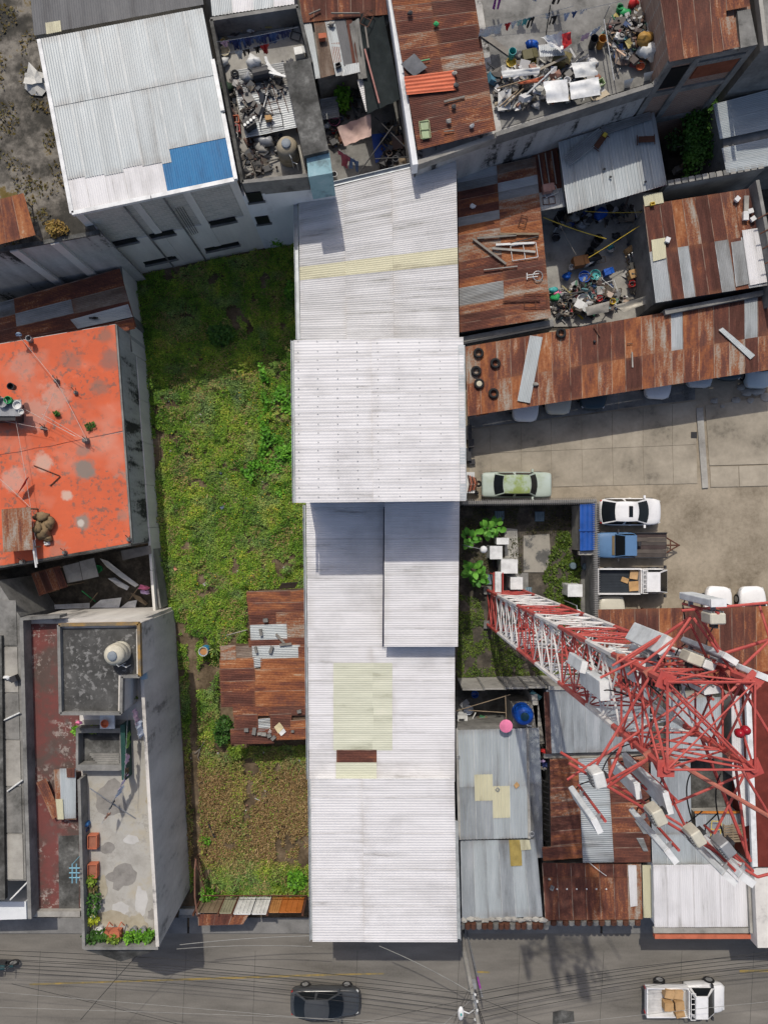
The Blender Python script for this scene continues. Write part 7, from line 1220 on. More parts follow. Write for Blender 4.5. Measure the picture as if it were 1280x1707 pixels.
bl = mkleaf('leaf', .62, .46, .35, [(.05, .17, .02), (.08, .25, .028), (.12, .33, .04), (.15, .38, .05)])
for x, y, n, w in ((785, 948, 26, 'largest big-leaved plant by the warehouse wall'), (808, 880, 18, 'big-leaved plant near the razor wire corner'), (778, 895, 16, 'big-leaved plant against the warehouse above the lamp'), (792, 962, 14, 'big-leaved plant nearest the cable tray'), (822, 878, 12, 'small big-leaved plant beside the concrete strip')): rosette('big_leaf_plant', w, 'plant', x, y, 0, bl, n, .3, 1.5, .5, 1.05, .45, (-.1, .5))
CG = [(762, 990), (800, 1000), (810, 1040), (880, 1110), (960, 1122), (965, 1128), (762, 1128)]
def cg_c(x, y, r, t): return mixc([(.03, .06, .01), (.075, .13, .02), (.14, .2, .03), (.2, .22, .06)], np.clip(r*.7+vnoise(x, y, 20, 71)*.5-.15, 0, 1))
leaves('compound_grass', 'rough green grass under the tower', CG, 7000, .11, lambda x, y: .35*np.clip(vnoise(x, y, 22, 72)*.8+vnoise(x, y, 8, 73)*.6-.5, 0, 1), cg_c, cat='grass'); leaves('compound_grass', 'long yellow-green grass around the manhole posts', [(905, 960), (912, 935), (930, 885), (960, 880), (966, 930), (964, 1075), (940, 1050), (910, 1010)], 3800, .16, lambda x, y: .5*np.clip(vnoise(x, y, 20, 74)*.8+vnoise(x, y, 7, 75)*.6-.48, 0, 1), lambda x, y, r, t: mixc([(.03, .06, .008), (.07, .12, .015), (.12, .17, .025)], r), cat='grass'); leaves('compound_grass', 'sparse weeds between the hatches and the wall', [(768, 846), (965, 846), (962, 885), (870, 890), (868, 955), (800, 985), (765, 985)], 4500, .1, lambda x, y: .25*np.clip(vnoise(x, y, 15, 76)*1.5-.6, 0, 1), lambda x, y, r, t: mixc([(.03, .035, .015), (.06, .07, .02), (.1, .085, .04)], r), cat='weeds')
# ================================================================ lattice tower
TW = thing('lattice_tower', 'red and white lattice telecom tower leaning away over the roofs', 'tower', W(840, 1012)); tc_ = W(840, 1012, 0); hw_ = 1.08
bands = [(0, 4, 0), (4, 9.5, 1), (9.5, 13.5, 0), (13.5, 17.4, 1), (17.4, 21.0, 0), (21.0, 23.6, 1), (23.6, 27.5, 0)]; HT = 27.5; LEAN = Vector((.45, .3, 0))/HT
def bandmat(z): return [tred, twht][next((m for a, b, m in bands if a <= z < b), 0)]
cr = [(-1, -1), (1, -1), (1, 1), (-1, 1)]
def tp_(k, z): return tc_+Vector((cr[k % 4][0]*hw_, cr[k % 4][1]*hw_, z))+LEAN*z
for k in range(4):
    for a, b, m in bands: obj('leg_section', MB().tube([tp_(k, a), tp_(k, b)], .1, 6), [tred, twht][m], TW)
    obj('footing', MB().box(tp_(k, .12), (.5, .5, .25)), mcog, TW)
nz = 17; dz = HT/nz
for i in range(nz):
    z0, z1 = i*dz, (i+1)*dz; m = bandmat((z0+z1)/2)
    for k in range(4):
        beam(TW, 'horizontal_brace', tp_(k, z1), tp_(k+1, z1), .032, bandmat(z1-.05), 5); beam(TW, 'diagonal_brace', tp_(k, z0), tp_(k+1, z1), .034, m, 5); beam(TW, 'diagonal_brace', tp_(k+1, z0)+Vector((.0, 0, .05)), tp_(k, z1)-Vector((0, 0, .05)), .03, m, 5)
    beam(TW, 'plan_brace', tp_(0, z1), tp_(2, z1), .025, bandmat(z1-.05), 4); beam(TW, 'plan_brace', tp_(1, z1), tp_(3, z1), .025, bandmat(z1-.05), 4)
    for q in range(4): a_ = z0+q*dz/4; beam(TW, 'ladder_rung', tc_+Vector((-.25, hw_-.12, a_))+LEAN*a_, tc_+Vector((.25, hw_-.12, a_))+LEAN*a_, .015, m, 4)
for s in (-.25, .25): 
    for a, b, m in bands: beam(TW, 'ladder_rail', tc_+Vector((s, hw_-.12, a))+LEAN*a, tc_+Vector((s, hw_-.12, b))+LEAN*b, .025, [tred, twht][m])
for k in range(5): beam(TW, 'feeder_cable', tc_+Vector((-.9+.12*k, hw_-.25, .5)), tc_+Vector((-.9+.12*k, hw_-.25, 25))+LEAN*25, .03, pwv if k % 2 else pgr, 5)
for k in range(4): p = tp_(k, 27.4); obj('gusset_plate', MB().box(p, (.42, .42, .04), .4*k), tred, TW)
# antenna mounts: three cantilever frames at two heights
def pt(x, y, z): return W(x, y, z)
def tub(a, b, r=.036, nm='mount_tube', m=None): return beam(TW, nm, a, b, r, m or tred, 7)
tc3 = lambda z, dx=0, dy=0: Vector((tc_.x+dx, tc_.y+dy, z))
ZM = 26.0
N1, N2 = pt(1135, 1018, ZM), pt(1330, 1000, ZM); W1, W2 = pt(942, 1266, ZM), pt(1155, 1020, ZM); S1, S2 = pt(948, 1272, ZM), pt(1262, 1462, ZM)
for a, b in ((S1, S2), (S1-Vector((0, 0, .9)), S2-Vector((0, 0, .9))), (N1, N2), (S2, pt(1345, 1440, ZM)), (pt(1160, 1018, ZM), pt(1345, 1330, ZM))): tub(a, b, .04)
for (k, x, y) in ((0, 1005, 1306), (0, 1015, 1310), (0, 1150, 1395), (3, 985, 1290), (3, 1150, 1030), (2, 1155, 1030), (2, 1290, 1060), (1, 1245, 1430), (1, 1300, 1390)): tub(tp_(k, ZM+.5), pt(x, y, ZM), .038); 
for (k, x, y) in ((0, 1010, 1306), (3, 1152, 1028), (1, 1250, 1436), (2, 1285, 1065)): tub(tp_(k, ZM-1.4), pt(x, y, ZM-.9), .05)
for k in range(4):
    tub(tp_(k, 27.0), tp_(k+2, 27.0), .035); tub(tp_(k, 25.2), tp_(k+1, 27.0), .035)
for a, b in (((945, 1300), (1160, 1155)), ((1110, 1345), (1240, 1290)), ((1190, 1390), (1240, 1290)), ((1020, 1110), (1100, 1060)), ((1045, 1125), (1150, 1045)), ((1000, 1130), (1060, 1100)), ((1150, 1040), (1210, 1165)), ((1265, 1010), (1290, 1090))): tub(pt(*a, ZM-.4), pt(*b, ZM-.2), .036)
tub(pt(1100, 1255, 26.8), pt(1330, 1390, 26.8), .06, 'mount_tube', flat('faded_red', (.4, .14, .1)))
def panel_antenna(label, px, py, z, hgt, w=.42, d=.16, rz_=0., m=ant, tilt=.0):
    """top centre of the panel seen at (px,py), its top at height z"""
    top = W(px, py, z); t = thing('panel_antenna', label, 'antenna', (top.x, top.y, z-hgt)); c = Vector((top.x, top.y, z-hgt/2)); u = Vector((math.cos(rz_), math.sin(rz_), 0))
    o = obj('radome', MB().box(c, (d, w, hgt), rz_, 0, tilt), m, t); bv = o.modifiers.new('round', 'BEVEL'); bv.width = .035; bv.segments = 3
    obj('end_cap', MB().box(Vector((top.x, top.y, z+.02)), (d*.98, w*.98, .06), rz_), pw, t)
    back = c-u*(d/2+.16); obj('mount_pole', MB().tube([back+Vector((0, 0, -hgt*.62)), back+Vector((0, 0, hgt*.5))], .04, 7), tred, t)
    for s in (-.35, .35): obj('bracket', MB().box(c-u*(d/2+.08)+Vector((0, 0, s*hgt)), (.18, .12, .06), rz_), pgr, t)
    obj('connector', MB().tube([c-u*.05+Vector((0, 0, -hgt/2)), c-u*.3+Vector((0, 0, -hgt/2-.25)), c-u*.8+Vector((0, 0, -hgt/2-.1))], .02, 5), pbk, t)
    return t
for a in (('white panel antenna nearest the carport side of the west sector', 1108, 1077, 25.2, 2.6, .6, .24, 2.6), ('middle white panel antenna of the west sector', 1064, 1121, 24.8, 2.6, .6, .24, 2.9), ('lowest white panel antenna of the west sector', 1007, 1151, 23.2, 2.2, .62, .32, 3.2), ('long pale panel antenna standing over the rust roof sheets', 1216, 1098, 26.6, 2.6, .42, .16, 1.0), ('grey box-like panel antenna at the north arm end', 1196, 1005, 27.0, 1.9, .4, .2, 1.6), ('tall grey panel antenna close to the tower north side', 1272, 1128, 27.4, 2.5, .42, .16, 1.2), ('slim cream panel antenna at the tip of the south arm', 994, 1376, 27.2, 2.2, .4, .16, 3.6), ('slim white panel antenna on the south arm', 1118, 1427, 27.2, 2.6, .42, .16, 3.8), ('long white panel antenna beside the cream radio boxes', 1215, 1464, 27.0, 2.6, .42, .16, 4.0), ('white panel antenna at the outer end of the south arm', 1244, 1466, 27.2, 2.4, .42, .2, 4.1), ('broad grey panel antenna inside the south arm', 1112, 1338, 26.4, 3.2, .6, .16, 3.4), ('small white panel antenna half hidden in the white band', 972, 1112, 21.8, 1.6, .4, .2, 2.9), ('pale panel antenna lying close along the tower north face', 1186, 1150, 25.6, 2.2, .5, .2, 1.7), ('white panel antenna behind the middle west panel', 1090, 1104, 23.8, 2.0, .45, .2, 2.7), ('grey panel antenna half behind the broad south one', 1062, 1318, 25.4, 2.0, .45, .16, 3.3)): panel_antenna(*a)
def radio(label, px, py, z, rz_, m=pwv, s=1.):
    p = W(px, py, z); t = thing('radio_unit', label, 'radio unit', p-Vector((0, 0, .6*s))); o = obj('case', MB().box(p-Vector((0, 0, .3*s)), (.3*s, .42*s, .6*s), rz_), m, t); bv = o.modifiers.new('round', 'BEVEL'); bv.width = .03
    for k in range(5): obj('fin', MB().box(p-Vector((0, 0, .3*s))+Vector((math.cos(rz_), math.sin(rz_), 0))*.17*s+Vector((-math.sin(rz_), math.cos(rz_), 0))*(k-2)*.08*s, (.05, .02, .5*s), rz_), pgr, t)
    obj('bracket', MB().box(p-Vector((0, 0, .3*s))-Vector((math.cos(rz_), math.sin(rz_), 0))*.2*s, (.14, .1, .3), rz_), pdk, t)
crb = flat('cream_case', (.5, .48, .4))
for a in (('white radio unit at the near end of the south arm', 1000, 1302, 26.8, 3.4), ('cream radio unit in the middle of the south arm', 1100, 1365, 26.9, 3.6, crb), ('large cream radio unit on the south arm', 1165, 1400, 27.0, 3.7, crb, .95), ('grey finned radio unit at the outer south arm', 1214, 1418, 27.0, 3.8, pgr, .95), ('cream finned radio unit hanging at the north arm', 1197, 1032, 27.0, 1.6, crb, .95), ('small cream radio unit under the north arm', 1160, 1100, 26.0, 1.2, crb, 1.), ('small white radio unit below the north panel', 1183, 1110, 26.0, 1.2, pwv, .8), ('grey radio unit behind the first west panel', 1090, 1092, 24.6, 2.5, pgr, .9)): radio(*a)
for i, (x, y) in enumerate(((1238, 1215), (1228, 1220))): single('warning_lamp', ['outer', 'inner'][i]+' round red warning lamp on the tower top', 'lamp', MB().lathe(W(x, y, 27.3), [(.09, 0), (.12, .1), (.1, .2), (.03, .25)], 12), flat('lamp_red', (.3, .01, .02), .2), W(x, y, 27.3), 'tower warning lamps', True)

# jumper cables looping between the radios, the panels and the mast
for i, (a, b, w) in enumerate((((1000, 1302), (1050, 1240), 'from the first south radio'), ((1100, 1365), (1120, 1280), 'from the middle south radio'), ((1165, 1400), (1150, 1290), 'from the large south radio'), ((1214, 1418), (1200, 1290), 'from the outer south radio'), ((1108, 1077), (1130, 1140), 'from the first west panel'), ((1064, 1121), (1110, 1165), 'from the middle west panel'), ((1007, 1151), (1070, 1170), 'from the lowest west panel'), ((1197, 1032), (1180, 1140), 'from the north radio'), ((1160, 1100), (1150, 1150), 'from the small north radio'), ((1216, 1098), (1215, 1150), 'from the long north panel'))):
    wire('jumper_cable', 'black looping jumper cable '+w+' to the tower', W(*a, 25.2), W(*b, 25.0), .5, .022, pbk, 'jumper cables on the tower')
for k in range(4):
    for q in range(3): p = tp_(k, 24.2+q*1.1); obj('clamp_plate', MB().box(p, (.26, .26, .1), .3*q), tred if q % 2 else flat('faded_red', (.4, .14, .1)), TW)
# ================================================================ rust roof under the tower and the roofs towards the street
LRf = thing('rust_parking_roof', 'low rust sheet roof over parked cars under the antennas', 'carport', base_of([(997, 1018), (1400, 1010), (1400, 1130), (1000, 1130)], 2.8)); lq = [(996, 1016), (1400, 1008), (1400, 1124), (998, 1132)]
roof(LRf, lq, 2.8, 20, 1, 'rrorrorrrorrrorrorro', 'v', .1, .015)
for u in (.02, .25, .5, .75): 
    for v in (.08, .95): a = quadpt(lq, [2.75]*4, u, v); beam(LRf, 'post', (a.x, a.y, 0), a, .05, pbr)
Z1h = thing('zinc_roof_house', 'house with plain grey zinc roof under the tower', 'building', base_of([(908, 1152), (1080, 1148), (1080, 1252), (908, 1255)], 3.3)); zq = [(910, 1150), (1082, 1146), (1083, 1252), (914, 1256)]
block(Z1h, inset(zq, 4), 3.1, 0, mcog); roof(Z1h, zq, 3.3, 8, 1, 'zzzzzzzz', 'v', .1, .014); sheet(Z1h, [(906, 1154), (915, 1153), (919, 1256), (910, 1257)], 3.34, 'r', 'v', .1, .014)
obj('ridge_board', MB().box(W(935, 1147, 3.4), (1.5, .22, .08)), mcon, Z1h); block(Z1h, [(906, 1257), (1083, 1253), (1083, 1262), (906, 1264)], 2.9, 0, mcon, 'front_wall')
# two small roofs beside the warehouse
Y1 = thing('ribbed_zinc_house', 'small house with ribbed zinc roof and yellowed light sheets', 'building', base_of([(762, 1216), (880, 1214), (882, 1398), (766, 1400)], 3.4)); yq = [(760, 1217), (880, 1214), (882, 1397), (766, 1400)]
block(Y1, inset(yq, 3), 3.2, 0, mcog); 
for i in range(4):
    x0, x1 = [(0, .24), (.235, .49), (.485, .73), (.725, 1)][i]
    for v0, v1, k in ([(0, .52, 'p'), (.5, 1, 'z')], [(0, .42, 'p'), (.41, .65, 'y'), (.64, 1, 'z')], [(0, .53, 'p'), (.52, .81, 'y'), (.8, 1, 'p')], [(0, .52, 'p'), (.5, 1, 'p')])[i]:
        f = lambda u, v: (lerp(lerp(yq[0][0], yq[1][0], u), lerp(yq[3][0], yq[2][0], u), v), lerp(lerp(yq[0][1], yq[1][1], u), lerp(yq[3][1], yq[2][1], u), v))
        sheet(Y1, [f(x0, v0), f(x1, v0), f(x1, v1), f(x0, v1)], 3.4, k, 'v', .2, .028, dz=.012*(i % 2)+(.03 if k == 'y' else 0)-.02*v0)
for pts, k in (([(878, 1214), (898, 1213), (902, 1306), (882, 1306)], 'z'), ([(882, 1304), (902, 1304), (905, 1430), (884, 1430)], 'd')): sheet(Y1, pts, 3.1, k, 'v', .12, .015)
parapet(Y1, (761, 1216), (766, 1400), 3.5, .3, .14, mcon, 'parapet'); parapet(Y1, (879, 1214), (882, 1398), 3.45, .3, .14, mcon, 'parapet')
for i, (x, y, r) in enumerate(((763, 1262, .1), (829, 1316, .12), (886, 1390, .14))): single('wire_ring', ['small', 'square', 'pale'][i]+' ring lying on the ribbed zinc roof', 'ring', MB().tube([W(x+r*28*math.cos(a), y+r*28*math.sin(a), 3.5) for a in np.linspace(0, 6.28, 10 if i != 1 else 5)], .03, 5), pgr, W(x, y, 3.45)); 
plate('wood_tile', 'small tan board on the ribbed zinc roof', [(856, 1309), (861, 1303), (866, 1309), (860, 1315)], 3.5, pcd, .02, 'board')
Y2 = thing('street_zinc_house', 'street house with smooth zinc roof and mortared eave', 'building', base_of([(766, 1402), (896, 1400), (905, 1530), (770, 1537)], 3.2)); y2 = [(767, 1401), (893, 1399), (904, 1528), (770, 1532)]
block(Y2, inset(y2, 3), 3.0, 0, mcog); roof(Y2, y2, 3.2, 6, 1, 'zppzpz', 'v', .1, .013); sheet(Y2, [(848, 1400), (868, 1400), (870, 1443), (851, 1444)], 3.27, SH['y'] if False else flat('mustard_sheet', (.34, .26, .08)), 'v', .1, .013); sheet(Y2, [(866, 1400), (882, 1400), (885, 1416), (868, 1418)], 3.3, 'y', 'v', .1, .013)
for k in range(12): obj('mortar_lump', MB().blob(W(772+k*12, 1533+random.uniform(-1.5, 1.5), 3.2), (.28, .14, .12), k, n=8, rough=.35), mcon, Y2)
for k in range(16): obj('eave_tile', MB().tube([W(770+k*9.3, 1538, 3.05), W(770+k*9.3, 1546, 2.95)], .18, 8), pbr if k % 3 else mcog, Y2)
# patio with blue tank
ground_sheet('tank_patio_floor', [(757, 1150), (908, 1150), (908, 1262), (757, 1220)], .03, mcod, .06, 'dark patio floor beside the blue tank')
t = thing('tank_stand', 'concrete stand under the blue tank', 'stand', W(868, 1190)); obj('stand', MB().box(W(868, 1188, 1.3), (1.5, 1.6, 2.6)), mcon, t)
tank('water_tank', 'bright blue water tank with black hole lid beside the warehouse', 868, 1186, 2.6, .58, 1.15, flat('tank_blue', (.008, .09, .45), .35), flat('tank_lid_dark', (.012, .06, .09)))
t = thing('round_table', 'pink round tabletop standing beside the blue tank', 'table', W(843, 1210)); obj('tabletop', MB().lathe(W(843, 1210, 3.95), [(.36, 0), (.38, .02), (.38, .05), (.3, .06)], 24), ppk, t); obj('leg', MB().tube([W(843, 1210, 3.42), W(843, 1210, 3.95)], .05, 8), pwv, t)
t = thing('washing_machine', 'white washing machine in the dark patio', 'washing machine', W(769, 1199)); obj('cabinet', MB().box(W(769, 1199, .48), (.65, .7, .92)), pw, t); obj('lid', MB().box(W(769, 1199, .96), (.5, .5, .05)), pwv, t); obj('control_strip', MB().box(W(769, 1200, 1.0), (.34, .12, .03)), pdk, t)
for i, (x, y, k, m, s, rz_, w) in enumerate(((788, 1196, 'plank', pwv, .5, 1.1, 'white plastic strip behind the washing machine'), (803, 1200, 'crate', pwd, 1.3, .05, 'wooden crate of coloured toys in the patio'), (780, 1182, 'tub', lbl, 1.0, 0, 'pale basin in the patio'), (772, 1172, 'box', pgr, .9, .7, 'grey case on the patio floor'), (818, 1204, 'bag', mcon, .8, 0, 'pale bag by the toy crate'), (790, 1155, 'bucket', pbu, 1.3, 0, 'blue bucket in the dark patio corner'), (830, 1197, 'bag', pdk, .9, 0, 'dark bag beside the tank stand'))): item(k, w, x, y, .04 if i not in (0,) else .4, m, s, rz_)
heap('rubbish_heap', 'toys and bottles in the wooden patio crate', [(797, 1195), (810, 1194), (811, 1207), (797, 1208)], .3, 40, .13, .2, [(.5, .05, .05), (.05, .3, .1), (.6, .6, .6), (.3, .05, .4), (.6, .3, .05), (.03, .1, .4)], seed=31)
for a, b, w in (((757, 1186), (850, 1158), 'pale diagonal'), ((780, 1184), (842, 1188), 'slack greenish'), ((842, 1160), (844, 1210), 'upright grey')): single('patio_rod', w+' rod over the dark patio', 'rod', MB().tube([W(*a, 2.6), W(*b, 2.6)], .03, 5), pwd, W(*a, 2.5))
t = thing('dark_canvas', 'dark blue folded canvas hanging beside the tank', 'canvas', W(893, 1160)); obj('canvas_fold', MB().box(W(892, 1158, 2.4), (.7, .25, .3), -.6), flat('petrol', (.03, .09, .11)), t)
parapet(Y1, (890, 1158), (902, 1240), 2.6, 2.6, .35, mcon, 'side_wall')
GAP = thing('alley_rack', 'dark alley rack with hanging clothes beside the rust roof', 'rack', W(908, 1350)); 
for k in range(14): beam(GAP, 'bar', W(903, 1300+k*9, 2.2), W(917, 1306+k*9, 2.3), .035, pdk)
for x in (903, 917): beam(GAP, 'rail', W(x, 1296, 2.25), W(x+1, 1432, 2.25), .035, pdk)
for i, (x, y, m, w) in enumerate(((900, 1262, blk, 'black shirt in the alley'), (905, 1252, pre, 'red cloth in the alley'), (903, 1268, lil, 'lilac cloth in the alley'), (907, 1275, nvy, 'navy cloth in the alley'), (905, 1281, mcon, 'pale rag in the alley'))): single('garment', w+' beside the zinc roof', 'cloth', MB().blob(W(x, y, 2.6), (.18, .14, .2), i, n=8, rough=.5), m, W(x, y, 2.3))
# rust and zinc roofs between the alley and the red building
R4 = thing('rust_strip_roof', 'rust roof strip with one orange band beside the alley', 'building', base_of([(916, 1264), (965, 1262), (972, 1430), (905, 1436)], 3.3)); r4 = [(916, 1265), (966, 1263), (972, 1428), (918, 1434)]; block(R4, inset(r4, 3), 3.1, 0, mcog); roof(R4, r4, 3.3, 1, 7, ['r', 'o', 'm', 'm', 'r', 'o', 'o'], 'u', .09, .015); sheet(R4, [(903, 1412), (970, 1408), (971, 1430), (905, 1435)], 3.36, 'o', 'u', .09, .015)
R5 = thing('zinc_strip_roof', 'bright zinc roof strip between two rust roofs', 'building', base_of([(963, 1264), (1014, 1262), (1022, 1437), (956, 1438)], 3.35)); r5 = [(963, 1265), (1012, 1263), (1023, 1437), (971, 1438)]; block(R5, inset(r5, 3), 3.15, 0, mcog); roof(R5, r5, 3.4, 1, 5, ['z', 'p', 'p', 'z', 'z'], 'u', .12, .02)
R6 = thing('maroon_roof_house', 'house with even maroon rust roof under the south antennas', 'building', base_of([(1013, 1262), (1080, 1260), (1083, 1437), (1022, 1438)], 3.3)); r6 = [(1012, 1263), (1080, 1260), (1084, 1437), (1023, 1438)]; block(R6, inset(r6, 3), 3.1, 0, mcog); roof(R6, r6, 3.32, 1, 7, ['r']*7, 'u', .09, .015)
for y in (1376, 1405): sheet(R6, [(1060 if y > 1380 else 1057, y-8), (1072, y-8), (1080, y+14), (1072, y+14)], 3.4, 'd', 'u', .09, .012)
# blue-white roofs under the tower top
R7 = thing('pale_blue_roof_house', 'house with pale blue-white roofs below the tower top', 'building', base_of([(1083, 1160), (1240, 1160), (1245, 1440), (1085, 1440)], 3.5)); block(R7, [(1086, 1160), (1236, 1158), (1244, 1440), (1088, 1440)], 2.2, 0, mcod)
for q, z, nu, k in (([(1115, 1164), (1200, 1162), (1203, 1264), (1116, 1266)], 3.6, 4, 'p'), ([(1084, 1270), (1150, 1268), (1152, 1392), (1086, 1394)], 3.4, 3, 'z'), ([(1085, 1392), (1205, 1388), (1208, 1440), (1087, 1440)], 3.5, 5, 'p'), ([(1218, 1160), (1240, 1160), (1243, 1300), (1220, 1300)], 3.8, 1, 'w'), ([(1158, 1355), (1235, 1353), (1236, 1390), (1160, 1392)], 3.3, 4, 'z')): roof(R7, q, z, nu, 1, lambda i, j, k=k: k, 'v', .12, .016); block(R7, inset(q, 3), z-.15, 0, mcon)
obj('orange_fascia', MB().box(W(1195, 1354, 3.4), (2.7, .1, .12)), flat('orange_trim', (.5, .18, .03)), R7); item('pallet', 'slatted wooden pallet on the pale blue roofs', 1220, 1388, 3.6, pwd, 1.0, .05); item('frame', 'yellow window frame beside the pallet', 1192, 1382, 3.6, pyw, .8, 1.5); item('bag', 'grey motor cover beside the pallet', 1248, 1400, 3.6, pgr, 1.0)
WM = thing('white_street_house', 'street house with broad white roof and orange eave band', 'building', base_of([(1085, 1440), (1245, 1440), (1250, 1548), (1085, 1548)], 3.8)); wq = [(1088, 1442), (1242, 1440), (1246, 1545), (1090, 1546)]; block(WM, inset(wq, 2), 3.6, 0, mwht); roof(WM, wq, 3.8, 7, 1, 'wwwwwww', 'v', .12, .015); obj('eave_band', MB().box(W(1172, 1559, 3.5), (5.8, .25, .32)), flat('eave_orange', (.45, .13, .07)), WM); obj('eave_ledge', MB().box(W(1168, 1550, 3.7), (5.6, .3, .16)), mcon, WM); parapet(WM, (1246, 1440), (1252, 1556), 4.0, .4, .15, mcon)
R8 = thing('dark_rust_street_house', 'street house with dark streaked rust roof', 'building', base_of([(903, 1438), (1084, 1440), (1084, 1533), (908, 1535)], 3)); r8 = [(903, 1438), (1068, 1440), (1070, 1532), (908, 1534)]; block(R8, inset(r8, 3), 2.8, 0, mcog); roof(R8, r8, 3.0, 7, [0, .25, 1], ['rrrorrm', 'rrrrrrm'], 'v', .1, .016); sheet(R8, [(1046, 1442), (1060, 1442), (1062, 1510), (1050, 1512)], 3.08, 'w', 'v', .1, .013); sheet(R8, [(1070, 1442), (1086, 1442), (1088, 1530), (1072, 1530)], 3.05, SH['y'], 'v', .1, .013)
for k in range(16): obj('eave_tile', MB().tube([W(912+k*10, 1534, 2.9), W(912+k*10, 1540, 2.85)], .19, 8), pbr if k % 2 else mcog, R8)
for k in range(12): single('roof_washer', ['first', 'second', 'third', 'fourth', 'fifth', 'sixth', 'seventh', 'eighth', 'ninth', 'tenth', 'eleventh', 'last'][k]+' small white roofing washer in the row on the dark rust roof', 'washer', MB().lathe(W(928+k*8.2, 1482, 3.06), [(.05, 0), (.05, .02), (.02, .04)], 8), pw, W(928+k*8.2, 1482, 3.06), 'washer row') if k % 2 == 0 else None
item('crate', 'dark metal plate box on the streaked rust roof', 919, 1479, 3.08, pgr, .5, 1.2); item('bag', 'pale pebble sack on the streaked rust roof', 915, 1465, 3.08, mcon, .3)
wire('roof_hose', 'thin white hose curling over the streaked rust roof', W(982, 1438, 3.2), W(1010, 1460, 3.15), -.1, .02, pwv, None, 'hose')
RB = thing('red_brown_building', 'building with red-brown painted wall at the right edge under the tower', 'building', base_of([(1245, 1130), (1420, 1130), (1420, 1570), (1250, 1570)], 4.6)); block(RB, [(1246, 1135), (1420, 1120), (1420, 1445), (1258, 1445)], 4.6, 0, flat('oxide_red_roof', (.13, .022, .014), .7)); block(RB, [(1256, 1447), (1420, 1440), (1420, 1580), (1262, 1580)], 4.4, 0, mwpl, 'side_wall'); parapet(RB, (1246, 1135), (1258, 1445), 4.75, .2, .3, pw, 'edge_trim')
plate('white_door', 'white panelled door leaf lying on the roof at the right edge', [(1222, 1300), (1258, 1292), (1262, 1372), (1240, 1378)], 4.1, pw, .06, 'door leaf')
# ================================================================ street furniture and cables
PL = thing('utility_pole', 'grey concrete utility pole with crossarms and street lamp', 'utility pole', W(766, 1551)); pb = W(767, 1551); ptop = W(776, 1655, 8.2); ptop = Vector((pb.x+.05, pb.y-.1, 8.3))
obj('pole', MB().tube([pb, ptop], .17, 10, r2=.1), mcon, PL)
for z, l in ((7.7, .9), (6.9, .7)):
    c = pb.lerp(ptop, z/8.3); obj('crossarm', MB().box(c, (.1, l*2, .1), .1), pgr, PL)
    for s in (-1, -.45, .45, 1): obj('insulator', MB().lathe(c+Vector((.0, s*l*.95, .05)), [(.05, 0), (.07, .06), (.04, .14)], 8), pwv, PL)
a = pb.lerp(ptop, .86); lp = W(768, 1684, 8.0); obj('lamp_arm', MB().tube([a, a.lerp(lp, .5)+Vector((0, 0, .3)), lp], .035, 7), pw, PL); lh = obj('lamp_head', MB().blob(lp-Vector((0, .18, .02)), (.16, .38, .1), 0, n=12, rough=0), pw, PL, True); obj('photocell', MB().lathe(lp+Vector((0, -.15, .08)), [(.05, 0), (.05, .08)], 8), ptq, lh)
obj('bracket_box', MB().box(pb.lerp(ptop, .62)+Vector((.18, 0, 0)), (.22, .3, .4)), pgr, PL)
P2 = thing('thin_mast', 'thin grey mast with purple tape beside the utility pole', 'mast', W(776, 1550)); m0 = W(777, 1550); obj('mast_tube', MB().tube([m0, m0+Vector((.15, -.1, 6.2))], .045, 6), pgr, P2); obj('tape', MB().tube([m0+Vector((.11, -.07, 4.6)), m0+Vector((.14, -.09, 5.6))], .055, 6), flat('purple_tape', (.3, .06, .32)), P2)
def top(dy, z): c = pb.lerp(ptop, z/8.3); return c+Vector((0, dy, .1))
cabl = flat('cable_black', (.014, .014, .015), .7); cabg = flat('cable_grey', (.2, .2, .19), .6)
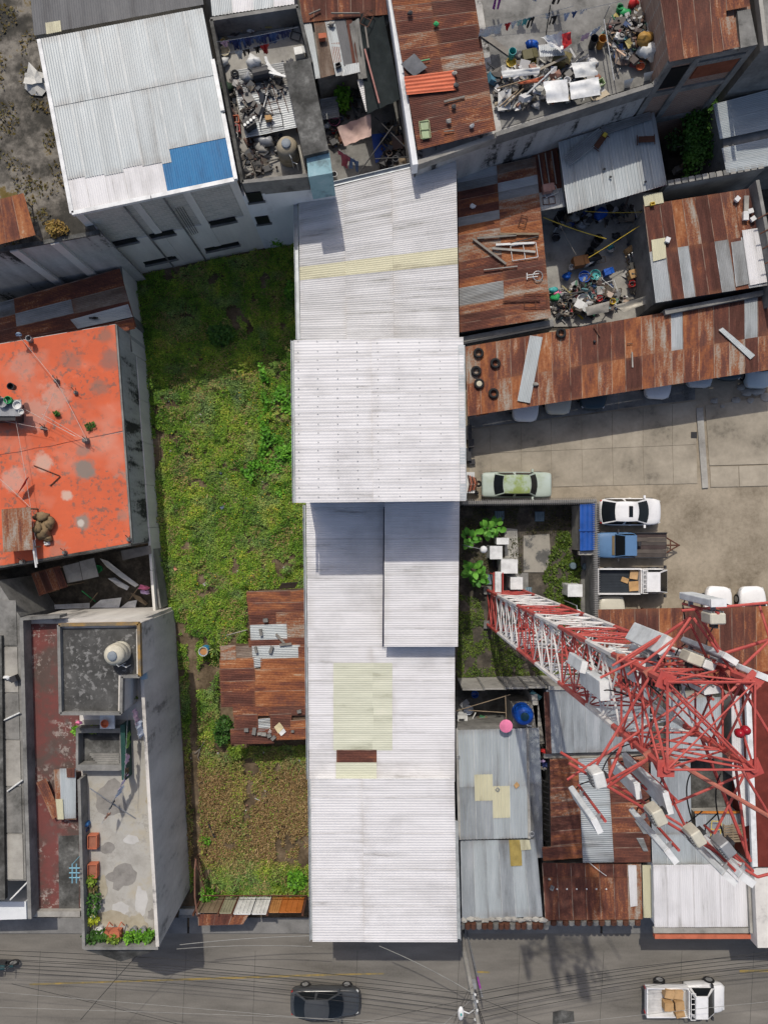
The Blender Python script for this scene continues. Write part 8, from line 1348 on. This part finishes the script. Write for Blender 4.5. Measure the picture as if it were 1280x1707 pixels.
for i, (dy, z, yl_, yr, w) in enumerate(((.65, 6.9, 1573, 1548, 'topmost'), (.3, 6.9, 1584, 1566, 'second'), (-.3, 6.9, 1596, 1572, 'third'), (-.65, 6.9, 1604, 1580, 'fourth'), (.85, 7.7, 1588, 1563, 'fifth'), (.4, 7.7, 1597, 1578, 'sixth'), (0, 5.8, 1576, 1570, 'sagging lower'))):
    wire('street_cable', w+' black cable running along the street to the picture edge', top(dy, z), W(-260, yl_+6, 6.6), .5+.1*i, .015, cabl, 'street cables to the west')
    wire('street_cable', w+' black cable running past the white street house', top(dy, z), W(1560, yr+14, 6.6), .5+.08*i, .015, cabl, 'street cables to the east')
for i, (dy, z, x1, y1, m, w) in enumerate(((-.85, 7.7, -300, 1632, cabg, 'pale upper cable along the street'), (-.4, 7.7, -300, 1672, cabg, 'pale lower cable crossing above the grey sedan'), (-.85, 7.7, 1600, 1640, cabg, 'pale cable above the white pickup'), (0, 6.2, 690, 1760, cabg, 'thick pale cable slanting across the street'), (.2, 5.6, 745, 1760, cabl, 'steep black cable beside the lamp arm'), (.1, 5.2, 735, 1760, cabl, 'second steep black cable beside the lamp arm'), (0, 6.0, 1010, 1760, cabl, 'black cable slanting towards the tar patch'), (0, 5.6, 820, 1760, cabl, 'black bundle dropping past the lamp'), (.1, 5.9, 826, 1760, cabl, 'second black bundle dropping past the lamp'), (-.1, 6.1, 390, 1760, cabl, 'long thin cable slanting towards the grey sedan'))): wire('street_cable', w, top(dy, z), W(x1, y1, 6.6), .15, .02 if i in (3, 7, 8) else .012, m)
wire('street_cable', 'twisted pale service cable to the warehouse eave', top(0, 5.8), W(632, 1577, 5.6), .2, .025, cabg); wire('street_cable', 'pale service cable to the grey house corner', W(300, 1575, 5.2), W(520, 1560, 5.6), .15, .022, cabg); wire('street_cable', 'second pale service cable over the lot pavement', W(295, 1582, 4.6), W(520, 1578, 5.2), .2, .02, cabg)
for i, (a, b, w) in enumerate((((135, 1700), (240, 1580), 'short'), ((20, 1640), (420, 1740), 'long'))): wire('street_cable', w+' thin black cable over the lower street corner', W(*a, 5), W(*b, 5.4), .1, .015, cabl)
